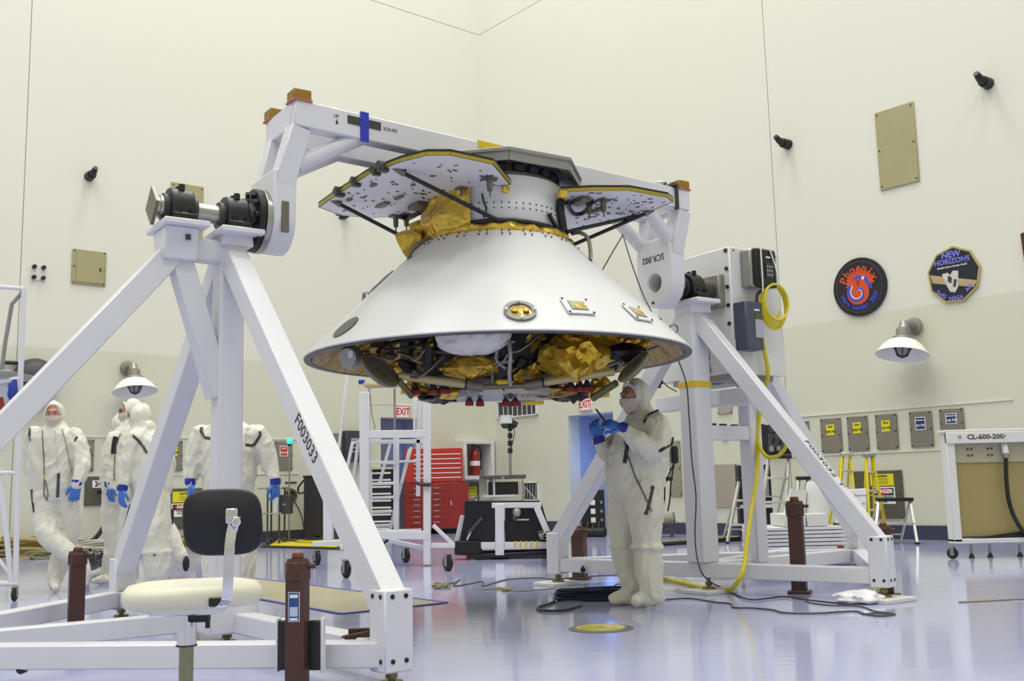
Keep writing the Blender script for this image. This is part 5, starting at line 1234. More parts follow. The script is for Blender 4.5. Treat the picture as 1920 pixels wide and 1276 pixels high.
# mats
def rmat(pts, label, edge=True):
    P = [gr(x, y) for x, y in pts]; c = sum(P, V())/len(P); t = thing('floor_mat', c, label, 'mat')
    MB().prism(P, Z*.02).build('mat', BLACK, t)
    MB().prism([c+(p-c)*.82+Z*.021 for p in P], Z*.006).build('yellow_field', YELLOW, t); return t
rmat([(488, 1026), (510, 1012), (700, 1012), (640, 1030)], 'black mat with yellow field behind the near stand leg')
def emat(p, q, w, label):
    p, q = gr(*p), gr(*q); d = (q-p).normalized(); sd = Z.cross(d)
    t = thing('cable_ramp', (p+q)/2, label, 'mat'); MB().beam(p+Z*.03, q+Z*.03, w, .06).build('ramp', BLACK, t, bevel=.02)
    MB().beam(p+Z*.061, q+Z*.061, w*.3, .004).build('yellow_stripe', YELLOW, t)
emat((1215, 1024), (1400, 1012), .2, 'black cable ramp with yellow stripe nearer the far post')
emat((1060, 992), (1400, 990), .16, 'long black cable ramp with yellow stripe along the wall')
# ---- left white access stand
y0 = 9.3
t = thing('access_stand', gr(10, 1125), 'white tube access stand on casters at the left edge', 'stand')
def tb(l, r=.022, nm='tube', m=WHITE): return MB().tube([at(x, y, yy) for x, y, yy in l], r, 10).build(nm, m, t)
tb([(-60, 534, y0), (47, 541, y0)], .02, 'top_rail'); tb([(45, 541, y0), (38, 720, y0), (33, 900, y0), (29, 1096, y0)], .024, 'upright')
tb([(44, 545, y0), (22, 570, y0), (10, 640, y0), (2, 702, y0)], .018, 'handrail', GREY)
tb([(-8, 850, y0), (8, 960, y0), (22, 1096, y0)], .024, 'sloping_leg'); tb([(-60, 886, y0), (36, 886, y0)], .018, 'cross_rail'); tb([(-60, 1093, y0), (34, 1094, y0)], .026, 'base_rail')
tb([(-40, 1000, y0), (22, 1080, y0)], .016, 'brace')
MB().box(at(5, 705, y0+.2), (.35, .5, .05)).build('platform', GREY, t, bevel=.005); tb([(-40, 720, y0), (38, 710, y0)], .025, 'platform_edge')
MB().prism([at(x, y, y0) for x, y in ((0, 715), (22, 720), (10, 800), (-8, 840))], V((0, .05, 0))).build('pale_gusset', mat('pale_blue_grey', 'b6bec6', .5), t)
MB().beam(at(0, 745, y0-.1), at(6, 775, y0-.1), .02, .05).build('knob', RED, t)
crumple(MB(), at(24, 733, y0-.1), (.045, .03, .10), 8, .2).build('blue_rag', mat('blue_rag', '2b3f9a', .8), t)
caster(None, gr(27, 1126), .055, .03, .1, t)
c = wl(70, 712, .25); t = thing('dark_hood', wl(70, 745), 'dark grey rounded hood on the left wall behind the near sloping leg', 'hood')
MB().lathe([(.34, -.25), (.36, -.1), (.33, .0), (.22, .09), (.001, .12)], c, nL, 28).build('hood', DARK, t)
MB().cyl(c-nL*.2-dL*.5+Z*.28, c-nL*.2+dL*.5+Z*.28, .03, n=8).build('top_bar', BLACK, t)
# ---- steel side table and its equipment
yt = gr(520, 1021).y
def tw(px, py, dy=0.): return at(px, py, yt+dy)
t = thing('steel_table', gr(522, 1021), 'small rolling steel table by the left wall', 'table')
for px, dy in ((502, 0), (524, 0), (509, .5), (534, .5)):
    a_ = tw(px, 913, dy); MB().cyl(V((a_.x, a_.y, .09)), a_, .016, n=8).build('leg', DARK, t); caster(None, a_, .045, .025, .3, t)
for py in (915, 962): 
    a_ = tw(513, py, .25); MB().box(a_, (.42, .62, .025)).build('shelf', STEEL, t, bevel=.004)
a_ = tw(513, 913, .25); a_.z = tw(513, 915, .25).z+.013
o = thing('steel_pot', a_, 'small steel pot on the rolling table', 'pot'); MB().lathe([(.06, 0), (.075, .01), (.075, .11), (.07, .11), (.068, .02)], a_, Z, 20).build('pot', STEEL, o)
MB().box(a_+V((.09, 0, .09)), (.05, .015, .01)).build('handle', STEEL, o)
a_ = tw(536, 945, .2); o = thing('black_case', V((a_.x, a_.y, tw(513, 962, .25).z)), 'black equipment case on the lower table shelf', 'case'); MB().box(a_, (.2, .25, .33)).build('case', DARK, o, bevel=.008); MB().box(a_+V((0, -.126, 0)), (.06, .004, .03)).build('badge', GREY, o)
for k, (x, y) in enumerate(((557, 1006), (528, 1008))): lump('white_bundle', gr(x, y), (.22-.05*k, .12, .07), 40+k, FILM, ('white plastic bundle on the floor right of the steel table', 'white plastic bundle on the floor under the steel table')[k], 'bundle', .1)
fcable([(540, 1012), (560, 1017), (600, 1018), (640, 1014)], .018, RUBBER, 'black cable on the floor behind the yellow mat')
# black cabinet
b = gr(592, 1014); t = thing('black_bin', b, 'tall black wheeled cabinet behind the near sloping leg', 'cabinet'); hb = at(592, 893, b.y).z
MB().box(b+Z*(hb/2+.05), (.36, .45, hb-.1)).build('body', mat('bin_black', '1c1c28', .5), t, bevel=.02); MB().box(b+Z*(hb-.0), (.39, .48, .04)).build('lid', BLACK, t, bevel=.01)
MB().tube(smooth_path([b+V((-.18, -.2, hb-.06)), b+V((-.28, -.22, hb-.2)), b+V((-.26, -.22, hb-.3)), b+V((-.18, -.2, hb-.28))]), .018, 8).build('handle', BLACK, t)
for x in (-.13, .13): caster(None, b+V((x, -.15, 0)), .05, .03, .2, t)
# ---- red tool chest
b0, b1 = gr(765, 1002), gr(878, 1004); yy = b0.y; fx = V((b1.x-b0.x, 0, 0)).normalized(); wd_ = at(878, 950, yy).x-at(765, 950, yy).x
zl, zm, zt_ = at(820, 991, yy).z, at(820, 905, yy).z, at(820, 840, yy).z
tcx = at(765, 950, yy).x; t = thing('tool_chest', V((tcx+wd_/2, yy+.3, 0)), 'red two-part rolling tool chest with white-edged drawers behind the ladder stand', 'tool chest')
MB().box(V((tcx+wd_/2-.04, yy+.3, (zl+zm)/2)), (wd_+.08, .6, zm-zl)).build('lower_cabinet', RED, t, bevel=.008)
uw = at(868, 870, yy).x-at(775, 870, yy).x
MB().box(V((tcx+.1+uw/2-.08, yy+.3, (zm+zt_)/2+.006)), (uw+.16, .52, zt_-zm-.012)).build('upper_chest', REDB, t, bevel=.008)
for k in range(7):
    z_ = zm-.10-(zm-zl-.12)*k/7
    for j, x in enumerate((tcx+.12, tcx+.52)):
        dr = MB().box(V((x+.06, yy-.006, z_-.015)), (.36, .014, (zm-zl-.12)/7-.02)).build('drawer', RED, t, bevel=.003); MB().box(V((x+.06, yy-.022, z_)), (.12, .018, .014)).build('drawer_pull', CHROME, dr)
d_ = MB().box(V((tcx+wd_-.2, yy-.006, (zl+zm)/2)), (.36, .014, zm-zl-.08)).build('door', RED, t, bevel=.003); MB().box(V((tcx+wd_-.34, yy-.02, (zl+zm)/2+.05)), (.03, .02, .09)).build('door_handle', CHROME, d_)
for k in range(6):
    z_ = zt_-.12-(zt_-zm-.2)*k/5.3
    dr = MB().box(V((tcx+.1+uw/2, yy+.035, z_-.04)), (uw-.06, .014, .075)).build('drawer', REDB, t, bevel=.003); MB().box(V((tcx+.1+uw/2, yy+.024, z_)), (uw-.06, .012, .016)).build('drawer_trim', INKW, dr)
MB().box(V((tcx+.1+uw/2, yy+.03, zt_-.17)), (.32, .01, .12)).build('lock_plate', REDB, t)
for x in (.1, wd_*.5, wd_-.1):
    for y in (.08, .5): caster(None, V((tcx+x, yy+y, 0)), .06, .04, .2, t)
# ---- shelving and control panel behind the ladder stand
b = gr(698, 1004); hb = at(698, 880, b.y-.2).z; t = thing('equipment_rack', b, 'black equipment rack with white slats behind the ladder stand', 'rack')
wx = at(738, 950, b.y).x-at(660, 950, b.y).x
MB().box(b+Z*hb/2, (wx, .6, hb)).build('cabinet', mat('rack_black', '15151f', .5), t, bevel=.01)
for k in range(9): MB().box(b+V((0, -.31, .15+hb*.88*k/8.5)), (wx, .02, .035)).build('slat', WHITE2, t)
MB().box(b+Z*(hb+.02), (wx+.06, .66, .04)).build('bench_top', mat('bench_top', 'c8c2a2', .5), t)
MB().box(b+V((-.38, 0, hb+.1)), (.2, .3, .14)).build('white_instrument', WHITE2, t, bevel=.008)
cover(WLw, 618, 812, 650, 868, 'grey wall panel left of the black control box', 'wall_panel_box', GALV, 'panel')
r = WLw.rect(640, 808, 682, 866); t = thing('control_box', WLw.P((r[0]+r[1])/2, r[2]), 'dark wall control box with a pale keypad behind the ladder stand', 'control box')
WLw.plate(MB(), r, 0, .2).build('case', DARK, t, bevel=.01); rk = WLw.inset(r, .2, .75, .3, .75); WLw.plate(MB(), rk, .2, .22).build('keypad', mat('pale_keypad', 'b6bcb4', .5), t)
for i in range(5):
    for j in range(3):
        q = WLw.inset(rk, .12+.19*i, .12+.19*i, .2+.3*j, .2+.3*j); MB().cyl(WLw.P(q[0], q[2], .22), WLw.P(q[0], q[2], .24), .025, n=8).build('key', INK, t)
# ---- white ladder stand on wheels
yb = gr(800, 1060).y
t = thing('ladder_stand', gr(720, 1055), 'white wheeled ladder stand with side rails under the left of the craft', 'ladder')
def L(px, py, dy=0.): return at(px, py, yb+dy)
def tbm(p, q, w, nm='frame_tube', h=None, m=WHITE): return MB().beam(p, q, w, h or w, V((0, 1, 0)) if abs((q-p).normalized().z) > .8 else Z).build(nm, m, t, bevel=.005)
def vert(px0, py0, px1, py1, dy, w, nm='upright', m=WHITE): return tbm(L(px0, py0, dy), L(px1, py1, dy), w, nm, m=m)
vert(684, 735, 684, 1006, 0, .11, 'corner_post'); vert(801, 750, 801, 1058, 0, .085, 'corner_post'); vert(743, 818, 743, 996, .25, .065); vert(785, 740, 784, 930, .5, .05)
vert(692, 722, 692, 808, .3, .03, 'rail_post'); vert(740, 728, 740, 808, .35, .025, 'rail_post', GREY); vert(777, 745, 777, 812, .4, .03, 'rail_post'); vert(652, 700, 633, 858, .9, .035, 'rear_strut')
tbm(L(680, 814), L(803, 813), .09, 'platform_beam'); tbm(L(692, 828, .5), L(797, 827, .5), .05, 'platform_beam'); tbm(L(695, 759, .4), L(777, 759, .4), .015, 'guard_wire')
tbm(L(684, 1001), L(803, 1003), .1, 'base_beam'); tbm(L(684, 999, .9), L(790, 996, .9), .07, 'base_beam')
MB().box(L(714, 722, .3), (.40, .3, .035)).build('tray', mat('amber_tray', 'c9b27a', .3, var=.1), t, bevel=.006); MB().box(L(678, 716, .2), (.07, .04, .05)).build('tape_wrap', BLUE, t)
tbm(L(586, 1019, -.1), L(690, 1014, 0), .055, 'outrigger'); tbm(L(640, 1026, -.5), L(690, 1006, 0), .05, 'outrigger'); tbm(L(812, 984, 0), L(851, 1021, 0), .045, 'outrigger_brace'); tbm(L(803, 1022), L(853, 1022), .055, 'outrigger'); tbm(L(731, 1013, .6), L(801, 1028), .05, 'outrigger')
vert(616, 935, 616, 1012, .1, .11, 'side_panel')
for a_ in (gr(594, 1059), gr(649, 1083), gr(761, 1054), gr(840, 1070)): caster(None, a_, .085, .045, .6, t)
# the stair inside the stand
for x0, x1, dy in ((659, 645, -.05), (672, 660, .25), (708, 690, .5), (716, 700, .62)): pass
for k in range(4):
    py = 907+38*k/1.45; tbm(L(690, py, .1+.08*k), L(742-3*k, py-2, .1+.08*k), .05, 'stair_tread', .035)
for (xa, ya, xb, yb_, dy) in ((661, 830, 646, 900, .1), (672, 828, 662, 900, .3), (732, 830, 712, 905, .5), (771, 838, 753, 905, .3), (768, 842, 732, 990, .35)): tbm(L(xa, ya, dy), L(xb, yb_, dy), .035, 'stair_rail')
tbm(L(661, 830, .1), L(676, 828, .3), .04, 'stair_rail'); tbm(L(702, 866, .2), L(783, 864, .3), .03, 'cross_rail'); tbm(L(690, 866, 0), L(742, 868, .2), .03, 'cross_rail')
MB().tube([L(778, 904, -.06), L(790, 908, -.07), L(808, 908, -.07)], .022, 8).build('black_strap', CARB, t)
MB().tube(smooth_path([L(694, 738, 0), L(698, 780, 0), L(703, 800, .02), L(696, 812, 0)]), .006, 6).build('cord', CT, t)
MB().tube(smooth_path([L(695, 1015, 0), L(712, 1021, 0), L(728, 1012, 0)]), .014, 6).build('cable', RUBBER, t)
# ---- black carriage with camera mast
yc_ = gr(938, 1048).y
def K(px, py, dy=0.): return at(px, py, yc_+dy)
t = thing('carriage', gr(945, 1046), 'black and white carriage with sloping sides carrying a small table', 'carriage')
def kb(p, q, w, nm, h=None, m=WHITE): return MB().beam(p, q, w, h or w).build(nm, m, t, bevel=.005)
kb(K(937, 944), K(937, 1040), .11, 'front_post'); kb(K(922, 947), K(1015, 946), .07, 'top_beam', .065); kb(K(1006, 950), K(1034, 1016), .075, 'sloping_leg'); kb(K(902, 1022), K(1034, 1021), .08, 'base_beam')
kb(K(868, 966, .2), K(856, 1016, .2), .06, 'sloping_leg'); kb(K(930, 944, .8), K(1002, 944, .8), .06, 'rear_beam')
MB().prism([K(871, 938), K(1012, 938), K(1005, 938, 1.0), K(885, 938, 1.0)], Z*-.03).build('black_top', BLACK, t, bevel=.005)
MB().prism([K(947, 952, .05), K(1005, 952, .05), K(1030, 1016, .05), K(947, 1016, .05)], V((0, .03, 0))).build('front_panel', mat('panel_black', '121218', .4), t)
MB().prism([K(871, 941, .02), K(928, 941, .02), K(928, 1016, .02), K(862, 1016, .1), K(871, 966, .05)], V((0, .03, 0))).build('front_panel', mat('panel_black', '121218'), t)
MB().prism([K(1012, 941, .1), K(1008, 941, 1.), K(1032, 1014, 1.), K(1033, 1014, .1)], V((.02, 0, 0))).build('side_panel', mat('panel_black', '121218'), t)
MB().prism([K(852, 1014), K(903, 1014), K(903, 1042), K(852, 1040)], V((0, .3, 0))).build('counterweight', BLACK, t, bevel=.01)
kb(K(875, 1044), K(1032, 1036), .1, 'track', .05, BLACK); kb(K(890, 1035, .8), K(1032, 1032, .8), .1, 'track', .05, BLACK)
MB().box(gr(938, 1046)+Z*.02, (.2, .18, .04)).build('foot', BLACK, t, bevel=.005)
for k in range(5): MB().box(K(966+10*k, 1020, -.045), (.018, .006, .09), (V((1, 0, 0)), V((0, 1, 0)), V((.15, 0, 1)).normalized())).build('yellow_stripe', YTAPE, t)
MB().cyl(K(905, 970, -.02), K(878, 1000, -.02), .025, n=12).build('gas_strut', DARK, t); MB().cyl(K(884, 993, -.03), K(876, 1012, -.03), .014, n=10).build('gas_strut', CHROME, t)
MB().lathe([(.05, 0), (.055, .04), (.03, .09)], K(969, 956, -.02), V((0, -.5, -1)).normalized(), 16).build('valve_head', GREY, t); MB().cyl(K(968, 974, -.05), K(992, 974, -.05), .012, n=8).build('crank', GREY, t); MB().cyl(K(965, 965, -.03), K(966, 976, -.05), .03, n=12).build('valve_body', DARK, t)
zt2 = K(945, 940, .5).z
o = thing('instrument_table', K(943, 938, .5), 'small instrument table with dark top standing on the black carriage', 'table')
def ob(c, s_, nm, m): return MB().box(c, s_, None).build(nm, m, o, bevel=.004)
ob(K(943, 894, .45), (.59, .6, .045), 'dark_top', mat('tabletop_grey', '55564f', .4)); ob(K(944, 915, .4), (.38, .4, .16), 'instrument', BLACK); ob(K(935, 930, .2), (.40, .04, .035), 'shelf_bar', WHITE)
for px, dy, m_ in ((926, .2, WHITE), (976, .2, CHROME), (980, .7, CHROME), (915, .7, CHROME)): a_ = K(px, 897, dy); MB().cyl(V((a_.x, a_.y, zt2)), a_, .014, n=10).build('leg', m_, o)
MB().beam(K(981, 909, .3), K(1003, 934, .3), .012, .012).build('diagonal_bar', WHITE, o); MB().box(K(987, 932, .2), (.06, .04, .03)).build('brass_valve', mat('brass', '6a5a3c'), o)
MB().lathe([(.02, 0), (.02, .012)], K(943, 895, .14), V((0, -1, 0)), 10).build('badge', GREY, o)
m0 = K(957, 891, .45); o = thing('camera_mast', m0, 'white camera on a black-banded mast above the instrument table', 'camera')
MB().cyl(m0-Z*.0, K(956, 800, .45), .018, n=12).build('mast', GREY, o)
for k in range(4): MB().cyl(K(956.5, 849-14*k, .45), K(956.5, 840-14*k, .45), .032, n=12).build('cable_band', BLACK, o)
MB().lathe([(.08, 0), (.085, .03), (.07, .07), (.08, .11)], K(949, 794, .4), Z, 20).build('camera_head', WHITE2, o); MB().ell(K(947, 796, .38), (.055, .055, .05)).build('lens_dome', DARK, o)
crumple(MB(), K(960, 795, .42), (.07, .05, .06), 12, .3).build('cable_knot', BLACK, o); MB().tube(smooth_path([K(963, 797, .4), K(965, 812, .4), K(961, 830, .4), K(957, 845, .42)]), .006, 6).build('cable', BLACK, o)
# ---- right hand side: ladders, ballast, cart
def step_ladder(label, fr_, ft_, n, m, name='step_ladder', topm=BLACK, rear=None, yf=None, dep=.55, w=.035, grp=None, stepm=None):
    """fr_: front left rail (x_top,y_top,x_bot,y_bot), ft_: front right rail"""
    P0_, P1_ = gr(fr_[2], fr_[3]), gr(ft_[2], ft_[3]); y = (P0_.y+P1_.y)/2
    a0, b0 = V((P0_.x, y, .0)), V((P1_.x, y, .0)); a1, b1 = at(fr_[0], fr_[1], y+dep*.5), at(ft_[0], ft_[1], y+dep*.5)
    t = thing(name, (a0+b0)/2, label, 'ladder', grp)
    for a_, b_ in ((a0, a1), (b0, b1)):
        l_ = MB().beam(a_+Z*.02, b_, w, w*1.3).build('rail', m, t, bevel=.003); MB().box(a_+Z*.012, (w*1.5, w*1.8, .024)).build('rubber_foot', RUBBER, l_)
    for k in range(n):
        f = (k+.75)/(n+.6); MB().beam(a0.lerp(a1, f), b0.lerp(b1, f), .075, .03).build('step', stepm or m, t, bevel=.003)
    for a_, x in ((a0, .12), (b0, -.12)):
        q = V((a_.x+(x*.3), y+dep, .0)); l_ = MB().beam(q+Z*.01, (a1 if a_ is a0 else b1), w*.7, w*.7).build('rear_rail', m, t)
    for f in (.2, .55): MB().beam(V((a0.x+.03, y+dep, 0)).lerp(a1, f), V((b0.x-.03, y+dep, 0)).lerp(b1, f), .02, .02).build('rear_brace', m, t)
    MB().beam(a1+V((-.03, 0, .015)), b1+V((.03, 0, .015)), .14, .05).build('top_cap', topm, t, bevel=.008)
    return t
step_ladder('aluminium step ladder with black top in front of the dark gauge panel', (1441, 858, 1420, 1022), (1479, 858, 1473, 1022), 3, ALU)
step_ladder('low aluminium ladder half hidden behind the rear post of the far stand', (1386, 900, 1362, 1018), (1410, 900, 1414, 1018), 2, ALU)
step_ladder('small aluminium ladder peeking out behind the ballast blocks', (1498, 898, 1484, 1022), (1514, 898, 1524, 1022), 2, ALU)
step_ladder('yellow step ladder with blue tape on one step, left of two', (1580, 853, 1564, 1017), (1594, 853, 1614, 1017), 4, YELLOW, stepm=ALU, dep=.6, topm=ALU)
step_ladder('yellow step ladder with grey top cap, right of two, leaning over the danger sign', (1624, 855, 1630, 1019), (1635, 855, 1668, 1019), 4, YELLOW, stepm=ALU, dep=.4, topm=GREY)
step_ladder('low step stool with wide black top in front of the yellow ladder', (1648, 938, 1634, 1021), (1706, 938, 1727, 1021), 1, ALU, name='step_stool', dep=.5)
st_ = [o for o in COL.objects if o.name == 'step_stool'][0]
# gauge panel on the wall
r = WRw.rect(1437, 795, 1482, 852); t = thing('gauge_panel', WRw.P((r[0]+r[1])/2, r[2]), 'dark open gauge cabinet on the wall above the aluminium ladder', 'cabinet')
WRw.plate(MB(), r, 0, .04).build('backing', BLACK, t); WRw.plate(MB(), WRw.inset(r, .2, .9, .1, .7), .04, .08).build('manifold', mat('manifold', '55585c', .4, .5), t)
for fx, fz, s_ in ((.45, .85, .06), (.4, .5, .045), (.65, .45, .05), (.7, .2, .04), (.4, .2, .05)):
    q = WRw.inset(r, fx, fx, fz, fz); o = MB().cyl(WRw.P(q[0], q[2], .08), WRw.P(q[0], q[2], .13), s_, n=16).build('gauge', random.choice((GREY, DARK, STEEL)), t)
cover(WRw, 1420, 795, 1436, 850, 'narrow dark wall cabinet left of the gauge panel', 'wall_cabinet', BLACK, 'cabinet')
b = gr(1452, 1016)-V((0, .1, 0)); t = thing('gas_rack', b+V((.1, .7, 0)), 'dark gas equipment rack behind the aluminium ladder', 'rack'); hb = at(1452, 870, b.y+.7).z
MB().box(b+V((-.1, .8, hb/2)), (.5, .2, hb)).build('cabinet', mat('rack_black', '15151f'), t, bevel=.01); MB().box(b+V((-.1, .68, hb*.75)), (.4, .04, .4)).build('grey_panel', GREY, t); MB().box(b+V((-.1, .68, hb*.45)), (.48, .05, .05)).build('shelf_edge', WHITE2, t)
# ballast
yq = 10.6
def Q(px, py, dy=0.): return at(px, py, yq+dy)
t = thing('ballast_stack', V((Q(1500, 1030).x, yq+.4, 0)), 'stack of flat white ballast plates on the floor behind the far stand', 'ballast')
x0, x1 = Q(1424, 1010).x, Q(1586, 1010).x; zb2, zt3 = Q(1500, 1038).z, Q(1500, 987).z
MB().box(V(((x0+x1)/2, yq+.42, zb2/2)), (x1-x0-.1, .6, max(zb2, .02))).build('pallet', GREY, t)
for k in range(7):
    h = (zt3-zb2)/7; MB().box(V(((x0+x1)/2+random.uniform(-.006, .006), yq+.4, zb2+h*(k+.5))), (x1-x0, .8, h-.008)).build('plate', WHITE, t, bevel=.004)
t2 = thing('ballast_tray', V((Q(1512, 986).x, yq+.3, zt3)), 'white open tray with two compartments on top of the ballast plates', 'tray')
for a_, b_ in ((1470, 1512), (1512, 1553)):
    p, q = Q(a_, 975), Q(b_, 975); h = Q(1500, 963).z-zt3
    MB().box(V(((p.x+q.x)/2, yq+.3, zt3+h/2)), (q.x-p.x-.012, .6, h)).build('compartment', WHITE2, t2, bevel=.006)
a_ = Q(1531, 963, .25); o = thing('white_drum', V((a_.x, a_.y, a_.z)), 'tapered white drum standing on the tray', 'drum'); MB().lathe([(.12, 0), (.115, .1), (.085, .3), (.07, .33)], a_, Z, 26).build('drum', WHITE2, o)
a_ = Q(1492, 963, .3); tag(MB().prism([Q(1472, 964, .2), Q(1510, 964, .2), Q(1512, 918, .2), Q(1484, 916, .2)], V((0, .08, 0))).build('white_sheet_panel', WHITE2), 'leaning white panel on the ballast tray behind the brown jack', 'panel')
o = thing('whiteboard', V((Q(1597, 979).x, yq+.2, Q(1597, 979).z)), 'white board with faint handwriting standing behind the sloping leg', 'board')
MB().prism([Q(1566, 980, .2), Q(1626, 980, .2), Q(1624, 915, .2), Q(1566, 918, .2)], V((0, .03, 0))).build('board', mat('board_white', 'f0f0f2', .3, var=0), o, bevel=.004)
text('Tecra  Rev A', .05, Q(1598, 944, .198), V((1, 0, 0)), Z, mat('faint_ink', '8a8a84', .7), o); text('Reserved', .035, Q(1614, 928, .198), V((1, 0, 0)), Z, mat('faint_ink', '8a8a84'), o)
for px in (1572, 1620): a_ = Q(px, 975, .25); MB().cyl(V((a_.x, a_.y, 0)), a_, .014, n=8).build('stand_leg', GREY, o)
t = thing('ballast_stack', V((Q(1574, 1060, -1.0).x, yq-1.0, 0)), 'low stack of white ballast plates inside the right foot of the far stand', 'ballast')
p, q = Q(1532, 1050, -.9), Q(1612, 1050, -.9); z1_ = Q(1570, 1038, -.9).z
for k in range(4): h = z1_/4; MB().box(V(((p.x+q.x)/2, yq-.55, h*(k+.5))), (q.x-p.x, .7, h-.006)).build('plate', WHITE, t, bevel=.004)
a_ = Q(1577, 1038, -.5); a_.z = z1_; o = thing('lifting_knob', a_, 'brown lifting knob on the low ballast stack', 'knob'); MB().lathe([(.05, 0), (.035, .02), (.03, .05), (.001, .06)], a_, Z, 14).build('knob', COPPER, o); MB().box(a_+Z*.006, (.13, .13, .012)).build('base_plate', WHITE2, o)
a_ = Q(1569, 986, .3); a_.z = zt3; stk0 = [o for o in COL.objects if o.name == 'ballast_stack'][0]; MB().lathe([(.035, 0), (.03, .02), (.001, .045)], a_, Z, 12).build('knob', BROWN, stk0)
# white equipment cart
yw = gr(1787, 1047).y
def WC(px, py, dy=0.): return at(px, py, yw+dy)
xl = WC(1780, 900).x; zt4 = WC(1768, 806).z; zb4 = WC(1768, 1020).z; WL_ = 1.9
t = thing('equipment_cart', V((xl+.9, yw+.3, 0)), 'white open-fronted equipment cart stencilled CL-600-200 at the right edge', 'cart')
def cbx(x, y, z, a_, b_, c_, nm, m): return MB().box(V((xl+x, yw+y*.2, z)), (a_, b_*(.2 if b_ > .5 else 1), c_)).build(nm, m, t, bevel=.006)
cbx(WL_/2, .4, zt4-.015, WL_+.06, .88, .03, 'top_board', WHITE2); cbx(WL_/2, .03, zt4-.09, WL_, .06, .12, 'header', WHITE2)
cbx(.045, .4, (zt4+zb4)/2, .09, .8, zt4-zb4-.04, 'side_wall', WHITE2); cbx(WL_/2, .4, zb4+.025, WL_, .8, .05, 'sill', WHITE2); cbx(WL_-.04, .4, (zt4+zb4)/2, .08, .8, zt4-zb4-.04, 'side_wall', WHITE2)
PLY = mat('ochre_panel', 'a1925c', .5, var=.08, scale=3)
cbx(WL_/2, .55, (zt4+zb4)/2-.08, WL_-.1, .02, zt4-zb4-.3, 'inner_panel', PLY); cbx(WL_/2, .50, zt4-.25, WL_-.1, .04, .22, 'upper_panel', mat('pale_panel', 'b4ae92', .5))
mb = MB()
for i, x in enumerate((.22, .26, .44, .48, .86, .9)):
    for z_ in (.21, .28): mb.cyl(V((xl+x+.04, yw+.078, zt4-z_)), V((xl+x+.04, yw+.070, zt4-z_)), .011, n=8)
mb.build('panel_screws', BROWN, t)['kind'] = 'stuff'
text('CL-600-200', .072, V((xl+.42, yw-.026, zt4-.085)), V((1, 0, 0)), Z, mat('stencil_brown', '4c4238', .6), t, bold=.002, stretch=1.15); text('60', .08, V((xl+.92, yw-.026, zt4-.085)), V((1, 0, 0)), Z, mat('stencil_brown', '4c4238'), t, bold=.002)
for x in (.14, .62): cbx(x, -.16, zt4-.075, .03, .02, .03, 'latch', GREY)
MB().tube([WC(1882, 833, .07), WC(1884, 838, .03), WC(1886, 850, .02)], .035, 12).build('elbow_fitting', WHITE2, t); MB().cyl(WC(1886, 850, .02), WC(1886, 858, .02), .03, n=14).build('hose_clamp', STEEL, t)
MB().tube(smooth_path([WC(1886, 858, .02), WC(1887, 900, .02), WC(1892, 940, .02), WC(1905, 975, .0), WC(1925, 1000, -.03), WC(1960, 1008, -.03)]), .022, 12).build('black_hose', mat('hose_black', '14161e', .4), t)
MB().prism([WC(1812, 1011, .04), WC(1925, 994, .04), WC(1960, 1000, .04), WC(1960, 1011, .04)], V((0, .03, 0))).build('dark_ramp', mat('panel_black', '121218'), t)
caster(None, gr(1787, 1047), .058, .035, .9, t); caster(None, gr(1787, 1047)+V((1.7, .1, 0)), .058, .035, .9, t)
for px in (1820, 1855, 1911): a_ = WC(px, 1020, .08); l_ = MB().cyl(V((a_.x, a_.y, .05)), a_, .015, n=10).build('leveling_leg', GREY, t); MB().lathe([(.03, 0), (.03, .01), (.012, .05)], V((a_.x, a_.y, .0)), Z, 12).build('leveling_foot', BLACK, l_)
# black rack behind the far stand's left leg, hose reel
b = gr(1112, 1004); t = thing('cable_rack', b, 'black rack with pale square labels behind the left leg of the far stand', 'rack'); hb = at(1112, 918, b.y).z
MB().box(b+Z*hb/2, (.42, .4, hb)).build('cabinet', BLACK, t, bevel=.01)
for k in range(3): MB().box(b+V((0, -.205, hb*(.35+.19*k))), (.08, .01, .09)).build('square_label', SWHT, t); MB().box(b+V((.15, -.205, hb*(.35+.19*k))), (.04, .01, .05)).build('small_label', GREY, t)
for k in range(4): MB().cyl(b+V((-.25+.1*k, -.4, .04)), b+V((-.2+.1*k, -.2, .25)), .012, n=8).build('cross_bar', DARK, t)
MB().cyl(gr(1086, 1006)+Z*.08, gr(1135, 1006)+Z*.08, .08, n=16).build('roll', BLACK, t)
b = gr(1243, 1006); t = thing('hose_reel', b, 'grey hose reel on small wheels behind the working person', 'reel'); c = at(1244, 973, b.y)
MB().cyl(c-V((.17, 0, 0)), c+V((.17, 0, 0)), .095, n=24).build('drum', mat('reel_grey', '8a8670', .5, var=.15), t)
for x in (-.17, .17): MB().cyl(c+V((x-.01, 0, 0)), c+V((x+.01, 0, 0)), .11, n=24).build('drum_rim', DARK, t)
MB().box(V((c.x, c.y, .1)), (.3, .2, .06)).build('base', DARK, t); 
for x in (-.1, .12): caster(None, V((c.x+x, c.y-.08, 0)), .04, .03, 0, t)
MB().beam(V((c.x, c.y, .12)), c, .04, .04).build('stem', DARK, t)
MB().tube(smooth_path([c+V((.15, -.1, 0)), c+V((.3, -.1, -.05)), at(1290, 945, b.y), at(1305, 905, b.y-.5)]), .008, 6).build('air_line', mat('line_pale', 'a8a48c', .5), t)
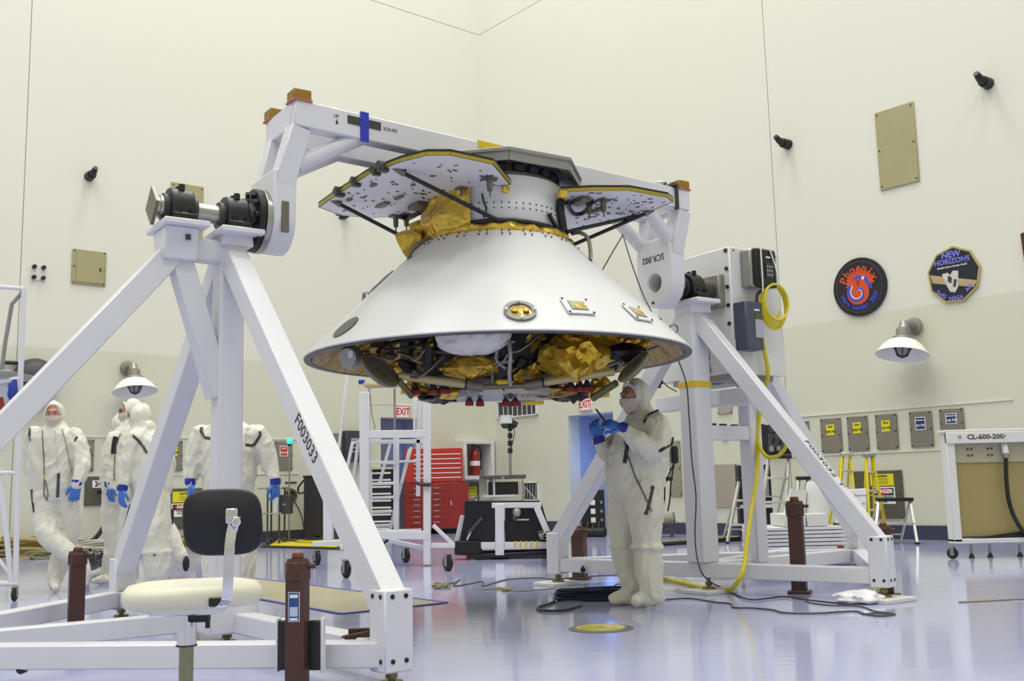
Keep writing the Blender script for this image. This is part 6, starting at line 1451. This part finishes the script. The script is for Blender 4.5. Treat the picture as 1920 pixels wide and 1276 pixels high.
# ================================================================== PEOPLE
from mathutils.bvhtree import BVHTree
def finalize(mb, name, mats, parent, voxel, wrinkle=0., wscale=9., sm=3, seed=0, origin=None, matfn=None, stretch=(1, 1, .45)):
    me = bpy.data.meshes.new('tmp'); me.from_pydata([tuple(v) for v in mb.v], [], mb.f)
    bm = bmesh.new(); bm.from_mesh(me); bmesh.ops.recalc_face_normals(bm, faces=bm.faces); bm.to_mesh(me); bm.free()
    o = bpy.data.objects.new('tmp', me); COL.objects.link(o)
    r = o.modifiers.new('r', 'REMESH'); r.mode = 'VOXEL'; r.voxel_size = voxel
    if sm: s_ = o.modifiers.new('s', 'SMOOTH'); s_.iterations = sm; s_.factor = .5
    dg = bpy.context.evaluated_depsgraph_get(); dg.update(); m2 = bpy.data.meshes.new_from_object(o.evaluated_get(dg)); bpy.data.objects.remove(o); bpy.data.meshes.remove(me)
    if wrinkle:
        nr = [v.normal.copy() for v in m2.vertices]
        for v, n in zip(m2.vertices, nr):
            p = V((v.co.x*stretch[0], v.co.y*stretch[1], v.co.z*stretch[2]))*wscale+V((seed*7.3, 0, 0))
            q = p+V((noise.noise(p*.6), noise.noise(p*.6+V((5, 0, 0))), noise.noise(p*.6+V((0, 9, 0)))))*1.2
            w = 1-abs(noise.noise(q))*4.2; w3 = 1-abs(noise.noise(q*2.2+V((3, seed, 3))))*4
            v.co += n*wrinkle*(max(w, -.6)*.55+max(w3, -.5)*.30-.35)
    ws = [v.co.copy() for v in m2.vertices]; fs = [tuple(p.vertices) for p in m2.polygons]
    bvh = BVHTree.FromPolygons(ws, fs)
    if parent is not None: og = ORG[parent]
    else: og = V(origin)
    for v in m2.vertices: v.co = v.co-og
    m2.name = name
    m2.materials.clear()
    for m in (mats if isinstance(mats, (list, tuple)) else [mats]): m2.materials.append(m)
    if matfn:
        for p in m2.polygons: p.material_index = matfn(p.center+og)
    m2.polygons.foreach_set('use_smooth', [True]*len(m2.polygons))
    o = bpy.data.objects.new(name, m2); COL.objects.link(o); ORG[o] = og
    if parent is not None: o.parent = parent
    else: o.location = og
    return o, bvh
def limb(mb, pts, rs, n=16, flat=1.0):
    sp_ = smooth_path(pts, 4); N = len(pts); rr = []
    for i in range(len(sp_)):
        f = i/4; k = min(int(f), N-2); rr.append(rs[k]+(rs[k+1]-rs[k])*(f-k))
    mb.tube(sp_, rr, n, flat=flat); mb.ell(pts[0], rs[0], nu=n); mb.ell(pts[-1], rs[-1], nu=n)
def torso(mb, secs, n=24, ang=0.):
    """secs: (centre, rx, ry) from the pelvis up; ang turns the ellipse"""
    e1_ = V((math.cos(ang), math.sin(ang), 0)); e2_ = V((-math.sin(ang), math.cos(ang), 0)); vs = []
    for c, rx, ry in secs:
        for k in range(n): u = math.tau*k/n; vs.append(V(c)+e1_*rx*math.cos(u)+e2_*ry*math.sin(u))
    N = len(secs); mb.add(vs, [tuple(range(n))[::-1], tuple(range((N-1)*n, N*n))]+[(j*n+i, j*n+(i+1) % n, (j+1)*n+(i+1) % n, (j+1)*n+i) for j in range(N-1) for i in range(n)])
def boot(mb, ank, toe, r=.062):
    ank, toe = V(ank), V(toe); d = toe-ank; dh = V((d.x, d.y, 0)); 
    heel = ank-dh.normalized()*.05; heel.z = toe.z
    limb(mb, [V((heel.x, heel.y, toe.z+.045)), V((ank.x, ank.y, toe.z+.055))+dh*.35, V((toe.x, toe.y, toe.z+.038))-dh.normalized()*.02], [.05, .056, .042], 14)
    limb(mb, [ank+Z*.06, V((heel.x, heel.y, toe.z+.05))], [r, .05], 14)
def glove(parent, W_, D, N, side=1, curl=.5, sc_=1.0, spread=.12, cuff=True, name='glove', curls=None, thumb=.7):
    """W_ wrist, D along the hand, N back-of-hand normal"""
    D = D.normalized(); S_ = D.cross(N).normalized()*side; N = S_.cross(D).normalized()*side; k = sc_
    mb = MB()
    mb.ell(W_+D*.045*k, (.043*k, .056*k, .019*k), (S_, D, N), 18, 12); mb.ell(W_+D*.07*k, (.041*k, .025*k, .017*k), (S_, D, N), 16, 10)
    for i, (x, L_) in enumerate(((-.031, .074), (-.0105, .083), (.0105, .077), (.030, .060))):
        c = (curls[i] if curls else curl)*(1+.08*i); b = W_+(S_*x+D*.078)*k; dirn = (D+S_*spread*(x/.03)).normalized(); pts = [b-D*.015*k, b]; a_ = 0
        for s_ in (.45, .32, .23):
            a_ += c; v = dirn*math.cos(a_)-N*math.sin(a_); pts.append(pts[-1]+v*L_*s_*k)
        mb.tube(pts, [.0115*k, .0112*k, .0105*k, .0095*k, .0075*k], 10); mb.ell(pts[-1], .0078*k, nu=8, nv=6)
    b = W_+(S_*-.030+D*.025)*k; v = (D*.62-S_*.75-N*.25*thumb).normalized(); p1 = b+v*.035*k; v2 = (D*.85-S_*.2-N*.45*thumb).normalized(); p2 = p1+v2*.028*k; p3 = p2+(v2-N*.3).normalized()*.022*k
    mb.tube([b-v*.01*k, b, p1, p2, p3], [.016*k, .0165*k, .0135*k, .012*k, .009*k], 10); mb.ell(p3, .009*k, nu=8, nv=6)
    mb.tube([W_-D*.02*k, W_+D*.02*k], [.034*k, .033*k], 14)
    g, _ = finalize(mb, name, GLOVE, parent, .0045*k, sm=2)
    if cuff:
        c = MB(); c.tube([W_-D*.035*k, W_-D*.01*k, W_+D*.012*k], [.046*k, .045*k, .040*k], 18); c.build('cuff_tape', CUFF, g)
    return g
def tape(bvh, pix, w, parent, m=STRAP, name='seam_tape', off=.004, sub=5):
    pts = []
    for i in range(len(pix)-1):
        for j in range(sub):
            f = j/sub; x = pix[i][0]*(1-f)+pix[i+1][0]*f; y = pix[i][1]*(1-f)+pix[i+1][1]*f; pts.append((x, y))
    pts.append(pix[-1]); P, Nn = [], []
    for x, y in pts:
        d = ray(x, y).normalized(); h = bvh.ray_cast(EYE, d)
        if h[0] is not None: P.append(h[0]-d*off); Nn.append(-d)
    if len(P) < 2: return None
    med = sorted(p.y for p in P)[len(P)//2]; keep = [i for i, p in enumerate(P) if abs(p.y-med) < .35]; P = [P[i] for i in keep]; Nn = [Nn[i] for i in keep]
    vs = []; N = len(P)
    if N < 2: return None
    for i in range(N):
        t_ = (P[min(i+1, N-1)]-P[max(i-1, 0)]).normalized(); s_ = t_.cross(Nn[i]).normalized()*w/2; n_ = Nn[i]*.006
        vs += [P[i]-s_-n_, P[i]+s_-n_, P[i]+s_+n_*.4, P[i]-s_+n_*.4]
    fs = [(0, 1, 2, 3), tuple(range(4*N-4, 4*N))]
    for i in range(N-1):
        for k in range(4): fs.append((4*i+k, 4*i+4+k, 4*i+4+(k+1) % 4, 4*i+(k+1) % 4))
    return MB().add(vs, fs).build(name, m, parent)
def face(parent, c, F_, U_, s=1.0, veil=True, glasses=False):
    """c head centre, F_ facing, U_ up"""
    F_ = F_.normalized(); R_ = F_.cross(U_).normalized(); U_ = R_.cross(F_)
    mb = MB(); mb.ell(c+F_*.030*s, (.068*s, .088*s, .098*s), (R_, F_, U_), 26, 18)
    mb.ell(c+F_*.122*s-U_*.012*s, (.013*s, .017*s, .020*s), (R_, F_, U_), 12, 8)          # nose
    mb.ell(c+F_*.117*s+U_*.008*s, (.009*s, .010*s, .025*s), (R_, F_, U_), 10, 8)          # bridge
    mb.ell(c+F_*.102*s+U_*.036*s, (.048*s, .018*s, .011*s), (R_, F_, U_), 14, 8)          # brow
    for k in (-1, 1): mb.ell(c+F_*.092*s-U_*.025*s+R_*k*.036*s, (.022*s, .020*s, .024*s), (R_, F_, U_), 12, 8)   # cheeks
    mb.ell(c+F_*.105*s-U_*.052*s, (.024*s, .012*s, .008*s), (R_, F_, U_), 12, 8); mb.ell(c+F_*.095*s-U_*.078*s, (.024*s, .02*s, .018*s), (R_, F_, U_), 12, 8)
    f, _ = finalize(mb, 'face', SKIN, parent, .006*s, sm=2)
    for k in (-1, 1):
        e = c+F_*.107*s+R_*k*.030*s+U_*.016*s
        ey = MB().ell(e, (.014*s, .008*s, .0085*s), (R_, F_, U_), 12, 8).build('eye', mat('eye_white', 'd8d0c8', .3, var=0), f)
        MB().ell(e+F_*.006*s, (.006*s, .004*s, .006*s), (R_, F_, U_), 10, 6).build('iris', INK, ey)
        MB().ell(e+U_*.016*s+F_*.004*s, (.018*s, .006*s, .004*s), (R_, F_, U_), 10, 6).build('eyebrow', mat('brow_dark', '33241c', .8), f)
    if veil:
        def vf(u, v):
            a_ = math.radians(-82+164*u); zz = -.004-.112*v+.012*math.sin(9*u)*v
            k = 1-.75*max(0, v-.35)**1.3; rr = .082*s*(1-.45*max(0, v-.3))
            return c+F_*(.028*s+.104*s*k*math.cos(a_))+R_*(rr*k*1.02*math.sin(a_))+U_*(zz*s)+F_*.010*s*noise.noise(V((u*5, v*4, s)))+F_*(.014*s*math.exp(-((u-.5)/.1)**2)*(1-v))
        MB().grid(vf, 26, 10).build('face_veil', mat('veil_white', 'd6c6bb', .75, var=.12, scale=30), parent, smooth=60)
    return f
def hood(mb, c, F_, U_, s=1.0, neck=None, open_=False):
    F_ = F_.normalized(); R_ = F_.cross(U_).normalized(); U_ = R_.cross(F_)
    mb.ell(c-F_*.018*s+U_*.012*s, (.094*s, .105*s, .132*s), (R_, F_, U_), 26, 18)
    mb.ell(c-F_*.035*s-U_*.07*s, (.085*s, .09*s, .10*s), (R_, F_, U_), 22, 14)
    if neck is not None: limb(mb, [c-F_*.03*s-U_*.07*s, neck], [.08*s, .105*s], 18)
def hood_rim(parent, c, F_, U_, s=1.0):
    F_ = F_.normalized(); R_ = F_.cross(U_).normalized(); U_ = R_.cross(F_); pts = []
    for k in range(28):
        u = math.tau*k/28; x, z = .073*math.cos(u), .100*math.sin(u)
        pts.append(c+R_*x*s+U_*(z+.004)*s+F_*(.052+.030*(1-abs(math.cos(u))))*s)
    MB().tube(pts, .010*s, 8, closed=True).build('hood_rim', SUIT, parent)
# ---- the worker at the right, arms raised under the craft
yw = 7.72
def w_(px, py, d=0.): return at(px, py, yw+d)
mb = MB(); hc = w_(1191, 744, -.02); Fd = V((-.80, -.58, -.10)); Fd.normalize(); Up = V((.10, 0, 1))
torso(mb, [(w_(1192, 938), .15, .17), (w_(1190, 912), .225, .20), (w_(1192, 880), .235, .205), (w_(1198, 845), .225, .20), (w_(1203, 815), .20, .21), (w_(1207, 790), .16, .20), (w_(1206, 774), .10, .13)], 26, .25)
limb(mb, [w_(1232, 796, -.20), w_(1236, 822, -.24), w_(1226, 846, -.28)], [.098, .10, .092]); limb(mb, [w_(1226, 846, -.28), w_(1198, 828, -.32), w_(1170, 806, -.34)], [.09, .08, .055])
limb(mb, [w_(1188, 800, .2), w_(1163, 825, .22), w_(1140, 848, .2)], [.095, .09, .08]); limb(mb, [w_(1140, 848, .2), w_(1130, 836, .12), w_(1122, 824, .08)], [.08, .066, .05])
limb(mb, [w_(1205, 922, -.09), w_(1211, 965, -.11), w_(1213, 1015, -.12), w_(1216, 1060, -.12), w_(1222, 1106, -.14)], [.15, .135, .105, .108, .082])
limb(mb, [w_(1178, 922, .10), w_(1172, 965, .10), w_(1168, 1012, .08), w_(1176, 1055, .08), w_(1186, 1098, .06)], [.145, .13, .10, .098, .075])
# knee-high overboots: a fold ring at the top
for (x, y, d, r) in ((1213, 1024, -.12, .125), (1169, 1022, .08, .115)):
    c = w_(x, y, d); mb.lathe([(r*.85, -.03), (r, -.012), (r*1.02, .006), (r*.8, .02)], c, V((0, 0, 1)), 22)
ga, gb = gr(1218, 1126), gr(1185, 1112)
toeN = w_(1188, 1134, -.16); toeN.z = .012; toeF = w_(1146, 1119, .05); toeF.z = .005
boot(mb, V((w_(1224, 1112, -.14).x, w_(1224, 1112, -.14).y, .075)), toeN); boot(mb, V((w_(1190, 1104, .06).x, w_(1190, 1104, .06).y, .07)), toeF)
hood(mb, hc, Fd, Up, 1.0, w_(1206, 785))
pw_, bw = finalize(mb, 'person', SUIT, None, .0125, .017, 7, 2, 1, origin=V((w_(1200, 1000).x, yw, 0)))
tag(pw_, 'person in white hooded coverall reaching up with both gloved hands beneath the craft', 'person')
face(pw_, hc, Fd, Up, 1.0); hood_rim(pw_, hc, Fd, Up)
glove(pw_, w_(1164, 802, -.345), w_(1128, 788, -.36)-w_(1164, 802, -.345), V((.2, -.75, .6)), 1, .42, 1.05, curls=(.25, .5, .6, .65))
glove(pw_, w_(1121, 821, .07), w_(1112, 797, .06)-w_(1121, 821, .07), V((-.4, -.7, -.2)), -1, .5, 1.05)
pen = thing('inspection_tool', w_(1128, 784, -.36), 'thin black inspection tool held in the worker\'s raised glove', 'tool'); MB().cyl(w_(1117, 766, -.36), w_(1136, 792, -.35), .006, .009, 10).build('handle', BLACK, pen)
tape(bw, [(1208, 793), (1216, 778), (1232, 770), (1248, 772), (1260, 784)], .022, pw_, CARB); tape(bw, [(1261, 786), (1262, 810), (1259, 832), (1245, 840), (1236, 846)], .022, pw_, CARB)
tape(bw, [(1224, 910), (1218, 935), (1210, 964)], .03, pw_); tape(bw, [(1176, 833), (1174, 850), (1171, 868)], .028, pw_, CARB); tape(bw, [(1152, 778), (1160, 774), (1158, 790)], .02, pw_, CARB)
tape(bw, [(1170, 820), (1176, 850), (1190, 890), (1207, 925), (1222, 958)], .010, pw_, mat('tube_grey', '5b5a50', .4), 'air_tube', .008)
MB().tube(smooth_path([w_(1222, 958, -.22), w_(1232, 976, -.2), w_(1246, 982, -.1), w_(1256, 980, 0)]), .007, 8).build('air_tube', DARK, pw_)
pk = MB().box(w_(1264, 852, .05), (.05, .10, .13)).build('waist_pack', BLACK, pw_, bevel=.015, seg=2)
for px in (1246, 1256):
    MB().tube(smooth_path([w_(1264, 868, .03), w_(px+2, 905, .03), w_(px, 935, .03), w_(px-4, 958, .03)]), .006, 6).build('hanging_strap', CARB, pw_)
MB().box(w_(1255, 897, .02), (.05, .03, .03)).build('strap_clip', BLACK, pw_, bevel=.006)
# ---- person 1: leaning at the left, facing us, ankles crossed
y1 = 10.15
def a1(px, py, d=0.): return at(px, py, y1+d)
mb = MB(); hc = a1(102, 778, -.02); Fd = V((.22, -1, -.05)).normalized(); Up = V((-.04, 0, 1))
torso(mb, [(a1(103, 938), .16, .15), (a1(100, 915), .225, .185), (a1(98, 880), .235, .185), (a1(99, 845), .235, .18), (a1(102, 820), .225, .165), (a1(104, 806), .17, .14), (a1(103, 797), .09, .11)], 26, .1)
limb(mb, [a1(141, 817), a1(150, 845, -.02), a1(154, 872, -.06)], [.09, .088, .08]); limb(mb, [a1(154, 872, -.06), a1(150, 892, -.10), a1(144, 908, -.13)], [.08, .066, .048])
limb(mb, [a1(66, 815), a1(60, 845, .03), a1(60, 878, .08)], [.09, .09, .08]); limb(mb, [a1(60, 878, .08), a1(70, 895, .16), a1(84, 902, .2)], [.08, .07, .055])
limb(mb, [a1(84, 930, -.03), a1(84, 968, -.06), a1(94, 1006, -.12), a1(118, 1028, -.13), a1(148, 1052, -.13)], [.15, .125, .105, .09, .068])
limb(mb, [a1(122, 930, .03), a1(130, 968, .04), a1(126, 1010, .05), a1(112, 1050, .04), a1(103, 1086, .0)], [.145, .12, .10, .092, .072])
limb(mb, [a1(148, 1052, -.13), a1(158, 1066, -.13), a1(160, 1084, -.14)], [.07, .062, .045])
limb(mb, [a1(160, 1050, -.12), a1(163, 1072, -.13), a1(158, 1092, -.15)], [.04, .045, .035])
p = a1(102, 1090, 0.); p.z = .08; q = a1(104, 1104, -.2); q.z = .012; boot(mb, p, q)
hood(mb, hc, Fd, Up, 1.0, a1(104, 803))
p1, b1 = finalize(mb, 'person', SUIT, None, .013, .016, 7, 2, 2, origin=V((a1(103, 1000).x, y1, 0)))
tag(p1, 'person in white coverall facing us with ankles crossed at the far left', 'person')
face(p1, hc, Fd, Up, 1.0); hood_rim(p1, hc, Fd, Up)
glove(p1, a1(144, 908, -.13), V((-.10, -.15, -1)), V((.3, -.95, 0)), -1, .32, 1.12)
tape(b1, [(56, 797), (55, 812), (57, 826)], .022, p1); tape(b1, [(110, 887), (109, 908), (108, 932)], .026, p1); tape(b1, [(59, 917), (61, 938), (64, 960)], .022, p1); tape(b1, [(140, 826), (145, 818)], .022, p1)
tape(b1, [(79, 800), (80, 830), (82, 858), (83, 890), (82, 925), (88, 938), (90, 925), (85, 900)], .008, p1, mat('tube_grey', '5b5a50'), 'air_tube', .006); tape(b1, [(116, 802), (124, 832), (131, 866), (136, 892)], .008, p1, mat('tube_olive', '9a9a78', .5), 'air_tube', .006)
tape(b1, [(103, 806), (106, 840), (108, 880)], .006, p1, mat('zip_white', 'cfcfc6', .5), 'zip', .004); MB().box(a1(83, 893, -.24), (.012, .01, .02)).build('clip', YELLOW, p1)
# ---- person 2: nearer of the pair, turned away to the left
y2 = 9.95
def a2(px, py, d=0.): return at(px, py, y2+d)
mb = MB(); hc = a2(262, 784); Fd = V((-.78, .55, -.05)).normalized(); Up = V((0, 0, 1))
torso(mb, [(a2(283, 945), .15, .15), (a2(284, 915), .215, .19), (a2(283, 880), .225, .195), (a2(280, 850), .225, .19), (a2(277, 825), .20, .17), (a2(272, 808), .15, .14), (a2(268, 798), .095, .11)], 26, -.5)
limb(mb, [a2(254, 822, -.12), a2(244, 852, -.14), a2(236, 882, -.14)], [.09, .088, .078]); limb(mb, [a2(236, 882, -.14), a2(232, 900, -.16), a2(229, 917, -.18)], [.078, .066, .048])
limb(mb, [a2(302, 822, .1), a2(312, 855, .12), a2(312, 885, .1)], [.09, .088, .078]); limb(mb, [a2(312, 885, .1), a2(312, 910, .05), a2(310, 930, .0)], [.078, .066, .05])
limb(mb, [a2(288, 930, -.06), a2(292, 975, -.08), a2(293, 1020, -.08), a2(294, 1060, -.08), a2(294, 1090, -.06)], [.15, .14, .13, .125, .09])
limb(mb, [a2(264, 935, .06), a2(250, 970, .08), a2(243, 1015, .08), a2(242, 1055, .1), a2(242, 1088, .1)], [.145, .13, .115, .10, .08])
mb.lathe([(.12, -.03), (.14, -.01), (.14, .01), (.12, .03)], a2(293, 1034, -.08), Z, 20)
for (x, y, d) in ((294, 1092, -.06), (242, 1090, .1)): 
    p = a2(x, y, d); p.z = .075; q = p+V((-.19, .05, 0)); q.z = .01; boot(mb, p, q)
hood(mb, hc, Fd, Up, 1.06, a2(270, 806))
limb(mb, [a2(253, 790, .02), a2(262, 800, -.02), a2(280, 803, -.05)], [.06, .08, .07], 12)
p2_, b2 = finalize(mb, 'person', SUIT, None, .013, .017, 7, 2, 3, origin=V((a2(275, 1000).x, y2, 0)))
tag(p2_, 'person in white coverall turned away, nearer of the talking pair, behind the rear leg', 'person')
face(p2_, hc, Fd, Up, 1.0, veil=False)
glove(p2_, a2(229, 917, -.18), V((-.05, -.1, -1)), V((-.6, -.8, 0)), 1, .3, 1.12)
tape(b2, [(249, 816), (258, 824), (268, 836), (274, 847), (284, 850)], .024, p2_); tape(b2, [(246, 946), (241, 965), (234, 990)], .034, p2_, CARB)
tape(b2, [(287, 1040), (292, 1040)], .012, p2_, DARK, 'boot_snap')
MB().box(a2(320, 968, .0), (.05, .06, .15)).build('hip_pouch', BLACK, p2_, bevel=.015, seg=2)
# ---- person 3: behind the pair
y3 = 10.75
def a3_(px, py, d=0.): return at(px, py, y3+d)
mb = MB(); hc = a3_(248, 772); Fd = V((-.93, -.3, -.05)).normalized()
torso(mb, [(a3_(226, 945), .15, .15), (a3_(226, 915), .2, .18), (a3_(226, 880), .2, .18), (a3_(228, 848), .2, .17), (a3_(234, 822), .19, .16), (a3_(240, 806), .14, .13), (a3_(244, 796), .09, .1)], 24, .6)
limb(mb, [a3_(214, 822, -.1), a3_(207, 850, -.12), a3_(205, 880, -.12)], [.085, .083, .075]); limb(mb, [a3_(205, 880, -.12), a3_(205, 896, -.14), a3_(205, 910, -.15)], [.075, .06, .047])
limb(mb, [a3_(216, 930), a3_(213, 975), a3_(214, 1015), a3_(215, 1050), a3_(217, 1074)], [.14, .125, .11, .10, .08]); limb(mb, [a3_(238, 930), a3_(240, 975), a3_(240, 1015), a3_(240, 1050), a3_(240, 1072)], [.14, .125, .11, .10, .08])
for x in (217, 240): p = a3_(x, 1078); p.z = .07; q = p+V((-.2, -.06, 0)); q.z = .01; boot(mb, p, q)
hood(mb, hc, Fd, Up, 1.0, a3_(242, 802))
p3_, b3 = finalize(mb, 'person', SUIT, None, .014, .016, 7, 2, 4, origin=V((a3_(228, 1000).x, y3, 0)))
tag(p3_, 'person in white coverall with dark glasses, farther of the talking pair, facing left', 'person')
face(p3_, hc, Fd, Up, 1.0); hood_rim(p3_, hc, Fd, Up); R_ = Fd.cross(Up).normalized()
for k in (-1, 1): MB().cyl(hc+Fd*.115+R_*k*.032+Z*.014, hc+Fd*.122+R_*k*.034+Z*.014, .022, n=14).build('dark_lens', INK, p3_)
glove(p3_, a3_(205, 910, -.15), V((0, -.1, -1)), V((-.5, -.85, 0)), 1, .3, 1.12)
tape(b3, [(217, 818), (214, 834), (213, 850)], .05, p3_, CARB); tape(b3, [(226, 812), (216, 840), (214, 880), (214, 900)], .008, p3_, mat('tube_grey', '5b5a50'), 'air_tube', .006); MB().box(a3_(217, 899, -.24), (.02, .01, .025)).build('clip', YELLOW, p3_)
# ---- person 4: walking left in the background
y4 = 11.5
def a4(px, py, d=0.): return at(px, py, y4+d)
mb = MB(); hc = a4(224, 797); Fd = V((-1, .05, -.1)).normalized()
torso(mb, [(a4(262, 955), .14, .14), (a4(260, 930), .19, .16), (a4(254, 895), .2, .17), (a4(246, 860), .2, .17), (a4(238, 838), .17, .16), (a4(232, 822), .11, .12)], 24, .0)
limb(mb, [a4(240, 842, -.15), a4(228, 880, -.18), a4(215, 915, -.2)], [.085, .08, .07]); limb(mb, [a4(215, 915, -.2), a4(213, 930, -.22), a4(212, 944, -.22)], [.07, .06, .046])
limb(mb, [a4(272, 945), a4(296, 970), a4(316, 1000), a4(330, 1028), a4(340, 1045)], [.14, .125, .105, .095, .075]); limb(mb, [a4(255, 945), a4(238, 975), a4(222, 1005), a4(212, 1035), a4(206, 1055)], [.14, .125, .11, .10, .08])
limb(mb, [a4(341, 1044), a4(345, 1056), a4(334, 1060)], [.065, .055, .04]); p = a4(206, 1060); p.z = .07; q = p+V((-.2, 0, 0)); q.z = .02; boot(mb, p, q)
hood(mb, hc, Fd, Z, .98, a4(232, 828))
p4_, b4 = finalize(mb, 'person', SUIT, None, .015, .014, 7, 2, 5, origin=V((a4(258, 1000).x, y4, 0)))
tag(p4_, 'person in white coverall striding left behind the talking pair, dark sole raised', 'person')
glove(p4_, a4(212, 944, -.22), V((0, 0, -1)), V((0, -1, 0)), 1, .3, 1.1)
MB().ell(a4(349, 1056, -.02), (.032, .07, .085)).build('dark_sole', RUBBER, p4_)
# ---- person 5: back turned behind the near post
y5 = 9.0
def a5(px, py, d=0.): return at(px, py, y5+d)
mb = MB(); hc = a5(429, 764); Fd = V((.1, 1, -.2)).normalized()
torso(mb, [(a5(430, 950), .15, .14), (a5(430, 922), .22, .17), (a5(430, 885), .235, .18), (a5(430, 845), .25, .18), (a5(430, 815), .24, .165), (a5(430, 797), .18, .14), (a5(430, 788), .10, .11)], 26)
limb(mb, [a5(378, 813), a5(368, 842), a5(362, 872)], [.09, .086, .076]); limb(mb, [a5(362, 872), a5(359, 890, -.02), a5(357, 906, -.04)], [.076, .064, .046])
limb(mb, [a5(482, 813), a5(496, 842), a5(505, 868)], [.09, .086, .076]); limb(mb, [a5(505, 868), a5(511, 888, -.02), a5(516, 906, -.05)], [.076, .064, .046])
limb(mb, [a5(412, 935), a5(408, 980), a5(405, 1025), a5(403, 1065), a5(402, 1095)], [.15, .135, .12, .11, .085]); limb(mb, [a5(448, 935), a5(452, 980), a5(455, 1025), a5(457, 1065), a5(458, 1095)], [.15, .135, .12, .11, .085])
for x in (402, 458): p = a5(x, 1098); p.z = .07; q = p+V((.02, .18, 0)); q.z = .01; boot(mb, p, q)
hood(mb, hc, Fd, Z, 1.0, a5(430, 797))
p5_, b5 = finalize(mb, 'person', SUIT, None, .014, .016, 7, 2, 6, origin=V((a5(430, 1000).x, y5, 0)))
tag(p5_, 'person in white coverall with back turned, head hidden behind the near post', 'person')
glove(p5_, a5(357, 906, -.04), V((0, -.1, -1)), V((-.8, -.6, 0)), 1, .35, 1.1); glove(p5_, a5(516, 906, -.05), V((.12, -.1, -1)), V((.8, -.6, 0)), -1, .55, 1.1)
tape(b5, [(378, 800), (377, 808), (384, 820), (397, 822)], .024, p5_); tape(b5, [(460, 833), (472, 835), (478, 832), (488, 815), (487, 808)], .024, p5_)
tag(MB().prism([a5(510, 930, -.06), a5(522, 932, -.06), a5(517, 962, -.05), a5(514, 962, -.05)], V((0, .02, 0))).build('white_cloth', FILM), 'folded white cloth hanging from the back-turned person\'s right glove', 'cloth')

# ---- groups of repeated things
GR = {'person': 'people in white coveralls', 'caster_jack': 'brown caster jacks', 'step_ladder': 'step ladders by the right wall', 'support_stand': 'stands of the rotation frame',
      'ballast_stack': 'stacks of white ballast plates', 'cable_ramp': 'cable ramps', 'wall_grille': 'white-framed wall grilles', 'breaker_panel': 'dark wall panels with warning signs',
      'floor_cable': 'thin cables on the floor', 'cable_heap': 'cable heaps by the walls', 'hose_heap': 'ochre hose coils', 'cover_plate': 'khaki wall covers', 'tether_cord': 'dark cords from the yellow tape',
      'swivel_knob': 'small black knobs under base beams', 'white_bundle': 'white plastic bundles by the wall'}
for o in COL.objects:
    k = o.name.split('.')[0]
    if o.parent is None and k in GR and 'label' in o: o['group'] = GR[k]
